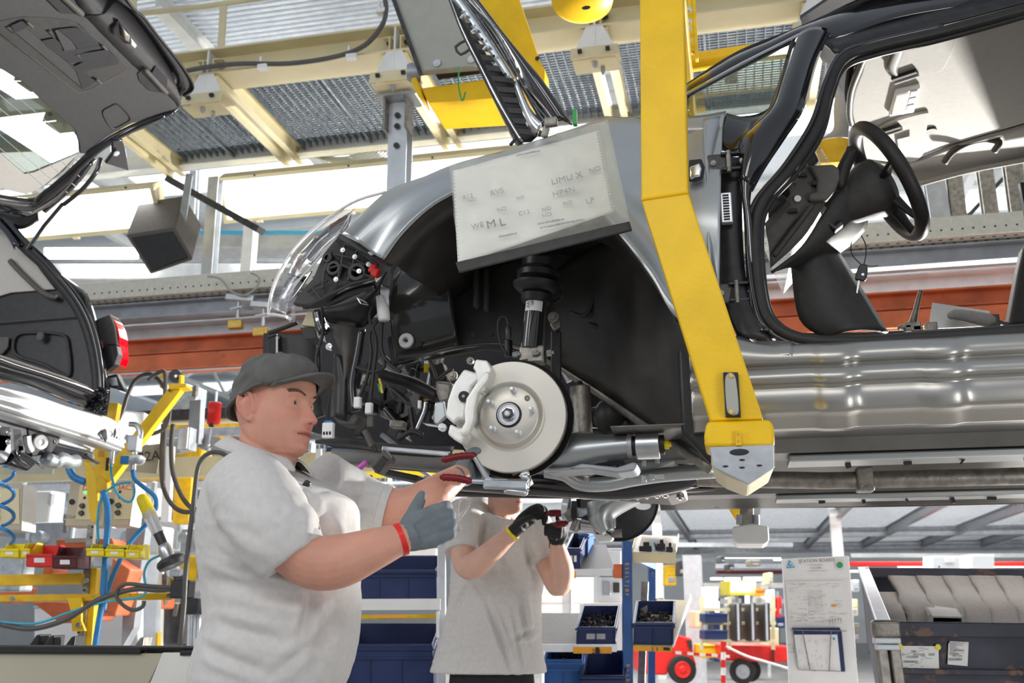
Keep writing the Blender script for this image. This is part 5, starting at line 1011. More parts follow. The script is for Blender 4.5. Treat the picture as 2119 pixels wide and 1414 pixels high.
MB().box(W('C', YH-.016, (405, 975))[0], (.012, .004, .03)).make('rivet_plate', 'worn yellow', hg)
for (x, y, r_) in ((345, 1107, .006), (423, 1113, .006), (505, 1103, .006), (423, 1077, .006), (410, 1040, .02)): c = W('C', YH-.015, (x, y))[0]; MB().ball(c, (r_, .002, r_*.35)).make('foot_hole', 'dark ink', hg)
tp = MB().prism(W('C', YH-.012, (333, 662), (405, 662), (418, 873), (345, 873)), (0, .012, 0)).make('tag_holder', 'dark ink', hg, bevel=.002)
MB().prism(cr(W('C', YH-.022, (358, 668), (378, 668), (395, 700), (408, 840), (390, 862), (365, 858), (350, 830), (343, 700)), 3, True), (0, .012, 0)).make('data_tag', 'grey board', tp, bevel=.002, smooth=True)
for y in (680, 850): screw(MB(), W('C', YH-.023, (372, y))[0], AX, .005, .003).make('rivet', 'brass', tp)
# overhead members
top_z = p[0].z
MB().bar((p[0].x+.04, YH+.04, top_z-.05), (p[0].x+.04, 5.2, top_z-.05), .1, .1).make('roof_bar', 'yellow paint', hg, bevel=.006)
# yellow cross tube seen behind the windscreen pillar
MB().tube([U(1395, 135, 3.4), U(1660, 95, 3.4), U(2000, 60, 3.4)], .035, 18).make('cross_tube', 'yellow paint', hg, smooth=True)
MB().tube([U(1425, 212, 4.2), U(1455, 205, 4.2)], .06, 18).make('far_collar', 'yellow paint', hg, smooth=True)
for (u0, v0, u1, v1, w) in ((1422, -60, 1432, 110, .02), (1433, -60, 1442, 125, .012), (1416, -60, 1424, 60, .01)): MB().bar(U(u0, v0, 3.2), U(u1, v1, 3.2), w, .03).make('brace_rod', 'yellow paint', hg, bevel=.002)
for v in (20, 45, 60, 85): screw(MB(), U(1420, v, 3.15), (1, 0, 0), .010, .02).make('bolt', 'pale steel', hg)
# far arm passing behind the raised bonnet
fa = W('5', 4.45, (180, -160), (440, -160), (495, 0), (610, 350), (642, 405), (640, 520), (560, 620), (300, 160)); MB().prism(fa, (0, .12, 0)).make('far_arm', 'yellow paint', hg, bevel=.006, smooth=True)
c = W('5', 4.44, (600, 343))[0]; MB().cyl(c, c+V((0, -.004, 0)), .012, n=12).make('bolt_hole', 'dark ink', hg)
# pivot box under the beige cover
MB().prism(W('5', 4.3, (-85, 515), (400, 450), (400, 570), (-40, 600)), (0, .3, 0)).make('pivot_box', 'yellow paint', hg, bevel=.006)
MB().prism(W('4', 4.28, (1345, 405), (1380, 500), (1410, 600), (1370, 560), (1330, 470)), (0, .1, 0)).make('pivot_rim', 'yellow paint', hg, bevel=.006)
MB().lathe([(0, .02), (.04, .02), (.05, 0), (.05, -.05)], W('4', 4.3, (1330, 425))[0], (-1, -.3, 0), 24).make('pivot_bearing', 'grey steel', hg, smooth=True)
MB().prism(W('5', 4.2, (-240, -40), (90, -40), (290, 380), (0, 405), (-90, 415), (-110, 400)), (0, .05, 0)).make('cover_plate', 'grey board', hg, bevel=.003)
MB().bar(W('4', 4.19, (1222, -20))[0], W('4', 4.19, (1390, 440))[0], .012, .02).make('cover_edge', 'dark steel', hg)
MB().prism(W('5', 4.25, (-10, 405), (260, 372), (265, 395), (0, 430)), (0, .06, 0)).make('cover_lip', 'dark ink', hg)
for (x, y) in ((213, 348), (12, 370)): c = W('5', 4.195, (x, y))[0]; screw(MB(), c, AX, .02, .006).make('bolt', 'pale steel', hg)
MB().lathe([(.0, .05), (.05, .046), (.1, .03), (.14, .0), (.15, -.05), (.15, -.2)], W('5', 4.0, (862, 10))[0], (0, -.2, -1), 32).make('swivel_cap', 'yellow paint', hg, smooth=True)
c = W('5', 3.86, (885, 45))[0]; MB().ball(c, (.02, .004, .010)).make('cap_hole', 'dark ink', hg, smooth=True)
MB().tube(W('5', 4.1, (142, 390), (138, 500), (160, 590), (178, 540)), .004, 6, 4).make('earth_wire', 'green', hg, smooth=2)
# far foot under the far sill
a, b_ = U(1545, 1040, 4.3), U(1545, 1092, 4.3)
MB().bar(a, b_, .055, .08).make('far_stem', 'cast iron', hg, bevel=.004)
MB().prism(W('0', 4.25, (1515, 1090), (1560, 1083), (1590, 1090), (1592, 1118), (1583, 1126), (1525, 1126), (1516, 1118)), (0, .3, 0)).make('far_foot', 'white paint', hg, bevel=.008)
for u in (1530, 1565): MB().cyl(U(u, 1066, 4.26), U(u, 1086, 4.26), .014, n=12).make('far_bolt', 'grey steel', hg)
MB().prism(W('0', 4.5, (1506, 1050), (1535, 1048), (1530, 1080), (1522, 1075)), (0, .04, 0)).make('far_gusset', 'yellow paint', hg, bevel=.004)
# ================================================================ SECOND CAR, TAILGATE RAISED
c2 = thing('hatchback_car', 'rear of a black hatchback with its tailgate raised and bare bumper beam, at left', 'car', (-3.0, 3.6, 1.7))
TN = V((.6, 0, -.754)).normalized(); TP = V((-2.462, 3.95, 3.694)); TG = (tuple(TP), TN)
tg = lambda k, pts, m, name, th=.02, off=0, bevel=.003, par=c2: MB().prism([p+TN*off for p in W(k, TG, *pts)], -TN*th).make(name, m, par, bevel=bevel, smooth=True)
edge_in = [(-300, 200), (0, 400), (130, 480), (300, 640), (440, 760), (466, 840), (470, 900)]
trim = tg('1', [(-300, -700), (100, -500), (480, 70), (500, 100), (780, 385), (1000, 575), (1040, 632), (985, 655), (890, 680), (760, 728), (620, 805), (500, 900)]+edge_in[::-1], 'tailgate trim', 'tailgate_trim')
# lighter end strip folds back towards the outer skin
a = W('1', TG, (100, -500), (480, 70), (500, 100), (780, 385), (1000, 575), (1040, 632)); b_ = W('1', TG, (400, -400), (640, 0), (760, 90), (900, 250), (1058, 490), (1075, 575))
MB().grid([[p, (p+q)/2+TN*.006, q-TN*.085] for p, q in zip(cr(a, 5), cr(b_, 5))]).make('tailgate_end_trim', 'tailgate trim', c2, smooth=2, solid=.004)
a = W('1', TG, (400, -400), (640, 0), (760, 90), (900, 250), (1058, 490), (1080, 570), (1045, 625)); b_ = W('1', TG, (500, -400), (790, 60), (880, 150), (960, 255), (1100, 430), (1168, 555), (1110, 610))
MB().grid([[p-TN*.085, (p+q)/2-TN*.07, q-TN*.06, q-TN*.09] for p, q in zip(cr(a, 5), cr(b_, 5))]).make('tailgate_outer_skin', 'black gloss', c2, smooth=2, solid=.006)
MB().tube([q-TN*.06 for q in cr(b_, 5)], .006, 8).make('tailgate_seal', 'black rubber', c2, smooth=2)
tg('O', [(-200, 330), (0, 250), (260, 200), (600, 210), (860, 250), (980, 290), (1220, 520), (1310, 590), (1550, 800), (1530, 860), (1100, 1100), (980, 1140), (880, 1090), (0, 430), (-200, 330)], 'black trim', 'tailgate_recess', .004, .002)
tg('O', [(60, 320), (110, 310), (190, 375), (300, 330), (480, 470), (580, 560), (815, 750), (915, 845), (965, 990), (1000, 1075), (925, 1010), (180, 390), (145, 395)], 'tailgate trim', 'handle_slot', .004, .008)
for q in ([(490, 480), (650, 450), (740, 520), (750, 600), (920, 580), (1220, 535), (1230, 560), (960, 640), (1000, 740), (820, 745), (570, 560)], [(690, 340), (890, 320), (960, 330), (1010, 370), (1215, 535), (930, 580), (860, 480)], [(962, 640), (1280, 590), (1440, 735), (1440, 765), (1100, 835), (1040, 865), (900, 790), (1000, 740)], [(815, 750), (930, 820), (1110, 945), (1190, 950), (1100, 1020), (995, 1075), (960, 985), (915, 850)], [(115, 300), (240, 240), (320, 250), (300, 330), (190, 370), (150, 395), (140, 330)]):
    tg('O', q, 'dark ink', 'opening_shade_plate', .003, .010)  # dark plates laid on top, the shade inside the holes put into their colour
for q in ([(690, 340), (860, 480), (920, 580), (770, 605), (650, 350)], [(900, 650), (960, 640), (995, 725)], [(565, 365), (620, 355), (655, 440)]): tg('O', q, 'tailgate trim', 'inner_panel', .003, .013)
for (x0, y0, x1, y1) in ((315, 245, 375, 300), (1230, 530, 1280, 580), (1160, 945, 1210, 985)): MB().tube([p+TN*.016 for p in W('O', TG, (x0, y0), (x1, y1))], .006, 8, round_ends=True).make('clip', 'grey trim', c2, smooth=True)
for q in ([(0, 410), (500, 790), (880, 1085), (960, 1130), (1100, 1090), (1540, 850)], [(950, 285), (1220, 520)], [(1290, 580), (1500, 770), (1545, 810)]): MB().tube([p+TN*.002 for p in W('O', TG, *q)], .0022, 6).make('panel_crease', 'grey trim', c2, smooth=2)
q = cr(W('1', TG, (600, 660), (640, 625), (690, 612), (760, 690), (720, 725), (655, 748)), 4, True); MB().tube([p+TN*.002 for p in q], .003, 6, closed=True).make('access_cover_seam', 'black rubber', c2)
tg('1', [(-200, 800)]+[(0, 900), (150, 1028), (205, 1018), (470, 905), (380, 1010), (260, 1105), (160, 1148), (0, 1110), (-200, 1040)], 'headliner', 'window_frit', .012, -.01)
tg('1', edge_in+[(205, 1020), (150, 1030), (0, 905), (-300, 750)], 'tinted glass', 'rear_window', .004, -.012, 0)
for k in range(6):
    y0 = 500+k*78; p = W('1', TG, (-60, y0-70), (min(470, 60+(1000-y0)*1.0+150), y0-70+min(470, 60+(1000-y0)+150)*.86+50)); MB().tube([x+TN*-.008 for x in p], .0013, 4).make('heater_line', 'pale steel', c2)
for k in range(3):      # handle slots near the end
    pass
tg('1', [(800, 430), (840, 390), (990, 520), (1000, 550), (960, 545), (870, 530), (810, 470)], 'black satin', 'grab_recess', .01, .004)
tg('1', [(880, 420), (905, 373), (975, 450), (970, 530), (930, 490)], 'dark ink', 'grab_pocket', .005, .012)
MB().tube([p+TN*.02 for p in W('1', TG, (840, 395), (960, 525))], .012, 10, round_ends=True).make('grab_bar', 'grey trim', c2, smooth=True)
tg('1', [(260, -20), (340, -20), (470, 70), (465, 75), (350, 70)], 'dark ink', 'grab_pocket', .005, .012); MB().tube([p+TN*.02 for p in W('1', TG, (350, -40), (462, 62))], .014, 10, round_ends=True).make('grab_bar', 'grey trim', c2, smooth=True)
tg('1', [(645, 150), (685, 108), (740, 170), (778, 232), (770, 255), (745, 245), (690, 205), (650, 190)], 'black gloss', 'latch_base', .03, .02, .006); tg('1', [(690, 125), (735, 175), (730, 215), (700, 200)], 'cast iron', 'latch', .03, .045, .006); tg('1', [(742, 190), (778, 235), (765, 255), (740, 230)], 'pale steel', 'striker', .02, .04, .004)
# frame of the tailgate beyond the trim, with hinge, strut bracket and gutter
strip('tailgate_frame', '1', [(1040, 640), (890, 682), (760, 735), (620, 810), (480, 915), (370, 1020), (260, 1110), (160, 1160), (-200, 1100)], [(900, 690), (850, 735), (700, 800), (570, 890), (470, 990), (350, 1150), (180, 1260), (100, 1250), (-200, 1190)], TG, 'black gloss', c2, .02, 6, dirv=TN)
strip('roof_gutter', '1', [(-200, 1120), (60, 1170), (200, 1200), (300, 1170)], [(-200, 1260), (0, 1310), (130, 1340), (230, 1290)], 3.92, 'black gloss', c2, .04, 8)
strip('roof_edge', '1', [(-200, 1200), (0, 1290), (130, 1440)], [(-200, 1260), (0, 1340), (90, 1460)], 3.9, 'black gloss', c2, .02, 5)
tg('1', [(640, 800), (700, 792), (720, 850), (740, 980), (600, 935), (640, 880)], 'black gloss', 'strut_bracket', .02, .03, .006)
c = W('1', TG, (655, 865))[0]+TN*.04; MB().lathe([(.012, 0), (.016, .004), (.012, .008)], c, TN, 16).make('bracket_bolt', 'pale steel', c2, smooth=True)
for (x, y) in ((738, 768), (823, 725)): c = W('1', TG, (x, y))[0]+TN*.01; MB().lathe([(.014, 0), (.018, .004), (.012, .006)], c, TN, 18).make('grommet', 'black gloss', c2, smooth=True)
MB().tube(W('1', 3.88, (590, 925), (560, 1010), (480, 1110), (370, 1200)), .011, 10, 4).make('hinge_arm', 'black gloss', c2, smooth=2)
MB().tube(W('1', 3.93, (540, 920), (420, 1080), (250, 1230)), .022, 10, 3).make('hinge_cover', 'black gloss', c2, smooth=2)
MB().tube(W('1', 3.88, (370, 1190), (260, 1320), (160, 1460)), .010, 10).make('gas_strut', 'black gloss', c2, smooth=True)
# load bay side and aperture
K2 = [(0, 10), (130, 160), (250, 270), (330, 365), (430, 490), (500, 620), (545, 770), (568, 920), (572, 1045)]
MB().prism(W('2', 4.0, (-300, -200), (0, 20), (130, 170), (330, 380), (470, 560), (540, 760), (565, 1040), (300, 940), (-300, 800)), (0, .02, 0)).make('load_bay_side', 'black satin', c2, bevel=.003)
MB().prism(W('2', 3.985, (-200, 0), (60, 60), (140, 190), (320, 420), (250, 425), (60, 440), (-200, 520)), (0, .012, 0)).make('upper_trim', 'headliner', c2, bevel=.004)
MB().tube(W('2', 3.97, (60, 255), (130, 330), (250, 440), (330, 470)), .014, 8, 4).make('gas_strut', 'grey trim', c2, smooth=2)
q = cr(W('2', 3.99, (100, 690), (230, 675), (370, 690), (400, 760), (410, 900), (380, 925), (250, 860), (90, 800)), 4, True); MB().tube(q, .008, 6, closed=True).make('side_pocket_seam', 'black trim', c2, smooth=2)
MB().ball(W('2', 3.97, (237, 697))[0], (.022, .012, .026)).make('pocket_knob', 'grey trim', c2, smooth=True)
MB().bar(W('2', 3.985, (-100, 625))[0], W('2', 3.985, (480, 578))[0], .006, .006).make('trim_seam', 'black trim', c2)
MB().prism(W('2', 3.98, (-100, 700), (50, 700), (45, 760), (10, 800), (-100, 800)), (0, .01, 0)).make('net_pocket', 'grey trim', c2, bevel=.003)
MB().tube(W('2', 3.93, (-100, -80), *K2), .026, 12, 4).make('aperture_seal', 'black rubber', c2, smooth=2)
MB().tube(W('2', 3.90, (-60, -80), *[(x+22, y-14) for x, y in K2]), .014, 10, 4).make('aperture_flange', 'black gloss', c2, smooth=2)
strip('rear_quarter', '2', [(330, 330), (440, 440), (510, 560), (545, 650), (570, 800), (585, 1000), (520, 1120)], [(360, 340), (480, 430), (520, 480), (560, 600), (600, 800), (640, 1010), (625, 1160)], 3.97, 'black gloss', c2, .03, 6)
# protective foil crumpled at the corner
rows = []
tl, tr, br, bl = [V(x) for x in W('2', 3.86, (585, 990), (640, 1010), (625, 1165), (490, 1130))]
for j in range(19): rows.append([(tl*(1-i/16)+tr*(i/16))*(1-j/18)+(bl*(1-i/16)+br*(i/16))*(j/18)+V((0, -.03*abs(NZ.noise(V((i*.5, j*.45, 2)))), 0)) for i in range(17)])
MB().grid(rows).make('corner_foil', 'black gloss', c2, smooth=1, solid=.001)
# tail lamp
tl_ = MB().prism(W('2', 4.0, (555, 600), (640, 568), (668, 640), (682, 745), (600, 745), (570, 690)), (0, .09, 0)).make('tail_lamp', 'black trim', c2, bevel=.005)
MB().prism(W('2', 4.02, (640, 566), (672, 610), (690, 650), (700, 700), (700, 745), (704, 820), (688, 862), (684, 850), (692, 800), (682, 748), (680, 700), (664, 630), (635, 572)), (0, .07, 0)).make('lamp_lens', 'red lens', tl_, bevel=.002)
for q in ([(600, 745), (680, 750), (690, 800), (670, 860), (620, 900), (595, 830)], [(600, 935), (680, 915), (722, 1000), (715, 1018), (650, 995), (615, 990)], [(590, 760), (640, 760), (600, 830), (630, 880), (600, 850)]): MB().prism(W('2', 3.99, *q), (0, .04, 0)).make('lamp_bracket', 'black satin', c2, bevel=.004)
MB().prism(W('2', 3.98, (625, 940), (675, 935), (690, 985), (650, 985)), (0, .01, 0)).make('bracket_web', 'grey steel', c2, bevel=.002)
# load sill, its clips, bumper beam
XB = ('X', -2.80)
strip('load_sill', 'K', [(-300, 300), (0, 435), (400, 570), (760, 690), (850, 790)], [(-300, 560), (0, 650), (300, 730), (640, 860), (800, 910)], XB, 'black gloss', c2, .06, 12, dirv=(1, 0, .2))
MB().tube(W('K', ('X', -2.76), (-300, 320), (0, 430), (300, 530), (600, 630), (800, 715)), .006, 8).make('sill_edge', 'grey trim', c2, smooth=2)
for k, (x, y) in enumerate(((90, 490), (170, 512), (320, 572), (430, 605), (580, 665), (655, 690), (785, 738))):
    MB().prism(W('K', ('X', -2.75), (x-30, y-14), (x+28, y+2), (x+18, y+22), (x-18, y+10)), (-.02, 0, 0)).make('sill_clip', 'cream paint' if k != 1 and k != 2 else 'pale steel', c2, bevel=.003)
l, r = cr(W('K', ('X', -2.72), (-300, 640), (0, 700), (300, 775), (600, 880), (850, 950), (980, 985), (1080, 1040), (1135, 1105)), 4), cr(W('K', ('X', -2.72), (-300, 830), (0, 925), (300, 1020), (600, 1110), (870, 1195), (980, 1235), (1060, 1265), (1115, 1285)), 4)
sh = [0, .014, .018, .015, .008, .006, .012, .018, .016, .008, .012, .014, 0]
m = MB().grid([[a*(1-j/12)+c*(j/12)+V((sh[j], 0, 0)) for j in range(13)] for a, c in zip(l, r)]); bb_ = m.make('bumper_beam', 'beam metal', c2, smooth=2, solid=.012)
MB().grid([[c, c+V((-.09, 0, .0))] for c in r]).make('beam_lower_face', 'beam metal', bb_, smooth=2, solid=.006)
for (x, y, rx, ry) in ((955, 1140, .018, .022), (965, 1175, .012, .02), (1050, 1133, .008, .022), (1068, 1175, .004, .006)): MB().ball(W('K', ('X', -2.695), (x, y))[0], (.004, rx, ry)).make('beam_hole', 'dark ink', bb_, smooth=True)
for (k, q, m_, n_) in (('K', [(250, 1030), (470, 1080), (540, 1110), (530, 1240), (480, 1320), (300, 1350), (270, 1200)], 'black satin', 'rear_panel'), ('K', [(-80, 1040), (100, 1070), (110, 1300), (60, 1400), (-80, 1420)], 'grey steel', 'silencer_shield'),
                      ('K', [(110, 1080), (200, 1090), (225, 1300), (120, 1330)], 'dark ink', 'towing_bracket'), ('K', [(545, 1110), (640, 1130), (880, 1210), (870, 1320), (780, 1290), (540, 1230)], 'aluminium', 'crash_box'),
                      ('K', [(500, 1240), (780, 1310), (900, 1400), (820, 1380), (600, 1345), (480, 1330)], 'black gloss', 'lower_panel'), ('K', [(220, 1310), (350, 1400), (260, 1480), (60, 1420), (150, 1340)], 'black gloss', 'lower_shield'), ('K', [(-60, 990), (240, 1030), (260, 1200), (230, 1330), (-60, 1300)], 'dark steel', 'rear_crossmember')):
    MB().prism(W(k, ('X', -2.86), *q), (-.06, 0, 0)).make(n_, m_, c2, bevel=.006)
for (x, y) in ((370, 1218),): c = W('K', ('X', -2.84), (x, y))[0]; MB().lathe([(.0, .006), (.012, .006), (.014, .012), (.03, .008), (.032, 0)], c, (1, -.4, -.1), 20).make('grommet', 'white plastic', c2, smooth=True)
for (x, y) in ((75, 1132), (70, 1215), (508, 1215)): MB().ball(W('K', ('X', -2.83), (x, y))[0], .012).make('rivet', 'chrome', c2, smooth=True)
MB().tube(W('K', ('X', -2.84), (420, 1360), (500, 1400), (560, 1370), (640, 1400), (700, 1385)), .03, 10, 3).make('heat_wrap', 'galvanised steel', c2, smooth=2)
MB().tube(W('K', ('X', -2.86), (240, 1160), (250, 1240), (280, 1290)), .02, 8, 3).make('crinkled_foil', 'galvanised steel', c2, smooth=1)
for q in ([(170, 1310), (250, 1350), (360, 1420)], [(130, 1290), (170, 1370), (260, 1440)], [(780, 1330), (840, 1380), (900, 1410)]): MB().tube(W('K', ('X', -2.8), *q), .008, 6, 3).make('trim_strip', 'black gloss', c2, smooth=2)
# ================================================================ PEOPLE
J = lambda u, v, D: U(u, v, ('D', D))
G = lambda x, c, s: math.exp(-((x-c)/s)**2)
def lerp_tab(tab, z):
    if z <= tab[0][0]: return tab[0][1]
    for (a, x), (b, y) in zip(tab, tab[1:]):
        if z <= b: t = (z-a)/(b-a); return x*(1-t)+y*t
    return tab[-1][1]
def soft_tab(tab, z, h=.008): return sum(lerp_tab(tab, max(tab[0][0], min(tab[-1][0], z+k*h/3)))*w for k, w in ((-3, .1), (-2, .15), (-1, .2), (0, .1), (1, .2), (2, .15), (3, .1))) if -.108 < z < .095 else lerp_tab(tab, z)
XF = [(-.122, .045), (-.115, .076), (-.104, .086), (-.085, .0885), (-.06, .0915), (-.03, .0925), (.004, .091), (.024, .097), (.05, .098), (.08, .084), (.105, .05), (.116, .012)]
XK = [(-.122, .02), (-.1, .035), (-.06, .062), (0, .092), (.04, .097), (.08, .08), (.105, .045), (.116, .012)]
def WD(f): return [(-.122, .022), (-.112, .040+f), (-.095, .053+f), (-.07, .062+f), (-.04, .068+f*.8), (0, .074), (.04, .077), (.08, .063), (.105, .036), (.116, .01)]
def head(mb, T, heavy=.0):
    """face looks along local +x, z up, origin between the ears at eye height"""
    wd = WD(heavy); nz, na = 84, 88; rows = []
    for i in range(nz+1):
        z = -.122+.238*i/nz; xf, xb, w = soft_tab(XF, z, .005), soft_tab(XK, z, .012), soft_tab(wd, z, .012); row = []
        for j in range(na):
            a = 2*math.pi*j/na; c, s = math.cos(a), math.sin(a)
            x = (xf if c > 0 else xb)*math.copysign(abs(c)**.85, c); y = w*math.copysign(abs(s)**.9, s)
            if c > 0:
                f = 0
                if -.056 < z < .016:
                    t = min(1, max(0, (.012-z)/.050)); am = .003+.025*t**1.25
                    if z < -.040: am *= max(0, 1-((-.040-z)/.014)**1.5)
                    f += am*G(y, 0, .0075+.006*t)
                f += .009*(G(y, .0135, .0065)+G(y, -.0135, .0065))*G(z, -.041, .008)
                f -= .012*(G(y, .033, .017)+G(y, -.033, .017))*G(z, .0, .011)
                f += .004*(G(y, .035, .02)+G(y, -.035, .02))*G(z, .024, .007)
                f += .006*(G(y, .045, .02)+G(y, -.045, .02))*G(z, -.03, .018)
                f += .007*G(y, 0, .021)*(G(z, -.0620, .0055)+.85*G(z, -.0775, .0055)) - .0045*G(y, 0, .022)*G(z, -.0700, .0025)+.003*G(y, 0, .03)*G(z, -.068, .02)
                f -= .0025*(G(y, .027, .008)+G(y, -.027, .008))*G(z, -.070, .006)
                f += .008*G(y, 0, .020)*G(z, -.102, .012)
                f -= .003*G(y, 0, .004)*G(z, -.055, .006)
                x += f*min(1, c*2.2)
            row.append(T(V((x, y, z))))
        rows.append(row)
    o = len(mb.v); mb.grid(rows, True); n = na; mb.f.append(tuple(o+k for k in range(n))); mb.f.append(tuple(o+nz*n+k for k in range(n)))
    for s in (-1, 1):
        e = lambda x, y, z: T(V((x-.012, s*(.070+y), z-.012)))
        pts = [e(.012, .006, -.010), e(.012, .008, .012), e(.006, .013, .028), (e(-.006, .017, .033)), e(-.018, .019, .024), e(-.021, .018, .004), e(-.014, .014, -.014), e(-.004, .009, -.026), e(.006, .005, -.030), e(.010, .004, -.022)]
        mb.tube(pts, .0045, 8, 4, round_ends=True)
        mb.tube([e(.0, .004, .02), e(-.008, .008, .008), e(-.004, .006, -.018)], [.010, .012, .009], 8, 3, round_ends=True)
        mb.tube([e(.0, .012, .018), e(-.010, .015, .012), e(-.011, .013, -.006)], .0035, 6, 3, round_ends=True)
    return mb
def lids(mb, T):
    for s in (-1, 1):
        mb.tube([T(V((.074, s*.0475, -.003))), T(V((.0798, s*.040, .0030))), T(V((.0828, s*.032, .0042))), T(V((.0822, s*.023, .0022))), T(V((.0800, s*.018, -.003)))], .0030, 8, 4, round_ends=True)
        mb.tube([T(V((.074, s*.0475, -.003))), T(V((.0797, s*.039, -.0072))), T(V((.0820, s*.031, -.0082))), T(V((.0800, s*.018, -.004)))], .0028, 8, 4, round_ends=True)
def face_bits(parent, T, R):
    for s in (-1, 1):
        MB().ball(T(V((.0700, s*.0325, -.0015))), .0128, R, 20, 14).make('eye', 'eye white', parent, smooth=True)
        MB().ball(T(V((.0787, s*.0315-.002, -.0022))), (.0048, .0064, .0064), R, 14, 10).make('iris', 'eye iris', parent, smooth=True)
        m = MB()
        for k in range(16):
            t = k/15; y = s*(.017+t*.034); x = .0972-.0195*t*t; z = .0185+.006*math.sin(t*2.4)
            m.tube([T(V((x, y, z-.002))), T(V((x-.0015, y+s*.007, z+.0028)))], [.0022, .0012], 5)
        tag(m.make('eyebrow', 'brow hair', parent), kind='stuff')
        MB().ball(T(V((.1075, s*.0085, -.0475))), (.0045, .0035, .0022), R, 10, 8).make('nostril', 'lip', parent, smooth=True)
    MB().tube([T(V(p)) for p in ((.0875, .026, -.0705), (.0925, .018, -.0698), (.0968, .009, -.0702), (.0982, 0, -.0708), (.0968, -.009, -.0702), (.0925, -.018, -.0698), (.0875, -.026, -.0705))], .0014, 6, 4).make('mouth_line', 'lip', parent, smooth=2)
def tint(me, Ti, extra=None):
    at = me.color_attributes.new('tint', 'FLOAT_COLOR', 'POINT')
    for i, v in enumerate(me.vertices):
        p = Ti(v.co); r, g, b = 1, 1, 1
        if p.length < .2:
            k = G(p.z, -.069, .0085)*G(p.y, 0, .024)*(p.x > .07); r, g, b = r*(1-.12*k), g*(1-.42*k), b*(1-.36*k)
            k = .8*G(p.z, -.036, .022)*G(p.y, 0, .02)*(p.x > .09) + .5*(G(p.y, .045, .022)+G(p.y, -.045, .022))*G(p.z, -.028, .02)*(p.x > .03) + .55*(abs(p.y) > .073)*G(p.z, -.01, .04)+.35*G(p.z, -.10, .02)*(p.x > .06)
            g *= 1-.24*k; b *= 1-.2*k
            k = .5*(p.x > .02)*G(p.z, -.078, .03)*(1-G(p.z, -.069, .006)*G(p.y, 0, .03)); r, g, b = r*(1-.12*k), g*(1-.10*k), b*(1-.06*k)
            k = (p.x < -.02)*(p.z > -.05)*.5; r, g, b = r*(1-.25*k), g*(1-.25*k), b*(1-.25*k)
        at.data[i].color = (r, g, b, 1)
def hand(mb, wr, ax, side, palm, curl, thumb, s=1., spread=.1, r=.0105):
    """wrist point, direction of the hand, direction of the thumb side, direction the palm faces"""
    x = V(ax).normalized(); y = (V(side)-x*V(side).dot(x)).normalized(); z = V(palm); z = (z-x*z.dot(x)-y*z.dot(y)).normalized(); P = lambda a, b, c: V(wr)+(x*a+y*b+z*c)*s
    mb.tube([P(-.035, 0, 0), P(0, 0, 0), P(.02, 0, 0)], [.029*s, .028*s, .030*s], 14, 2)
    ks = ((.028, .094, .036), (.010, .099, .040), (-.009, .095, .037), (-.027, .086, .030))
    for (yy, kx, l0), (c1, c2_, c3) in zip(ks, curl):
        mb.tube([P(.0, yy*.5, 0), P(.045, yy*.9, -.003), P(kx, yy, 0)], [.017*s, .0165*s, .0125*s], 10, 2, round_ends=True)
        p = V((kx, yy, 0)); ang = 0; pts = [P(*p)]
        sp = (yy-.0)*spread*8
        for c_, l_ in ((c1, l0*1.05), (c2_, l0*.68), (c3, l0*.58)):
            ang += math.radians(c_); p = p+V((math.cos(ang)*l_, sp*l_*.25, math.sin(ang)*l_)); pts.append(P(*p))
        mb.tube(pts, [r*s*1.12, r*s, r*s*.95, r*s*.8], 10, 3, round_ends=True)
    mb.tube([P(.035, .0, .006), P(.055, .02, .004), P(.07, -.02, .004)], [.02*s, .018*s, .018*s], 10, 2, round_ends=True)
    mb.tube([P(.012, .018, .006)]+[P(*t) for t in thumb], [.019*s, .0145*s, .0125*s, .0105*s][:len(thumb)+1], 10, 3, round_ends=True)
    return P
def ring(rows, fdir=None):      # rows: (u left, u right, v, depth centre, half depth)
    out = []
    for row_ in rows:
        ul, ur, v, D, b = row_[:5]; ti = row_[5] if len(row_) > 5 else 0
        l, r = J(ul, v, D), J(ur, v, D); c = (l+r)/2; a = (r-l).length/2
        out.append([c+RT*a*math.copysign(abs(math.cos(t))**.85, math.cos(t))+FW*b*math.copysign(abs(math.sin(t))**.85, math.sin(t)) for t in [2*math.pi*k/44 for k in range(44)]])
        if ti: out[-1] = [p-UP*ti*(p-c).dot(fdir) for p in out[-1]]
    return out
def loft(mb, rows, sm=4, fdir=None):
    L = ring(rows, fdir); n = len(L[0]); cols = [cr([r[k] for r in L], sm) for k in range(n)]; R_ = [[c[i] for c in cols] for i in range(len(cols[0]))]
    o = len(mb.v); mb.grid(R_, True); mb.f.append(tuple(o+k for k in range(n))); mb.f.append(tuple(o+(len(R_)-1)*n+k for k in range(n))); return mb
def folds(amp, sc, seed, lines=()):
    """cloth folds: soft ridges in drifting directions, deeper along the given creases"""
    def f(p, n):
        q = p*sc+V((seed, 0, 0)); w = NZ.noise(q*.5)*2
        a = NZ.noise(V((q.x*1.2+w, q.y*1.2, q.z*3.2+w))); d = (1-abs(a)*2.6)
        h = amp*(d*.6+.5*NZ.noise(q*1.9))
        for (a_, b_, wd, dp) in lines:
            ab = b_-a_; t = max(0, min(1, (p-a_).dot(ab)/ab.length_squared)); d3 = p-a_-ab*t; r = (d3-FW*d3.dot(FW)).length if n.dot(FW) < .25 else 9; e = math.sin(math.pi*min(1, max(0, t*.9+.05)))
            h += 1.25*dp*e*(-G(r, 0, wd*.75)+.6*G(r, wd*1.7, wd*.8))
        return p+n*h
    return f
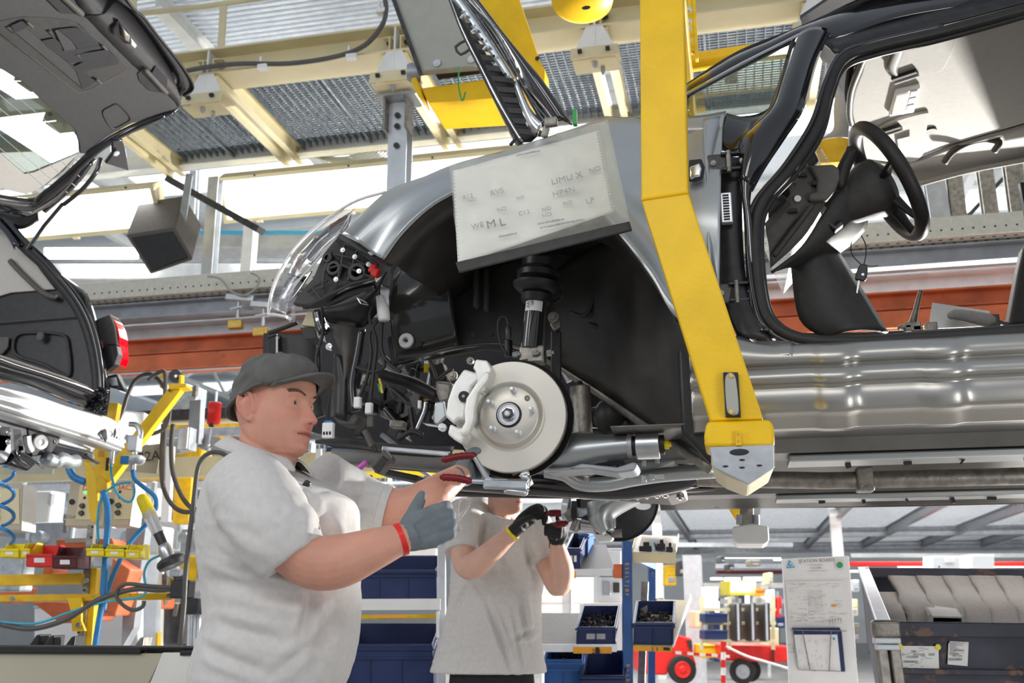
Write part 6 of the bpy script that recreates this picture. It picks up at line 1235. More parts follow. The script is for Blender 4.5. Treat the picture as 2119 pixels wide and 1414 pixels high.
# ---------------------------------------------------------------- worker with the grey cap
ph = math.radians(22); fd = (RT*math.cos(ph)-FW*math.sin(ph)); ld = UP.cross(fd)
H0 = J(566, 843, 2.25); R1 = Matrix((fd, ld, UP)).transposed()
T1 = lambda p: H0+R1 @ p; Ti1 = lambda p: R1.transposed() @ (p-H0)
w1 = thing('person', 'man in grey cap and light polo shirt reaching to the brake with pliers', 'person', (J(575, 1400, 2.28).x, J(575, 1400, 2.28).y, 0))
m = MB(); head(m, T1, .006); lids(m, T1)
m.tube([T1(V((-.022, 0, -.03))), T1(V((-.015, 0, -.08))), T1(V((-.018, 0, -.13))), T1(V((-.03, 0, -.19)))], [.054, .060, .064, .075], 24, 3)
m.tube([T1(V((.02, 0, -.112))), T1(V((-.0, 0, -.14)))], [.045, .05], 20, 2, round_ends=True)      # fullness under the chin
Dn = 2.04
m.tube([J(525, 1030, 2.1), J(575, 1100, Dn), J(640, 1160, Dn), J(700, 1162, Dn), J(770, 1138, Dn+.01), J(838, 1113, Dn+.03)], [.062, .056, .0535, .054, .043, .030], 22, 5, round_ends=True)
m.tube([J(635, 1175, Dn), J(650, 1186, Dn)], .032, 16, round_ends=True)
Df = 2.47
m.tube([J(690, 1010, Df), J(770, 1045, Df), J(838, 1052, Df), J(885, 1030, Df), J(922, 1004, Df+.04), J(950, 984, Df+.09)], [.058, .052, .050, .046, .037, .029], 20, 5, round_ends=True)
m.tube([J(830, 1070, Df), J(850, 1075, Df)], .032, 14, round_ends=True)
m.tube([J(560, 1030, 2.27), J(570, 1300, 2.28)], .11, 24)
me = remesh(m, .0029, 3); tint(me, Ti1); bo = link('body', me, 'skin', w1, 2)
face_bits(w1, T1, R1)
# cap
def cap_pt(a, t, g=0):
    c, s = math.cos(a), math.sin(a); x, y = (.108+g)*c+.002, (.090+g)*s
    zr = .024+(.024*c if c > 0 else .050*c)
    k = math.cos(t*math.pi/2)**.62; z = zr+(.121+g-zr)*math.sin(t*math.pi/2)**(1.0 if c < 0 else .82)
    q = V((x*k+.0*t, y*k, z)); return T1(q+V((0, 0, .0))+ (R1.transposed() @ V((0, 0, 0))))
cp = MB(); rows = []
for i in range(25):
    row = []
    for j in range(72):
        a = 2*math.pi*j/72; p = cap_pt(a, i/24*.995); n = (p-T1(V((0, 0, .03)))).normalized(); row.append(p+n*(.003*NZ.noise(V((math.cos(a)*3, math.sin(a)*3, i*.16)))*2-.0016*G((a*3/math.pi) % 1, .5, .06)*(i > 4)+.0022*math.sin(i*1.0+2*NZ.noise(p*20))*(math.cos(a) < -.1)*(i < 16)))
    rows.append(row)
cap = cp.grid(rows, True).make('cap', 'cap cloth', w1, smooth=2, solid=.003)
rows = []
for i in range(17):
    y = -.080+.160*i/16; k = 1-(y/.0865)**2; xr = .106*max(0, k)**.5*.97; xo = .046+.106*max(0, 1-(y/.086)**2)**.62; zc = .056-4.6*y*y
    rows.append([T1(V((xr*(1-t)+xo*t, y, zc+.010*math.sin(math.pi*t)+.010*t*t-.0*y))) for t in (0, .15, .35, .55, .75, .9, 1)])
MB().grid(rows).make('cap_brim', 'cap cloth', cap, smooth=2, solid=.004, sub=1, bevel=0)
MB().ball(T1(V((0, 0, .122))), (.008, .008, .004)).make('cap_button', 'cap cloth', cap, smooth=True)
MB().tube([cap_pt(a, .02, .003) for a in [math.radians(75+k*10) for k in range(22)]], .004, 8, 2).make('cap_band', 'cap cloth', cap, smooth=2)
# polo shirt
s_ = MB()
loft(s_, [(520, 625, 958, 2.27, .06, .5), (496, 655, 966, 2.27, .10, .42), (466, 695, 985, 2.27, .165, .3), (440, 724, 1012, 2.27, .2, .15), (424, 738, 1050, 2.27, .21), (418, 742, 1110, 2.27, .21), (422, 742, 1170, 2.27, .20), (430, 743, 1230, 2.28, .20), (431, 741, 1290, 2.28, .205), (416, 736, 1340, 2.28, .21), (404, 722, 1390, 2.28, .21), (398, 705, 1440, 2.28, .205), (402, 700, 1520, 2.28, .20)], fdir=fd)
s_.tube([J(505, 1000, 2.15), J(540, 1050, 2.08), J(578, 1108, Dn), J(606, 1150, Dn)], [.085, .088, .078, .066], 26, 4)
s_.tube([J(660, 1005, 2.40), J(720, 1028, 2.46), J(770, 1046, Df), J(800, 1054, Df)], [.085, .072, .061, .056], 24, 4)
cz = lambda a, b, w, d: (J(*a), J(*b), w, d)
fl = [cz((590, 1060, 2.0), (660, 1125, 2.07), .012, .007), cz((470, 1100, 2.1), (600, 1190, 2.06), .014, .012), cz((440, 1200, 2.12), (640, 1240, 2.08), .016, .007), cz((430, 1150, 2.15), (520, 1190, 2.07), .010, .006), cz((640, 1220, 2.08), (620, 1330, 2.08), .010, .009), cz((690, 1050, 2.2), (690, 1150, 2.2), .012, .008), cz((640, 1050, 2.1), (700, 1130, 2.15), .012, .008),
      cz((440, 1290, 2.1), (600, 1330, 2.08), .014, .008), cz((430, 1340, 2.12), (560, 1395, 2.08), .012, .008), cz((700, 1240, 2.15), (640, 1400, 2.1), .014, .008), cz((480, 1010, 2.1), (590, 1050, 2.0), .010, .004), cz((480, 1060, 2.05), (580, 1100, 2.0), .010, .006), cz((710, 1000, 2.35), (790, 1020, 2.42), .010, .005), cz((700, 1040, 2.35), (780, 1075, 2.42), .010, .006), cz((540, 1230, 2.07), (700, 1215, 2.1), .02, .006), cz((690, 1300, 2.12), (560, 1400, 2.08), .012, .006)]
sh = link('polo_shirt', remesh(s_, .0045, 9, folds(.0022, 9, 1, fl)), 'polo cloth', w1, 2)
for (c, d, r_) in (((606, 1150, Dn), (578, 1108, Dn), .0665), ((800, 1054, Df), (770, 1046, Df), .057)):
    a, b_ = J(*c), J(*d); ax = (a-b_).normalized(); MB().lathe([(r_-.004, .004), (r_+.001, .004), (r_+.0035, .0), (r_+.004, -.014), (r_+.001, -.018), (r_-.004, -.018)], a, ax, 36).make('sleeve_cuff', 'polo cloth', sh, smooth=True)
def collar(T, par, r0, r1, z0, gap=28, sq=1.0, m_='polo cloth', tilt=.42, cx=-.034, drop=.03):
    rows = []
    for k in range(41):
        a = math.radians(gap+(360-2*gap)*k/40); f = (1+math.cos(a))/2
        i_ = V((cx+r0*math.cos(a)*1.05, r0*math.sin(a)*sq, z0-tilt*r0*math.cos(a)-.012*f)); o_ = V((cx+r1*math.cos(a)*1.08, r1*math.sin(a)*sq, z0-.036-drop*f-tilt*r1*math.cos(a)))
        rows.append([T(i_+V((0, 0, -.02))-V((.004*math.cos(a), .004*math.sin(a), 0))), T(i_), T(i_*.6+o_*.4+V((.004*math.cos(a), .004*math.sin(a), .004))), T(o_)])
    return MB().grid(rows).make('collar', m_, par, smooth=2, solid=.0025, sub=1)
collar(T1, sh, .069, .108, -.083, tilt=.34, cx=-.016, drop=.004, gap=16)
pk = [T1(V(p)) for p in ((.058, -.014, -.168), (.112, -.006, -.23), (.128, 0, -.30))]
MB().tube(pk, .012, 10, 3, ry=.35, up=ld).make('placket', 'polo cloth', sh, smooth=2)
for k in (0, 1): MB().lathe([(0, .003), (.004, .003), (.0045, 0)], pk[k]+(pk[k+1]-pk[k])*.45-FW*.006+RT*.006, (RT*.5-FW).normalized(), 14).make('button', 'white plastic', sh, smooth=True)
a = J(630, 1008, 2.13); MB().bar(a+V((-.010, 0, -.013)), a+V((.010, 0, .012)), .014, .014).make('microphone_clip', 'black satin', w1, bevel=.004)
# trousers and shoes (just below the frame)
t_ = MB(); bx_ = (w1.location.x, w1.location.y)
t_.tube([(bx_[0], bx_[1], 1.12), (bx_[0], bx_[1], .98), (bx_[0], bx_[1], .88)], [.14, .15, .13], 28, 2)
for s in (-1, 1):
    h_ = V((bx_[0], bx_[1], 0))+FW*s*.11; t_.tube([h_+V((0, 0, .95)), h_+V((.01, 0, .5)), h_+V((0, 0, .07))], [.115, .085, .07], 20, 3)
    MB().tube([h_+V((-.07, 0, .045)), h_+V((.04, 0, .05)), h_+V((.18, 0, .035))], [.04, .045, .034], 14, 3, round_ends=True).make('shoe', 'black satin', w1, smooth=2)
link('trousers', remesh(t_, .012, 4), 'dark trousers', w1, 2)
# gloves
g = MB(); wr = J(840, 1112, Dn+.03); ax = J(925, 1078, Dn+.05)-wr
P_ = hand(g, wr, ax, UP*1.0-RT*.1, FW, ((66, 70, 45), (74, 72, 45), (78, 72, 45), (78, 70, 45)), ((.032, .040, .008), (.050, .055, .010), (.062, .068, .008)), 1.0, r=.0118)
link('glove', remesh(g, .0028, 5, lambda p, n: p+n*(.0012*NZ.noise(p*70)+.001)), 'grey glove', w1, 2)
e = ax.normalized(); c = wr-e*.012; MB().lathe([(.0305, -.006), (.034, -.006), (.0345, .006), (.0305, .006)], c, e, 30).make('glove_cuff', 'red', w1, smooth=True)
MB().tube([P_(.10, -.01, .0), P_(.125, .0, -.012), P_(.15, .02, -.01), P_(.135, .03, .0), P_(.12, .01, .0), P_(.11, -.03, .004)], .004, 8, 4).make('held_strap', 'clear glass', w1, smooth=2)
g = MB(); wr = J(950, 984, Df+.09); ax = J(1002, 956, Df+.26)-wr
hand(g, wr, ax, UP, -FW, ((70, 70, 40), (72, 72, 40), (75, 72, 40), (75, 70, 40)), ((.035, .04, .01), (.05, .055, .03), (.065, .05, .05)), .95, r=.0115)
link('glove', remesh(g, .003, 4), 'grey glove', w1, 2)
# ---------------------------------------------------------------- pliers
def pliers(name, label, pts_top, pts_bot, jaw, D, r_):
    t = thing(name, label, 'pliers', J(*jaw[0], D), 'hose clip pliers')
    for q in (pts_top, pts_bot):
        P = [J(u, v, D) for u, v in q]; n = 11; Q = cr(P, 6); rs = [r_*(1+.14*(k % 2))*(.8 if k in (0,) else 1) for k in range(len(Q))]
        MB().tube(Q, rs, 12, round_ends=True).make('grip', 'grip red', t, smooth=2)
        MB().tube([P[-1], J(*jaw[0], D)], [r_*.7, r_*.8], 10).make('shank', 'galvanised steel', t, smooth=True)
    MB().tube([J(*p, D) for p in jaw], [r_*1.1]+[r_*.9]*(len(jaw)-1), 10, 3).make('jaw', 'galvanised steel', t, smooth=2)
    MB().lathe([(0, .012), (.006, .012), (.011, .008), (.011, -.008)], J(*jaw[0], D), -FW, 16).make('pivot', 'pale steel', t, smooth=True)
    return t
t = pliers('clamp_pliers', 'red gripped clamp pliers under the brake disc', [(980, 943), (950, 945), (918, 952)][::-1], [(915, 988), (945, 990), (972, 996)], [(1012, 998), (1050, 1003), (1088, 1010)], Df-.05, .0085)
P = lambda u, v: J(u, v, Df-.05)
MB().bar(P(1000, 1003), P(1090, 1006), .03, .02).make('locking_bar', 'galvanised steel', t, bevel=.004)
MB().tube([P(1095, 978), P(1078, 985), P(1095, 992), P(1090, 1010), P(1092, 1018)], .006, 8, 3).make('toggle', 'chrome', t, smooth=2)
MB().tube([P(1050, 1016), P(1085, 1020)], .009, 10, round_ends=True).make('swivel_tip', 'aluminium', t, smooth=True)
# ---------------------------------------------------------------- second worker beyond the car
ph2 = math.radians(38); fd2 = RT*math.cos(ph2)-FW*math.sin(ph2); R2 = Matrix((fd2, UP.cross(fd2), UP)).transposed(); H2 = J(1044, 1011, 4.62)
T2 = lambda p: H2+R2 @ p; Ti2 = lambda p: R2.transposed() @ (p-H2)
w2 = thing('person', 'man in light polo and black gloves working under the far side of the car', 'person', (J(1020, 1400, 4.65).x, J(1020, 1400, 4.65).y, 0))
m = MB(); head(m, T2); lids(m, T2)
m.tube([T2(V((-.03, 0, -.03))), T2(V((-.03, 0, -.08))), T2(V((-.035, 0, -.13))), T2(V((-.045, 0, -.19)))], [.052, .054, .057, .08], 22, 3)
m.tube([J(950, 1080, 4.5), J(955, 1130, 4.45), J(966, 1172, 4.4), J(990, 1165, 4.35), J(1030, 1130, 4.33), J(1066, 1098, 4.32)], [.06, .054, .053, .055, .044, .030], 20, 5, round_ends=True)
m.tube([J(1118, 1100, 4.6), J(1130, 1160, 4.5), J(1154, 1212, 4.42), J(1163, 1185, 4.4), J(1157, 1150, 4.38), J(1152, 1122, 4.36)], [.056, .05, .049, .053, .043, .030], 20, 5, round_ends=True)
m.tube([J(1035, 1090, 4.66), J(1030, 1300, 4.66)], .09, 20)
me = remesh(m, .0045, 3); tint(me, Ti2); link('body', me, 'skin pale', w2, 2); face_bits(w2, T2, R2)
m = MB(); rows = []
for i in range(14):
    t = i/13*math.pi/2; rows.append([T2(V(((.106 if math.cos(a) < 0 else .1)*math.cos(a)*math.cos(t), .085*math.sin(a)*math.cos(t), .125*math.sin(t)+(.0 if math.cos(a) < .2 else .055)*math.cos(t)-.03*(math.cos(a) < -.3)*math.cos(t)))) for a in [2*math.pi*j/40 for j in range(40)]])
m.grid(rows, True).make('hair', 'brow hair', w2, smooth=2, solid=.004)
s_ = MB()
loft(s_, [(1000, 1070, 1062, 4.68, .07, .9), (970, 1100, 1062, 4.68, .11, .6), (948, 1125, 1066, 4.66, .125, .3), (935, 1140, 1085, 4.66, .135), (934, 1136, 1130, 4.66, .135), (932, 1126, 1190, 4.66, .13), (928, 1120, 1250, 4.66, .13), (918, 1120, 1300, 4.66, .135), (903, 1124, 1345, 4.66, .14), (890, 1132, 1392, 4.66, .15)], fdir=fd2)
s_.tube([J(965, 1062, 4.58), J(955, 1095, 4.5), J(955, 1142, 4.45)], [.085, .084, .072], 22, 4)
s_.tube([J(1105, 1075, 4.6), J(1120, 1115, 4.56), J(1130, 1168, 4.5)], [.075, .070, .062], 20, 4)
f2 = [cz((1005, 1240, 4.5), (1060, 1390, 4.5), .014, .016), cz((960, 1180, 4.5), (1010, 1240, 4.5), .016, .010), cz((1075, 1220, 4.5), (1090, 1330, 4.5), .016, .014), cz((1060, 1330, 4.5), (1110, 1300, 4.5), .014, .012), cz((1000, 1060, 4.5), (990, 1140, 4.5), .014, .008), cz((985, 1180, 4.5), (925, 1290, 4.5), .016, .010), cz((1090, 1120, 4.5), (1110, 1210, 4.5), .016, .010), cz((1020, 1140, 4.5), (1080, 1230, 4.5), .02, .008), cz((1060, 1250, 4.5), (1085, 1390, 4.5), .012, .010)]
sh = link('polo_shirt', remesh(s_, .0065, 6, folds(.0045, 7, 5, f2)), 'polo cloth', w2, 2)
for (c, d, r_) in (((955, 1142, 4.45), (955, 1095, 4.5), .0725), ((1130, 1168, 4.5), (1120, 1115, 4.56), .0625)):
    a, b_ = J(*c), J(*d); ax = (a-b_).normalized(); MB().lathe([(r_-.004, .004), (r_+.001, .004), (r_+.0035, .0), (r_+.004, -.02), (r_-.004, -.02)], a, ax, 32).make('sleeve_cuff', 'polo cloth', sh, smooth=True)
collar(T2, sh, .066, .094, -.10)
MB().tube([T2(V((.055, -.01, -.165))), T2(V((.085, 0, -.22))), T2(V((.09, 0, -.28)))], .013, 10, 3, ry=.35, up=R2 @ V((0, 1, 0))).make('placket', 'polo cloth', sh, smooth=2)
t_ = MB(); bx_ = w2.location
for s in (-.085, -.03, .03, .075): q = V((bx_[0], bx_[1], 0))+RT*s; t_.tube([q+V((0, 0, 1.08)), q+V((0, 0, .95)), q+V((0, 0, .84))], [.095, .11, .105], 24, 2)
for s in (-1, 1):
    h_ = V((bx_[0], bx_[1], 0))+RT*s*.10; t_.tube([h_+V((0, 0, .92)), h_+V((0, -.01, .5)), h_+V((0, 0, .07))], [.105, .08, .07], 18, 3)
    MB().tube([h_+V((0, .06, .045)), h_+V((0, -.04, .05)), h_+V((0, -.18, .035))], [.04, .045, .034], 14, 3, round_ends=True).make('shoe', 'black satin', w2, smooth=2)
link('trousers', remesh(t_, .012, 4), 'dark trousers', w2, 2)
g = MB(); wr = J(1070, 1094, 4.31); hand(g, wr, J(1112, 1055, 4.28)-wr, UP*.5-RT*.2-FW*.6, -UP*.6+RT*.5, ((25, 40, 30), (30, 45, 30), (38, 50, 30), (42, 50, 30)), ((.04, .03, .02), (.07, .035, .035), (.095, .025, .045)), 1.05, r=.012)
link('glove', remesh(g, .0035, 4), 'black glove', w2, 2)
e = (J(1112, 1055, 4.28)-wr).normalized(); MB().lathe([(.031, -.006), (.036, -.006), (.0365, .006), (.031, .006)], wr-e*.03, e, 28).make('glove_cuff', 'yellow plastic', w2, smooth=True)
g = MB(); wr = J(1152, 1122, 4.36); hand(g, wr, J(1148, 1085, 4.28)-wr, RT*.8-FW*.2, -FW*.3+UP*.2-RT*.2, ((50, 50, 35), (55, 55, 35), (50, 50, 30), (45, 40, 30)), ((.04, .035, -.01), (.075, .03, -.012), (.125, .012, -.01)), 1.05, r=.012)
link('glove', remesh(g, .0035, 4), 'black glove', w2, 2)
e = (J(1148, 1085, 4.28)-wr).normalized(); MB().lathe([(.031, -.012), (.035, -.010), (.035, .010), (.031, .012)], wr-e*.022, e, 28).make('glove_cuff', 'black glove', w2, smooth=True)
pliers('clamp_pliers', 'red gripped clamp pliers held in black gloves at the far wheel hub', [(1136, 1063), (1150, 1062), (1163, 1063)], [(1150, 1086), (1160, 1085), (1170, 1083)], [(1180, 1068), (1190, 1078), (1192, 1092)], 4.2, .014)
# ================================================================ RIGHT: RACKS, BOARD, CRATE
D3 = 'T'
def jj(k, D, *pts):
    ox, oy, s = CR[k]; return [J(ox+p[0]/s, oy+p[1]/s, p[2] if len(p) > 2 else D) for p in pts]
def wallbox(mb, A, B, H, Dp, th):
    """open-topped box: A,B front bottom corners, H height vector, Dp depth vector"""
    A, B, H, Dp = V(A), V(B), V(H), V(Dp); w = (B-A).normalized()*th; d = Dp.normalized()*th; h = H.normalized()*th
    for a, e in ((A, B-A), (A+Dp-d, B-A)): mb.prism([a, a+e, a+e+H, a+H], d)
    for a in (A, B-w): mb.prism([a, a+Dp, a+Dp+H, a+H], w)
    mb.prism([A, B, B+Dp, A+Dp], h); return mb
def kbin(name, label, A, B, H, Dp, m='blue plastic', ribs=3, group=None, cat='bin', label_m=None, cont=None, par=None):
    A, B, H, Dp = V(A), V(B), V(H), V(Dp); t = thing(name, label, cat, (A+B)/2, group)
    wallbox(MB(), A, B, H, Dp, .004).make('shell', m, t, bevel=.001)
    r = (B-A).normalized(); d = Dp.normalized(); h = H.normalized(); e = .006
    m_ = MB()
    for f in (.93, .80) if H.length > .1 else (.9,):
        q = [A+H*f-r*e-d*e, B+H*f+r*e-d*e, B+H*f+r*e+Dp+d*e, A+H*f-r*e+Dp+d*e]
        for i in range(4): m_.bar(q[i], q[(i+1) % 4], .008, .010, h)
    m_.make('rim', m, t, bevel=.0015)
    for k in range(ribs+1):
        p = A+(B-A)*(k/ribs if ribs else 0)-d*.003; MB().bar(p+H*.02, p+H*.78, .006, .008, d).make('rib', m, t)
    if label_m:
        p = A+(B-A)*.25+H*.35-d*.002; q = (B-A)*.5; MB().prism([p, p+q, p+q+H*.3, p+H*.3], -d*.0015).make('label', label_m, t)
    if cont:
        rr2 = random.Random(len(label)); c_ = MB()
        for k in range(140): p = A+(B-A)*rr2.uniform(.1, .9)+Dp*rr2.uniform(.1, .9)+H*rr2.uniform(.5, .62); a = rr2.uniform(0, 6.3); c_.tube([p, p+V((math.cos(a), math.sin(a), rr2.uniform(-.6, .6)))*.014], .005, 6)
        tag(c_.make('contents', cont, t, smooth=True), kind='stuff')
    return t
# left rack: aluminium frame with large navy crates
Dr = 4.9
t = thing('crate_rack', 'pale aluminium profile rack holding large navy crates behind the capped man', 'rack', J(915, 1420, Dr))
for (u, w) in ((914, .04), (700, .04)): MB().bar(J(u, 1128, Dr), J(u, 1560, Dr), w, w, FW).make('upright', 'pale steel', t, bevel=.004)
for v in (1246, 1256): MB().bar(J(690, v+1, Dr-.02), J(912, v, Dr-.02), .018, .03, UP).make('shelf_bar', 'white paint', t, bevel=.002)
MB().bar(J(690, 1278, Dr+.03), J(906, 1276, Dr+.03), .022, .02, UP).make('roller_rail', 'worn yellow', t, bevel=.003)
MB().prism([J(770, 1273, Dr-.0), J(843, 1272, Dr), J(843, 1279, Dr), J(770, 1280, Dr)], -FW*.002).make('shelf_label', 'orange sticker', t)
MB().bar(J(906, 1266, Dr-.03), J(906, 1320, Dr-.03), .014, .02, FW).make('side_plate', 'white paint', t)
for v in (1345,): MB().bar(J(700, 1420, Dr+.3), J(912, 1420, Dr+.3), .03, .03).make('shelf_bar', 'white paint', t)
up = UP
for (u0, u1, vb, vt, lb, m_) in ((725, 903, 1244, 1180, 'large navy crate on the upper level of the aluminium rack', 'blue plastic'), (700, 898, 1480, 1334, 'large navy crate on the lower level of the aluminium rack', 'blue plastic')):
    A, B = J(u0, vb, Dr+.03), J(u1, vb, Dr+.03); kbin('storage_crate', lb, A, B, J(u0, vt, Dr+.03)-A, FW*.5+UP*.09, m_, 3)
MB().prism([J(745, 1150, Dr+.55), J(905, 1150, Dr+.55), J(905, 1182, Dr+.55), J(745, 1182, Dr+.55)], FW*.02).make('rear_crate', 'blue plastic')
tag(bpy.data.objects['rear_crate'], 'dark navy crate wall standing behind the upper navy crate', 'crate')
MB().prism([J(738, 1290, Dr+.55), J(897, 1290, Dr+.55), J(897, 1332, Dr+.55), J(738, 1332, Dr+.55)], FW*.02).make('rear_crate', 'dark ink')
tag(bpy.data.objects['rear_crate.001'], 'black crate wall standing behind the lower navy crate', 'crate')
# flow rack with blue posts
Db = 4.9
t = thing('flow_rack', 'blue posted parts rack with chalk-written post right of the second worker', 'rack', J(1300, 1420, Db))
p0, p1 = J(1297, 1120, Db), J(1300, 1560, Db); MB().chan(p0, p1, .045, .05, .004, FW).make('front_post', 'blue paint', t, bevel=.002)
po = [J(1349, 1150, Db+.5), J(1347, 1560, Db+.5)]; MB().chan(*po, .035, .04, .004, FW).make('rear_post', 'blue paint', t)
MB().bar(J(1335, 1205, Db+.25), J(1322, 1560, Db+.1), .035, .03).make('strut', 'cast iron', t, bevel=.002)
MB().bar(J(1305, 1150, Db+.02), J(1352, 1172, Db+.5), .03, .04).make('cross_bar', 'blue paint', t)
for k, ch in enumerate('ESELTJBF'): text(ch, J(1297.2, 1168+k*9, Db-.03), .024, -UP, RT, 'orange sticker', parent=t)
for k, ch in enumerate('RutBO'): text(ch, J(1299, 1378+k*10, Db-.03), .024, -UP, RT, 'orange sticker', parent=t)
def shelf(u0, u1, vf, vb, th, nm, labels=(), m_='grey trim'):
    A, B = J(u0, vf, Db), J(u1, vf, Db); Dp = FW*.42+UP*.14
    MB().prism([A, B, B+Dp, A+Dp], UP*.008).make(nm, m_, t); MB().bar(A-FW*.005-UP*.01, B-FW*.005-UP*.01, th, .008, FW).make('shelf_edge', 'pale steel', t, bevel=.001)
    for (a, b, mm) in labels: MB().prism([J(a, vf+2, Db-.012), J(b, vf+2, Db-.012), J(b, vf+16, Db-.012), J(a, vf+16, Db-.012)], -FW*.001).make('shelf_label', mm, t)
    return A, B, Dp
shelf(1118, 1272, 1181, 1155, .034, 'shelf', ((1120, 1192, 'orange sticker'),))
MB().bar(J(1279, 1168, Db-.01), J(1279, 1197, Db-.01), .04, .04).make('end_cap', 'orange paint', t, bevel=.004)
shelf(1112, 1276, 1337, 1300, .036, 'shelf', ((1186, 1266, 'orange sticker'),))
for k in range(3): MB().bar(J(1124+k*26, 1299, Db+.40), J(1146+k*26, 1291, Db+.44), .016, .02, UP).make('roller_strip', 'orange sticker', t)
MB().bar(J(1120, 1296, Db+.45), J(1200, 1296, Db+.45), .03, .05).make('rear_bar', 'dark steel', t)
for k, (a, s_) in enumerate(((1228, '2'), (1240, '2'))): text(s_, J(a, 1349, Db-.016), .03, RT, UP, 'dark ink', parent=t)
MB().prism([J(1232, 1340, Db-.015), J(1240, 1340, Db-.015), J(1240, 1353, Db-.015), J(1232, 1353, Db-.015)], -FW*.001).make('label_block', 'dark ink', t)
def fb(name, label, u0, u1, vb, vt, D, dep, rise, m='blue plastic', **k):
    A, B = J(u0, vb, D), J(u1, vb, D); return kbin(name, label, A, B, J(u0, vt, D)-A-FW*.02, FW*dep+UP*rise+RT*.05, m, 2, **k)
fb('small_bin', 'small navy bin full of black clips on the lower shelf, left of the blue post', 1194, 1272, 1336, 1298, Db, .26, .10, cont='dark ink', label_m='grey steel')
fb('small_bin', 'small navy bin tipped on the upper shelf behind black gloves', 1172, 1200, 1178, 1135, Db, .25, .09, label_m='white card')
fb('small_bin', 'tall bright blue bin standing behind the tipped upper bin', 1200, 1216, 1150, 1105, Db+.2, .25, .02, m='blue paint')
fb('small_bin', 'navy bin of black clips on the slanted tray right of the blue post', 1312, 1392, 1335, 1288, Db-.02, .25, .10, cont='dark ink')
fb('storage_crate', 'large open blue crate of dark brackets below the flow rack shelf', 1128, 1205, 1470, 1365, Db, .4, .15, m='blue paint', cont='dark steel')
fb('small_bin', 'navy bin with a pale lid at the bottom of the flow rack', 1204, 1290, 1450, 1398, Db-.1, .3, .10)
tr = thing('slanted_tray', 'white edged slanted tray bolted right of the blue post', 'tray', J(1350, 1345, Db-.02))
q = [J(1311, 1337, Db-.03), J(1391, 1340, Db-.03), J(1427, 1243, Db+.35), J(1360, 1240, Db+.35)]; MB().prism(q, -UP*.006).make('tray_base', 'cream paint', tr)
MB().prism([q[1], q[2], q[2]+UP*.03, q[1]+UP*.012], RT*.008).make('tray_side', 'white paint', tr)
MB().prism([J(1310, 1337, Db-.035), J(1391, 1340, Db-.035), J(1391, 1350, Db-.035), J(1310, 1347, Db-.035)], -FW*.004).make('label_strip', 'orange sticker', tr)
text('2  2', J(1355, 1344, Db-.042), .02, RT, UP, 'dark ink', parent=tr); MB().prism([J(1373, 1340, Db-.042), J(1386, 1341, Db-.042), J(1386, 1347, Db-.042), J(1373, 1346, Db-.042)], -FW*.001).make('label_block', 'dark ink', tr)
tr = thing('top_tray', 'pale open tray with a pen and clips on top of the blue post', 'tray', J(1355, 1150, Db))
q = jj('E', Db, (1460, 530), (1752, 538), (1770, 432, Db+.3), (1490, 412, Db+.3)); MB().prism(q, -UP*.004).make('tray_base', 'white card', tr)
MB().prism([q[0], q[1], q[1]-UP*.055*.9, q[0]-UP*.055*.9], FW*.004).make('tray_front', 'cream paint', tr, bevel=.001)
MB().prism([q[0], q[3], q[3]+UP*.02, q[0]+UP*.02], RT*.004).prism([q[1], q[2], q[2]+UP*.02, q[1]+UP*.02], RT*.004).make('tray_side', 'cream paint', tr)
MB().prism(jj('E', Db+.1, (1530, 418), (1762, 428), (1748, 530), (1500, 515)), UP*.002).make('paper_liner', 'paper', tr)
for i, (x, y, w, lb) in enumerate(((1550, 512, .06, 'wide black clip lying in the top tray'), (1655, 495, .04, 'tall black clip lying in the middle of the top tray'), (1712, 517, .03, 'small black clip at the right of the top tray'))):
    c = jj('E', Db+.03, (x, y))[0]; tag(MB().box(c, (w, .04, .03)).box(c+V((.005, 0, .02)), (w*.5, .02, .03)).make('plastic_clip', 'dark ink', bevel=.004), lb, 'clip')
c = jj('E', Db+.04, (1625, 525), (1612, 470)); tag(MB().tube(c, .005, 8, round_ends=True).make('pen', 'hose blue', smooth=True), 'blue pen lying in the top tray', 'pen')
# station board
Dq = 5.3
sb = thing('station_board', 'white station board with pinned sheets and a wire document holder', 'board', J(1700, 1560, Dq))
Q_ = lambda D, *p: jj('Q', D, *p)
b = Q_(Dq, (1130, 88), (1840, 55), (1975, 1900), (1235, 1900)); MB().prism(b, FW*.02).make('board', 'white card', sb, bevel=.002)
bx = (b[1]-b[0]).normalized(); by = (b[0]-b[3]).normalized()
by = (by-bx*by.dot(bx)).normalized()
pl = (tuple(b[0]-FW*.003), bx.cross(by)); Qp = lambda off, *p: [x-FW*off for x in W('Q', pl, *p)]
MB().prism(Qp(0, (1325, 85), (1665, 68), (1668, 135), (1328, 150)), -FW*.001).make('title_strip', 'white plastic', sb)
text('STATION BOARD', Qp(.003, (1493, 108))[0], .024, bx, by, 'ink', parent=sb)
MB().prism(Qp(.001, (1172, 188), (1205, 100), (1265, 178)), -FW*.002).make('blue_triangle', 'sign blue', sb)
MB().ball(Qp(.004, (1215, 138))[0], (.007, .001, .004)).ball(Qp(.004, (1232, 160))[0], (.006, .001, .004)).ball(Qp(.004, (1195, 165))[0], (.005, .001, .003)).make('triangle_mark', 'white plastic', sb)
MB().prism(Qp(.001, (1692, 98), (1785, 94), (1790, 205), (1697, 208)), -FW*.001).make('green_card', 'white plastic', sb)
c = Qp(.004, (1739, 154))[0]; MB().cyl(c, c-FW*.006, .0155, n=28).make('green_disc', 'green', sb, smooth=True)
MB().prism(Qp(.001, (1430, 162), (1568, 160), (1570, 208), (1433, 210)), -FW*.001).make('small_card', 'white plastic', sb); text('F3-U706', Qp(.004, (1492, 186))[0], .014, bx, by, 'pale ink', parent=sb)
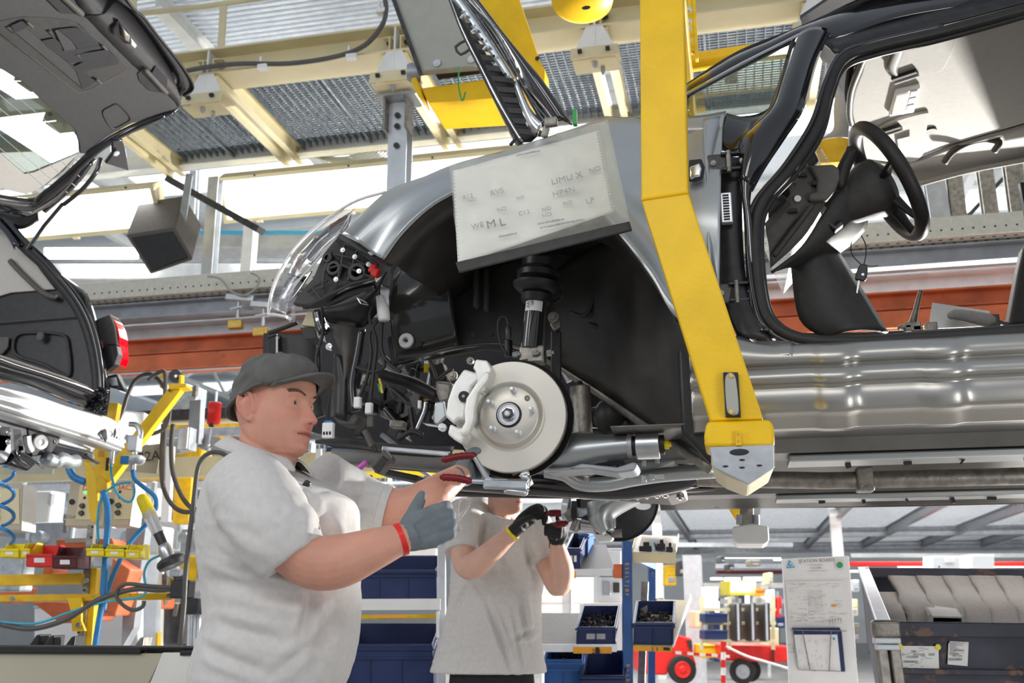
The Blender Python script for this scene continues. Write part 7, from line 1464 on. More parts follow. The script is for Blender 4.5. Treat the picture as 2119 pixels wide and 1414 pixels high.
MB().prism(Qp(.001, (1395, 226), (1605, 216), (1606, 238), (1397, 246)), -FW*.001).make('small_card', 'white plastic', sb)
MB().prism(Qp(.001, (1165, 330), (1790, 320), (1840, 845), (1200, 835)), -FW*.001).make('pinned_sheet', 'paper', sb)
m = MB(); rq = random.Random(5)
for k in range(46):
    y = 352+k*9.6; x = 1190+k*.6; 
    while x < 1760:
        w = rq.uniform(10, 90)
        if rq.random() < (.75 if k in (0, 1, 3, 33, 34, 38, 40, 42) else .16): m.bar(*Qp(.003, (x, y), (x+w, y-w*.02)), .0012, .0006, FW)
        x += w+rq.uniform(10, 60)
for k in range(9): m.bar(*Qp(.003, (1400+k*18, 420), (1412+k*19, 660)), .0008, .0006, FW)
tag(m.make('sheet_print', 'pale ink', sb), kind='stuff')
MB().bar(*Qp(.004, (1650, 590), (1702, 588)), .012, .001, FW).make('orange_note', 'orange sticker', sb)
for k in range(5): a = Qp(.004, (1632+k*30, 738-k*2), (1636+k*30, 785-k*2)); MB().bar(*a, .0014, .001, FW).make('green_line', 'green', sb); MB().ball(a[0], .0022).make('red_dot', 'red', sb)
MB().prism(Qp(.004, (1238, 835), (1720, 825), (1755, 1288), (1285, 1268)), -FW*.012).make('document', 'white card', sb, bevel=.001)
MB().prism(Qp(.017, (1238, 850), (1700, 842), (1703, 895), (1242, 896)), -FW*.001).make('blue_header', 'blue plastic', sb)
MB().prism(Qp(.002, (1225, 825), (1730, 820), (1750, 860), (1785, 1285), (1745, 1288), (1702, 850), (1240, 850)), -FW*.016).make('folder', 'blue plastic', sb, bevel=.002)
m = MB()
for k in range(60): x, y = rq.uniform(1270, 1700), rq.uniform(915, 1240); m.bar(*Qp(.018, (x, y), (x+rq.uniform(-18, 18), y+rq.uniform(4, 34))), .0008, .0006, FW)
tag(m.make('document_print', 'ink', sb), kind='stuff')
MB().lathe([(.004, .001), (.006, .001), (.006, 0)], Qp(.018, (1668, 940))[0], -FW, 20).make('document_emblem', 'sign blue', sb)
m = MB().tube(Qp(.024, (1222, 848), (1800, 857)), .0022, 6)
for q in (((1328, 850), (1410, 1275), (1470, 1280)), ((1632, 850), (1615, 1278), (1680, 1283))): m.tube(Qp(.026, *q), .0024, 6)
m.tube(Qp(.022, (1230, 850), (1285, 1268), (1785, 1290), (1745, 850)), .0022, 6).make('wire_holder', 'cast iron', sb)
for q in (((1190, 1007), (1252, 1007)), ((1212, 1042), (1252, 1042)), ((1195, 1085), (1255, 1085)), ((1246, 1007), (1250, 1085))): MB().bar(*Qp(.001, *q), .0014, .001, FW).make('marker_line', 'ink', sb)
# worn blue metal crate, tipped towards the line
cr_ = thing('metal_crate', 'worn blue steel crate tipped forward, at lower right', 'crate', J(1900, 1500, 3.4))
TT = lambda D, *p: jj('T', D, *p)
DN, DF = 3.3, 4.5
nl, nr = TT(DN, (370, 750), (2600, 790)); fl_, fr_ = TT(DF, (20, 130), (2500, 150)); bl = TT(DN, (370, 1900))[0]; br = TT(DN, (2600, 1900))[0]
ll_ = TT(DF, (60, 330))[0]
MB().prism([nl, nr, br, bl], FW*.015).make('front_panel', 'worn blue', cr_)
a, b2 = TT(DN-.03, (385, 790), (2600, 815)); MB().bar(a, b2, .045, .05, FW).make('front_rail', 'worn blue', cr_, bevel=.004)
MB().bar(TT(DN, (385, 765))[0], TT(DN, (2600, 783))[0], .05, .016, UP).make('rail_cap', 'pale steel', cr_)
MB().prism([fl_, fr_, fr_-UP*.35, fl_-UP*.35], FW*.015).make('rear_panel', 'worn blue', cr_)
MB().bar(TT(DF-.03, (40, 140))[0], TT(DF-.03, (2500, 160))[0], .06, .04, UP).make('rear_rail', 'worn blue', cr_, bevel=.004)
s0, s1 = TT(DN-.02, (235, 730))[0], TT(DF, (10, 100))[0]
MB().prism([s0, s1, s1-UP*.3, s0-UP*.55], RT*.015).make('side_panel', 'worn blue', cr_)
MB().bar(s0+RT*.01, s1+RT*.01, .045, .02, UP).make('side_rail', 'pale steel', cr_, bevel=.003)
c = TT(DN-.03, (290, 790))[0]; MB().box(c, (.085, .06, .055)).make('corner_cap', 'cast iron', cr_, bevel=.012, seg=3)
MB().box(c-UP*.035, (.08, .06, .018)).box(c-UP*.055, (.07, .05, .018)).make('corner_collar', 'pale steel', cr_, bevel=.004)
for dx in (-.018, .02): MB().bar(c+V((dx, 0, -.06)), c+V((dx+.02, 0, -.6)), .032, .03, FW).make('corner_post', 'cast iron', cr_, bevel=.004)
a, b2 = TT(DN-.02, (420, 1275), (2600, 1310)); MB().bar(a, b2, .018, .02, FW).make('stiffener', 'worn blue', cr_, bevel=.003)
m = MB().prism(TT(DN-.008, (460, 985), (900, 990), (908, 1272), (465, 1265)), -FW*.001).prism(TT(DN-.008, (1035, 930), (1248, 942), (1235, 1220), (1005, 1200), (1015, 960)), -FW*.001).make('shipping_label', 'paper', cr_)
for (x, y) in ((456, 993), (896, 1000), (480, 1270), (900, 1275)): c = TT(DN-.011, (x, y))[0]; MB().cyl(c, c-FW*.001, .0092, n=18).make('yellow_dot', 'yellow plastic', cr_)
for (s_, x, y, z) in (('509', 615, 1052, .010), ('21', 497, 1085, .009), ('AU13-04', 678, 1085, .010), ('0609', 825, 1087, .010), ('13350609', 600, 1115, .010), ('00520693', 1140, 1040, .008), ('13350609', 1080, 1083, .008), ('PRS1 WR', 1120, 1103, .008)):
    text(s_, TT(DN-.012, (x, y))[0], z, RT, UP, 'ink', parent=cr_)
m = MB()
for (x0, x1, y0, y1) in ((502, 662, 1155, 1180), (1020, 1175, 1125, 1155)):
    x = x0
    while x < x1: w = rq.uniform(2, 6); m.prism(TT(DN-.0115, (x, y0), (x+w, y0), (x+w, y1), (x, y1)), -FW*.0006); x += w+rq.uniform(2, 6)
for k in range(16): y = 1010+k*15; x = rq.uniform(480, 800); m.bar(*TT(DN-.0115, (x, y), (x+rq.uniform(20, 90), y)), .0010, .0006, FW); m.bar(*TT(DN-.0115, (1030, 950+k*8), (1030+rq.uniform(50, 180), 950+k*8)), .0007, .0006, FW)
tag(m.make('label_print', 'ink', cr_), kind='stuff')
g_ = 'grey foam panels in the metal crate'
lab = ('flat dotted foam panel at the left end of the metal crate', 'dotted curved foam panel second from the left in the metal crate', 'curved grey foam panel third from the left, behind the square tube', 'curved grey foam panel just right of the square tube', 'curved grey foam panel second right of the square tube', 'curved grey foam panel at the right picture edge of the crate')
fp_ = [[(110, 365), (425, 362)], [(150, 520), (450, 500)], [(190, 700), (490, 620)], [(200, 900), (560, 900)]]
for k in range(6):
    if k == 0: L_, R_2 = [(135, 362, 4.3), (150, 500, 4.0), (215, 680, 3.6), (260, 900, 3.4)], [(425, 365, 4.3), (460, 480, 4.0), (520, 640, 3.6), (580, 900, 3.4)]
    else:
        o = (k-1)*305 - (15 if k == 1 else 0)
        L_ = [(335+o, 225, 4.42), (380+o, 290, 4.35), (450+o, 400, 4.2), (480+o, 560, 3.95), (560+o, 640, 3.8), (560+o, 860, 3.6)]
        R_2 = [(630+o, 228, 4.42), (690+o, 320, 4.35), (760+o, 430, 4.2), (800+o, 520, 3.95), (880+o, 610, 3.8), (900+o, 860, 3.6)]
    l, r = cr(jj('T', 4, *L_), 5), cr(jj('T', 4, *R_2), 5)
    o = MB().grid([[a*(1-j/5)+c*(j/5)-FW*.01*math.sin(math.pi*j/5) for j in range(6)] for a, c in zip(l, r)]).make('foam_panel', 'foam grey', smooth=2, solid=.02); tag(o, lab[k], 'foam', g_)
q = TT(3.45, (795, 640), (1215, 650), (1215, 800), (795, 800)); t = thing('square_tube', 'rusty open square tube lying over the foam in the metal crate', 'tube', (q[0]+q[2])/2)
A, B = q[0], q[1]; H = q[3]-q[0]; dp = TT(3.9, (735, 515))[0]-A
m = MB()
for (a, e) in ((A, B-A), (A+H, B-A)): m.prism([a, a+e, a+e+dp, a+dp], H*.13*(1 if a == A else -1))
for a, w in ((A, 1), (B, -1)): m.prism([a, a+H, a+H+dp, a+dp], (B-A)*.11*w)
m.make('tube_wall', 'grey board', t, bevel=.004)
# ================================================================ LEFT: YELLOW TOOL STAND AND FOREGROUND BENCH
Ds = 4.75
N_ = lambda D, *p: jj('N', D, *p); C3 = lambda D, *p: jj('3', D, *p)
ts = thing('tool_stand', 'yellow steel tool stand with bent arms beside the hatchback', 'stand', J(185, 1500, Ds))
MB().bar(C3(Ds, (575, 60))[0], C3(Ds, (590, 330))[0], .055, .05, FW).make('mast', 'worn yellow', ts, bevel=.004)
MB().bar(N_(Ds, (190, 500))[0], N_(Ds, (90, 1100))[0], .06, .05, FW).make('mast_top', 'worn yellow', ts, bevel=.004)
a, b2 = N_(Ds-.03, (885, 330))[0], N_(Ds-.03, (120, 1330))[0]; MB().bar(a, b2, .055, .06, FW).make('boom', 'yellow paint', ts, bevel=.004)
MB().prism(N_(Ds-.08, (770, 285), (965, 280), (972, 315), (780, 345)), FW*.1).make('boom_head', 'yellow paint', ts, bevel=.004)
MB().bar(N_(Ds-.02, (920, 290))[0], N_(Ds-.02, (922, 195))[0], .012, .03).make('hook_lug', 'yellow paint', ts)
MB().lathe([(0, .02), (.03, .02), (.034, 0), (.03, -.02)], N_(Ds, (862, 205))[0], -FW, 24).make('pulley', 'black satin', ts, smooth=True); screw(MB(), N_(Ds-.03, (862, 205))[0], -FW, .008, .008).make('bolt', 'pale steel', ts)
MB().cyl(N_(Ds-.075, (790, 358))[0], N_(Ds-.07, (790, 358))[0], .006, n=10).make('bolt_hole', 'dark ink', ts)
MB().prism(C3(Ds-.02, (475, 110), (560, 235), (552, 480), (520, 500), (505, 430)), FW*.02).make('gusset', 'yellow paint', ts, bevel=.002)
MB().bar(C3(Ds, (530, 760))[0], C3(Ds, (480, 1500))[0], .055, .05, FW).make('lower_mast', 'yellow paint', ts, bevel=.004)
MB().chan(C3(Ds-.02, (525, 515))[0], C3(Ds-.02, (440, 1500))[0], .03, .035, .004, -FW).make('slotted_upright', 'cast iron', ts)
for k in range(12): c = C3(Ds-.05, (527-k*8, 525+k*60))[0]; MB().cyl(c, c-FW*.002, .006, n=8).make('slot', 'dark ink', ts)
for (y0, y1, w, x0, x1) in ((790, 860, .08, -200, 475), (905, 945, .05, -200, 985)): MB().bar(C3(Ds-.05, (x0, (y0+y1)/2+10))[0], C3(Ds-.05, (x1, (y0+y1)/2-5))[0], w*.62, .04, FW).make('arm', 'worn yellow', ts, bevel=.004)
MB().prism(C3(Ds-.09, (380, 930), (465, 925), (462, 1060), (485, 1118), (410, 1120), (400, 1000)), FW*.02).make('arm_bracket', 'yellow paint', ts, bevel=.003)
for (x, y) in ((72, 932), (962, 918), (490, 830), (447, 1085)): screw(MB(), C3(Ds-.10, (x, y))[0], -FW, .012, .01).make('bolt', 'cast iron', ts)
# parts bins hung on the stand
bd = ((0, 108, 612, 700, 'yellow plastic', 'leftmost yellow picking bin'), (118, 172, 608, 700, 'yellow plastic', 'yellow picking bin left of the red bin'), (150, 300, 620, 752, 'red', 'bright red picking bin between yellow and maroon bins'), (300, 440, 632, 762, 'maroon plastic', 'maroon picking bin on the yellow stand'), (490, 590, 615, 690, 'yellow plastic', 'yellow picking bin right of the maroon bin'), (598, 705, 618, 695, 'yellow plastic', 'middle right yellow picking bin with dark clips'), (712, 795, 618, 705, 'yellow plastic', 'rightmost yellow picking bin'))
for i, (x0, x1, y0, y1, m_, lb) in enumerate(bd):
    big = m_ in ('red', 'maroon plastic'); D = Ds-.22; t = thing('picking_bin', lb, 'bin', C3(D, ((x0+x1)/2, y1))[0], 'picking bins on the yellow stand')
    A, B = C3(D, (x0, y1), (x1, y1)); H = C3(D, (x0, y0))[0]-A; f = .5
    wallbox(MB(), A, B, H*f, FW*.13, .004).make('shell', m_, t, bevel=.0015)
    q = FW*.13; w = (B-A).normalized()*.004
    m = MB()
    for a in (A, B-w): m.prism([a+H*f+q*.25, a+H*f+q, a+H+q, a+H+q*.55], w)
    m.prism([A+q+H*f, B+q+H*f, B+q+H, A+q+H], -FW*.004).make('high_side', m_, t)
    MB().bar(A+H*f, B+H*f, .008, .010, UP).make('lip', m_, t, bevel=.001)
    MB().prism([A+(B-A)*.3+H*.18-FW*.001, A+(B-A)*.7+H*.18-FW*.001, A+(B-A)*.7+H*.38-FW*.001, A+(B-A)*.3+H*.38-FW*.001], -FW*.001).make('label', 'white card', t)
    if i in (4, 5): MB().box(A+(B-A)*.5+H*.5+FW*.05, (.06, .03, .02)).box(A+(B-A)*.75+H*.55+FW*.06, (.03, .02, .02)).make('clip', 'dark ink', t, bevel=.003)
# controllers
def ctrl(lb, q, D, logo, lamp_m, tagtxt):
    P = C3(D, *q); t = thing('control_box', lb, 'control box', (P[2]+P[3])/2); MB().prism(P, FW*.16).make('housing', 'box beige', t, bevel=.004)
    r, d = P[1]-P[0], P[3]-P[0]; f = lambda x, y, o=.002: P[0]+r*x+d*y-FW*o
    MB().prism([f(.28, .1), f(.92, .1), f(.92, .86), f(.28, .86)], -FW*.002).make('face_plate', 'cream paint', t)
    if logo: text(logo, f(.62, .17, .005), .038, r, -d, 'red', parent=t)
    for y in (.26, .38): MB().lathe([(0, .008), (.006, .006), (.009, 0)], f(.45, y), -FW, 14).make('indicator', lamp_m if y < .3 else 'maroon plastic', t, smooth=True)
    for y in (.56, .72): MB().lathe([(0, .02), (.011, .02), (.013, .004), (.016, 0)], f(.42, y), -FW, 18).make('knob', 'dark steel', t, smooth=True)
    for k in range(5): MB().bar(f(.55, .3+k*.12, .003), f(.85, .3+k*.12, .003), .003, .001, FW).make('legend', 'pale ink', t)
    MB().cyl(f(.12, .47), f(.12, .47, .008), .014, n=14).make('gland', 'dark ink', t, smooth=True)
    if tagtxt: text(tagtxt, f(.13, .8, .003), .022, r, -d, 'ink', parent=t)
    MB().prism([P[1]+r*.01, P[1]+r*.01+FW*.15, P[2]+r*.01+FW*.15, P[2]+r*.01], r.normalized()*.002).make('side_door', 'white paint', t)
ctrl('beige control box with red lettering left of the blue hoses', [(402, 262), (610, 262), (590, 520), (368, 520)], 5.15, 'DACS', 'green lamp', 'C21A')
ctrl('beige control box with red lettering right of the blue hoses', [(622, 258), (770, 258), (735, 518), (605, 518)], 5.1, 'DACS', 'maroon plastic', None)
ctrl('beige control box with green lamp at the left picture edge', [(-120, 280), (130, 282), (118, 545), (-120, 545)], 5.0, None, 'green lamp', None)
# sign
sg = thing('station_sign', 'grey-green station sign plate lettered C22A', 'sign', C3(5.0, (800, 220))[0]); q = C3(5.0, (690, 75), (918, 50), (892, 222), (680, 205)); MB().prism(q, FW*.006).make('plate', 'grey board', sg, bevel=.001)
MB().prism(C3(4.99, (745, 95), (800, 90), (800, 140), (740, 145)), FW*.003).make('green_mark', 'green', sg)
r = q[1]-q[0]; text('C22A', C3(4.985, (820, 128))[0], .068, r, UP, 'dark ink', parent=sg); text('KH', C3(4.985, (822, 60))[0], .03, r, UP, 'ink', parent=sg); text('Power Bolt', C3(4.985, (846, 86))[0], .03, r, UP, 'ink', parent=sg)
sg = thing('station_sign', 'grey-green sign plate half hidden under the hatchback', 'sign', C3(5.0, (200, 215))[0]); q = C3(5.0, (60, 150), (310, 150), (300, 222), (0, 222)); MB().prism(q, FW*.006).make('plate', 'grey board', sg); text('29', C3(4.985, (245, 165))[0], .05, r, UP, 'ink', parent=sg); text('C2', C3(4.985, (10, 160))[0], .06, r, UP, 'ink', parent=sg)
# hoses and cables
def hose(name, lb, D, pts, r_, m_, cat='hose', k='3', sm=5): return tag(MB().tube(jj(k, D, *pts), r_, 8, sm).make(name, m_, smooth=2), lb, cat)
hose('air_hose', 'thick blue air hose running down the yellow mast', Ds-.12, [(585, 320), (610, 400), (612, 520), (600, 700), (590, 900), (560, 1080), (535, 1250)], .014, 'hose blue')
hose('air_hose', 'second blue hose crossing behind the picking bins', Ds+.06, [(890, 400), (850, 490), (750, 600), (660, 760), (610, 900), (590, 1000)], .012, 'hose blue')
hose('air_hose', 'blue hose curling down from the ball valve', Ds-.1, [(757, 195), (765, 250), (820, 300), (880, 350), (890, 400), (885, 430)], .011, 'hose blue')
hose('air_line', 'thin cyan air line looping under the small valve', Ds-.12, [(633, 165), (635, 230), (660, 320), (700, 370), (745, 380), (765, 330), (760, 280)], .006, 'hose cyan')
hose('air_line', 'thin cyan air line bending along the control boxes', Ds-.12, [(560, 620), (555, 500), (570, 380), (610, 320), (680, 280), (750, 272)], .006, 'hose cyan')
hose('air_line', 'thin green-blue air line running to the nut runner', Ds-.16, [(0, 1065), (200, 1075), (400, 1010), (600, 950), (780, 930), (830, 890), (820, 790), (850, 720), (915, 685)], .006, 'hose cyan')
hose('power_lead', 'black lead running from the nut runner along the yellow arm', Ds-.16, [(0, 1080), (180, 1105), (380, 1050), (560, 940), (760, 880), (900, 885), (990, 875)], .012, 'cable grey')
hose('cable_loop', 'grey cable looped over the yellow arm', Ds-.17, [(990, 870), (850, 862), (720, 850), (665, 890), (680, 950), (750, 998), (810, 980), (820, 945)], .009, 'cable grey')
hose('cable_loop', 'long black cable loop hanging right of the boom', Ds+.1, [(560, 250), (640, 180), (740, 170), (740, 480), (790, 520), (760, 740), (600, 830), (545, 790)], .010, 'cable grey', k='N')
hose('cable_bundle', 'black cable bundle arching over the yellow boom', Ds+.15, [(235, 680), (290, 560), (340, 400), (420, 250), (540, 180), (640, 210), (740, 340), (760, 560), (730, 900), (720, 1400)], .011, 'cable grey', 'cable', 'N')
hose('hanging_cable', 'dark cable hanging in a deep loop left of the capped man', Ds+.2, [(985, -60), (975, 60), (985, 220), (1040, 360), (1110, 430), (1180, 440)], .012, 'cable grey', 'cable')
hose('hanging_cable', 'dark cable in an outer loop left of the capped man', Ds+.22, [(930, -60), (920, 150), (930, 300), (990, 410), (1080, 440), (1200, 380)], .012, 'cable grey', 'cable')
hose('balancer_cable', 'curved grey cable from the red balancer down behind the capped man', Ds-.3, [(1330, 160), (1270, 108), (1190, 105), (1130, 180), (1100, 400), (1060, 750), (1045, 1000), (1020, 1220)], .011, 'cable grey', 'cable')
c_ = []
for k in range(56): a = k*.36; c_.append(J(12+17*math.cos(a), 978+k*2.6+6*math.sin(a), 4.3+.06*math.sin(a)))
tag(MB().tube(c_, .008, 8).make('coiled_hose', 'hose blue', smooth=2), 'coiled blue air hose at the left picture edge', 'hose')
hose('air_hose', 'dark blue hose under the hatchback bumper', Ds, [(390, 180), (420, 240), (490, 270)], .018, 'hose blue')
# valve assembly
t = thing('ball_valve', 'steel ball valve with blue handle hanging on the boom', 'valve', C3(Ds-.12, (760, 140))[0])
MB().tube(C3(Ds-.12, (735, -60), (775, -55), (798, -20), (796, 20)), .014, 10, 4).make('elbow', 'aluminium', t, smooth=2)
MB().box(C3(Ds-.12, (768, 52))[0], (.05, .05, .075)).make('pressure_block', 'grey steel', t, bevel=.004); MB().cyl(C3(Ds-.12, (765, 90))[0], C3(Ds-.12, (757, 200))[0], .014, n=14).make('stem', 'aluminium', t, smooth=True)
MB().box(C3(Ds-.12, (762, 143))[0], (.065, .05, .045)).make('valve_body', 'aluminium', t, bevel=.006); MB().bar(C3(Ds-.13, (735, 145))[0], C3(Ds-.13, (690, 145))[0], .035, .04).make('handle', 'hose blue', t, bevel=.005)
MB().lathe([(.012, .02), (.022, .018), (.024, 0)], C3(Ds-.16, (800, 145))[0], -FW, 20).make('ring_knob', 'aluminium', t, smooth=True)
t = thing('tap_valve', 'small steel tap with black lever on the yellow mast', 'valve', C3(Ds-.1, (630, 130))[0]); MB().cyl(C3(Ds-.1, (640, 80))[0], C3(Ds-.1, (632, 165))[0], .014, n=12).make('body', 'aluminium', t, smooth=True); MB().bar(C3(Ds-.13, (615, 130))[0], C3(Ds-.13, (608, 205))[0], .014, .01).make('lever', 'black satin', t, bevel=.003)
# nut runner tool on its bracket
t = thing('nut_runner', 'clear and yellow bodied pneumatic nut runner held by the yellow arm', 'tool', C3(Ds-.2, (950, 720))[0])
g = C3(Ds-.2, (812, 370), (845, 440), (900, 560), (940, 650), (965, 715), (1010, 790), (1040, 880))
MB().tube(g[:2], [.028, .03], 16, round_ends=True).make('yellow_end', 'yellow plastic', t, smooth=True); MB().tube([g[1], g[2]], [.032, .026], 16).make('clear_barrel', 'lamp glass', t, smooth=True)
MB().tube([g[1]+(g[2]-g[1])*.1, g[2]], .014, 10).make('inner_rod', 'pale steel', t, smooth=True); MB().tube([g[2], g[3]], [.022, .020], 16).make('collar', 'dark steel', t, smooth=True); MB().tube([g[3], g[4]], [.032, .03], 16, round_ends=True).make('coupling', 'aluminium', t, smooth=True)
MB().lathe([(0, .03), (.03, .03), (.06, .015), (.066, 0), (.06, -.02)], C3(Ds-.18, (975, 725))[0], g[3]-g[4], 28).make('reel', 'dark steel', t, smooth=True)
MB().tube([g[5], g[6]], .022, 12).make('joint', 'dark steel', t, smooth=True); MB().box(g[6], (.09, .06, .08)).make('clamp', 'black satin', t, bevel=.006); MB().box(g[5], (.05, .05, .03)).make('clamp_nut', 'grey steel', t, bevel=.004)
# red spring balancer
t = thing('spring_balancer', 'red spring balancer hanging behind the cap', 'balancer', N_(4.6, (1290, 620))[0]); c = N_(4.6, (1275, 605))[0]
MB().lathe([(0, .03), (.05, .03), (.055, .02), (.055, -.02), (.05, -.03), (0, -.03)], c, (-.9, -.5, 0), 28).make('drum', 'red', t, smooth=True)
MB().cyl(N_(4.6, (1300, 370))[0], N_(4.6, (1290, 510))[0], .007, n=8).make('hanger', 'pale steel', t); MB().lathe([(.0, 0), (.014, .005), (.016, .02), (.01, .035)], N_(4.6, (1245, 760))[0], UP, 14).make('stop', 'black rubber', t, smooth=True)
MB().tube(N_(4.6, (1240, 770), (1215, 930), (1205, 1040)), .004, 6).make('wire', 'pale steel', t); MB().tube(N_(4.6, (1220, 930), (1205, 980), (1225, 985), (1212, 1030)), .006, 6, 2).make('snap_hook', 'aluminium', t, smooth=2)
t = thing('sensor_post', 'grey profile post with sensor box left of the cap', 'post', N_(5.2, (1080, 950))[0]); MB().bar(N_(5.2, (1095, 470))[0], N_(5.2, (1070, 945))[0], .065, .05).make('profile', 'grey steel', t, bevel=.003); MB().box(N_(5.15, (985, 890))[0], (.07, .08, .12)).make('sensor_box', 'galvanised steel', t, bevel=.005); MB().box(N_(5.14, (1005, 890))[0]-FW*.05, (.015, .01, .11)).make('bright_strip', 'white card', t)
MB().bar(N_(5.3, (1130, 900))[0], N_(5.3, (1520, 1050))[0], .13, .08).make('inclined_beam', 'grey steel', t, bevel=.003)
t = thing('profile_frame', 'aluminium profile frame with black clamp beside the capped man', 'frame', J(405, 1335, 4.6))
for u in (391, 403, 410): MB().bar(J(u+4, 1240, 4.6), J(u, 1345, 4.6), .014, .02).make('profile', 'pale steel', t, bevel=.002)
MB().box(J(397, 1255, 4.55), (.08, .06, .07)).make('clamp', 'black satin', t, bevel=.004); MB().box(J(415, 1253, 4.6), (.07, .06, .06)).make('mount', 'grey steel', t, bevel=.004); MB().bar(J(425, 1130, 4.7), J(410, 1250, 4.7), .03, .03).make('rail', 'pale steel', t)
# orange robot covers and grey panel behind
t = thing('orange_machine', 'orange faceted machine cover behind the picking bins', 'machine', C3(5.4, (450, 1000))[0])
for q in ([(640, 700), (745, 770), (655, 1035), (590, 990)], [(175, 950), (270, 950), (560, 960), (600, 1000), (560, 1060), (340, 1075)], [(315, 595), (640, 590), (655, 640), (320, 640)], [(245, 755), (300, 755), (290, 800), (240, 800)], [(0, 870), (130, 870), (60, 960), (0, 960)]): MB().prism(C3(5.4, *q), FW*.2).make('cover', 'orange paint', t, bevel=.01)
MB().prism(C3(5.38, (370, 590), (500, 588), (500, 612), (370, 615)), -FW*.002).make('label', 'grey board', t)
bb('machine_wall', 'pale lilac machine wall low behind the yellow stand', 'panel', 70, 1255, 285, 1345, 6.0, 'hall wall', .1, parts=(('frame', 0, 0, 1, .04, 'grey steel'),))
MB().prism(C3(5.6, (720, 520), (830, 520), (760, 1100), (690, 1220)), FW*.1).make('machine_post', 'grey steel'); tag(bpy.data.objects['machine_post'], 'brownish grey post behind the orange machine cover', 'post')
tag(MB().box(C3(5.1, (65, 765))[0], (.2, .1, .22)).make('grey_gearbox', 'galvanised steel', bevel=.01), 'grey metal gearbox under the leftmost bin', 'machine')
t = thing('white_hood', 'white and cream lamp hood behind the boom', 'lamp', N_(5.6, (420, 700))[0]); MB().prism(N_(5.6, (230, 570), (520, 590), (500, 960), (330, 820), (230, 700)), FW*.3).make('hood', 'white paint', t, bevel=.01); MB().prism(N_(5.58, (235, 640), (365, 630), (350, 840), (240, 780)), -FW*.01).make('lit_face', 'light panel', t)
# foreground bench
Dg = 2.9
t = thing('work_bench', 'beige fronted bench with black edging across the lower left corner', 'bench', J(150, 1420, Dg))
MB().prism(C3(Dg, (-300, 1240), (930, 1245), (800, 1500), (-300, 1560)), FW*.03).make('front_panel', 'beige panel', t, bevel=.002)
MB().prism(C3(Dg-.01, (-300, 1198), (1145, 1205), (1140, 1222), (800, 1222), (800, 1250), (-300, 1246)), FW*.05).make('black_edging', 'black rubber', t, bevel=.004)
MB().prism(C3(Dg-.005, (925, 1240), (1145, 1240), (1180, 1600), (780, 1600)), FW*.03).make('peeling_panel', 'peeling white', t, bevel=.002)
MB().prism(C3(Dg-.012, (1025, 1228), (1150, 1228), (1150, 1256), (1020, 1258)), FW*.03).make('edge_tape', 'black rubber', t, bevel=.003)
MB().prism([J(-110, 1336, Dg+.05), J(417, 1338, Dg+.05), J(417, 1338, Dg+.9)-UP*.03, J(-110, 1336, Dg+.9)-UP*.03], -UP*.02).make('bench_top', 'black satin', t)
for k, (x, y, lb) in enumerate(((200, 1165, 'black wedge block standing on the bench, left one'), (280, 1170, 'black wedge block standing on the bench, middle one'), (400, 1175, 'black wedge block on the bench beside the yellow mast'), (790, 1180, 'dark pliers-like clamp lying on the bench'))):
    tag(MB().prism(C3(Dg+.25, (x-45, y+45), (x+5, y-25), (x+30, y-30), (x+20, y+45)), FW*.08).make('wedge_block' if k < 3 else 'bench_clamp', 'black rubber' if k < 3 else 'cast iron', bevel=.004), lb, 'block' if k < 3 else 'clamp')
# ================================================================ BLURRED HALL BEHIND, LEFT
rq = random.Random(4)
yr = (('upper yellow rail across the left hall', 170, 893, 560, 880, 9, .05, 'worn yellow'), ('middle yellow rail across the left hall', 270, 985, 760, 970, 9.5, .10, 'worn yellow'), ('white tube rail below the middle yellow rail', 270, 975, 470, 966, 8.5, .03, 'white paint'),
      ('pale walkway rail in the left hall', 60, 1010, 500, 1000, 11, .06, 'pale steel'), ('second pale walkway rail in the left hall', 60, 1045, 880, 1035, 11.5, .06, 'pale steel'), ('broad pale beam in the left hall', 60, 1105, 900, 1090, 12, .16, 'pale steel'), ('broad grey beam beneath the pale beam', 60, 1160, 760, 1150, 12.5, .16, 'grey steel'), ('thin white rail above the far shelves', 290, 1205, 430, 1200, 10, .05, 'white paint'), ('yellow guard rail behind the capped man', 640, 990, 960, 975, 8.5, .05, 'yellow plastic'), ('cream conduit beside the balancer', 290, 868, 500, 862, 7.5, .09, 'cream paint'))
for (lb, u0, v0, u1, v1, D, w, m_) in yr: tag(MB().bar(J(u0, v0, D), J(u1, v1, D), w, w, UP).make('hall_rail', m_), lb, 'rail')
for (lb, u0, v0, u1, v1, D, w, m_) in (('yellow upright in the left hall', 385, 990, 378, 1085, 9, .14, 'worn yellow'), ('pale tube upright right of the sign', 352, 925, 343, 1080, 7.5, .06, 'white paint'), ('second pale tube upright right of the sign', 362, 900, 350, 1060, 9, .07, 'pale steel'), ('white tube upright under the chin of the capped man', 660, 930, 660, 990, 6.5, .035, 'white paint'),
      ('low yellow post near the bench', 318, 1310, 317, 1345, 8, .09, 'worn yellow'), ('grey upright in the left hall by the cables', 315, 1150, 310, 1340, 8, .12, 'pale steel'), ('white upright beside the grey upright', 330, 1160, 326, 1340, 8.4, .07, 'white paint'), ('brown upright behind the capped man', 375, 1150, 370, 1320, 9, .1, 'cast iron'), ('far yellow post left of the bench clamp', 275, 1310, 274, 1345, 7, .07, 'worn yellow')):
    tag(MB().bar(J(u0, v0, D), J(u1, v1, D), w, w, FW).make('hall_post', m_), lb, 'post')
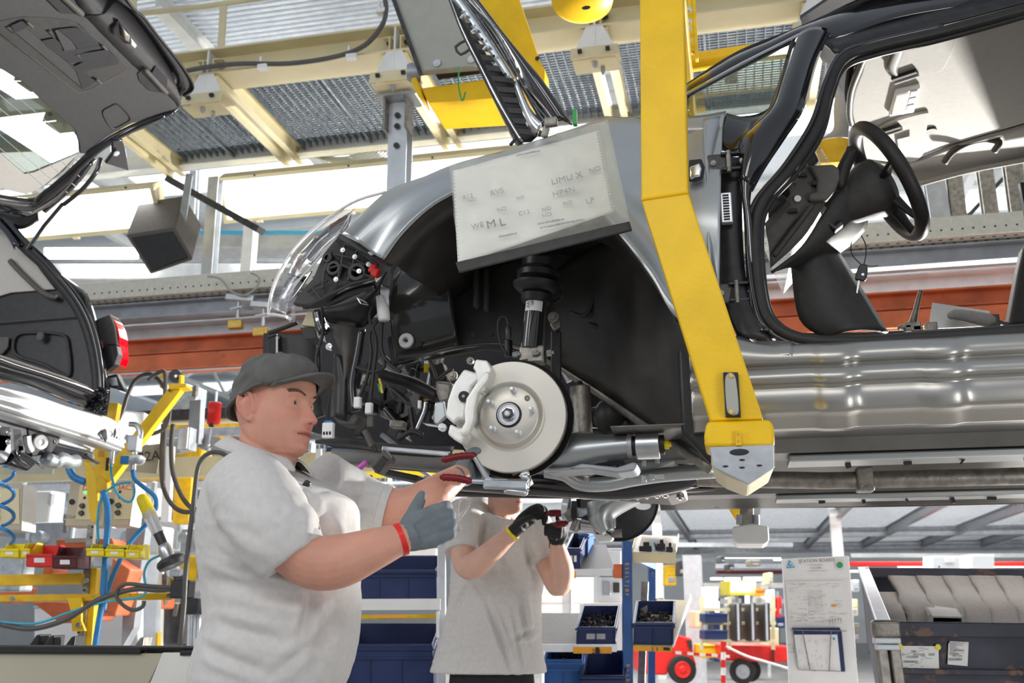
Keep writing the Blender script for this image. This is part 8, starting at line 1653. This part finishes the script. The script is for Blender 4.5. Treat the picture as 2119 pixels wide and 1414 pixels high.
spots = ((300, 1040, 'white machine block', 'white paint'), (325, 1225, 'red-brown machine block', 'orange paint'), (350, 1250, 'grey valve cluster', 'galvanised steel'), (300, 1270, 'pale valve cluster', 'pale steel'), (345, 1290, 'dark motor block', 'dark steel'), (365, 1215, 'cream panel block', 'cream paint'), (290, 1235, 'blue parts block', 'blue plastic'), (395, 1190, 'yellow drive block', 'worn yellow'), (400, 940, 'yellow robot wrist', 'worn yellow'), (440, 905, 'yellow robot shoulder', 'worn yellow'), (475, 880, 'silver robot flange', 'galvanised steel'), (385, 920, 'blue robot motor', 'hose blue'), (700, 975, 'yellow robot elbow', 'worn yellow'), (725, 955, 'blue-grey pump', 'blue plastic'), (90, 1060, 'tall pale cabinet', 'hall wall'), (120, 1120, 'grey switch box', 'grey steel'), (385, 840, 'brushed sensor housing', 'galvanised steel'), (410, 1120, 'grey trolley block', 'grey steel'), (355, 1110, 'pale trolley block', 'pale steel'), (300, 1120, 'light grey trolley block', 'hall wall'))
where = ('beside the first sign', 'under the right yellow bins', 'near the long grey cable', 'behind the yellow arm end', 'low behind the bench', 'behind the nut runner', 'behind the orange cover', 'behind the hanging cable', 'right of the sign C22A', 'under the red balancer', 'next to the cap', 'above the sign C22A', 'below the car front', 'behind the purple latch', 'left of the yellow mast', 'behind the coiled hose', 'on the cream conduit', 'left of the man\'s elbow', 'above the nut runner', 'right of the control boxes')
for i, ((u, v, s_, m_), w_) in enumerate(zip(spots, where)):
    D = 8+rq.random()*2.5; c = J(u, v, D); t = thing('machine_block', s_+' in the blurred hall, '+w_, 'machine', c)
    MB().box(c, (.22+.2*rq.random(), .2, .16+.2*rq.random())).make('body', m_, t, bevel=.02)
    MB().cyl(c+V((-.05, -.1, .02)), c+V((-.05, -.2, .02)), .05, n=14).make('flange', 'galvanised steel', t, smooth=True); MB().bar(c+V((.1, -.05, -.1)), c+V((.14, -.1, .16)), .04, .04).make('pipe', rq.choice(('pale steel', 'cast iron', m_)), t, bevel=.005)
bb('bright_window', 'bright white screen wall behind the capped man\'s gloves', 'window', 745, 1135, 905, 1152, 7, 'white card', .05)
for k in range(26):
    u = 292+(k % 5)*23+rq.uniform(-4, 4); v = 1215+(k//5)*24; c = J(u, v, 10+rq.random()); m_ = rq.choice(('pale steel', 'galvanised steel', 'white paint', 'cast iron', 'grey steel', 'blue plastic', 'cream paint'))
    if k % 3 == 0: o = MB().cyl(c-V((.06, 0, 0)), c+V((.06, 0, .02)), .045, n=12).box(c+V((0, 0, .06)), (.05, .1, .08)).make('valve', m_, smooth=True)
    else: o = MB().box(c, (.10+.06*rq.random(), .1, .08+.05*rq.random())).bar(c+V((0, -.06, -.08)), c+V((.05, -.06, .1)), .03, .03).make('valve', m_, bevel=.01)
    tag(o, '%s %s in the %s row of the far fittings cluster, %s' % (m_.replace('galvanised steel', 'mottled steel'), 'round valve' if k % 3 == 0 else 'square fitting', ('top', 'second', 'third', 'fourth', 'fifth', 'lowest')[k//5], ('leftmost', 'second from left', 'middle one', 'fourth from left', 'rightmost')[k % 5]), 'valve', 'far valve cluster left of the capped man')

rq = random.Random(9)
for i, (u0, u1, v, D, m_, w_) in enumerate(((1380, 1640, 1128, 22, 'pale steel', 'white pipe run highest under the mezzanine'), (1330, 1600, 1160, 24, 'grey steel', 'grey pipe run just left of the station board'), (1760, 2119, 1150, 23, 'white paint', 'white pipe run above the worn crate'), (1480, 1640, 1172, 20, 'galvanised steel', 'galvanised tray above the far red beam'), (1440, 1620, 1212, 19, 'white paint', 'white rail behind the radiator units'), (1440, 1625, 1245, 19, 'pale steel', 'pale rail at the top of the radiator units'), (1500, 1625, 1352, 15, 'cream paint', 'cream kerb rail behind the trailer'))):
    tag(MB().bar(J(u0, v, D), J(u1, v, D), .09, .09, UP).make('pipe_run', m_), w_, 'pipe')
for i in range(12):
    u = 1438+i*15.5; D = 17.5+(i % 3); t = thing('work_station', '%s workstation cabinet of the blurred far row, %s' % (('cream', 'white', 'grey', 'blue')[i % 4], ('first from the wide column', 'second', 'third', 'fourth', 'fifth', 'sixth', 'seventh', 'eighth', 'ninth', 'tenth', 'eleventh', 'last before the station board')[i]), 'machine', J(u, 1365, D))
    v0 = 1225+rq.uniform(-12, 60); MB().prism([J(u-6, v0, D), J(u+6, v0, D), J(u+6, 1370, D), J(u-6, 1370, D)], FW*.5).make('cabinet', ('cream paint', 'hall wall', 'grey steel', 'blue plastic')[i % 4], t, bevel=.02)
    MB().prism([J(u-4, v0+8, D-.02), J(u+4, v0+8, D-.02), J(u+4, v0+30, D-.02), J(u-4, v0+30, D-.02)], FW*.02).make('panel', rq.choice(('dark steel', 'white card', 'worn yellow', 'tube light', 'orange paint')), t); MB().bar(J(u, v0-25, D), J(u, v0, D), .05, .05).make('mast', 'pale steel', t)
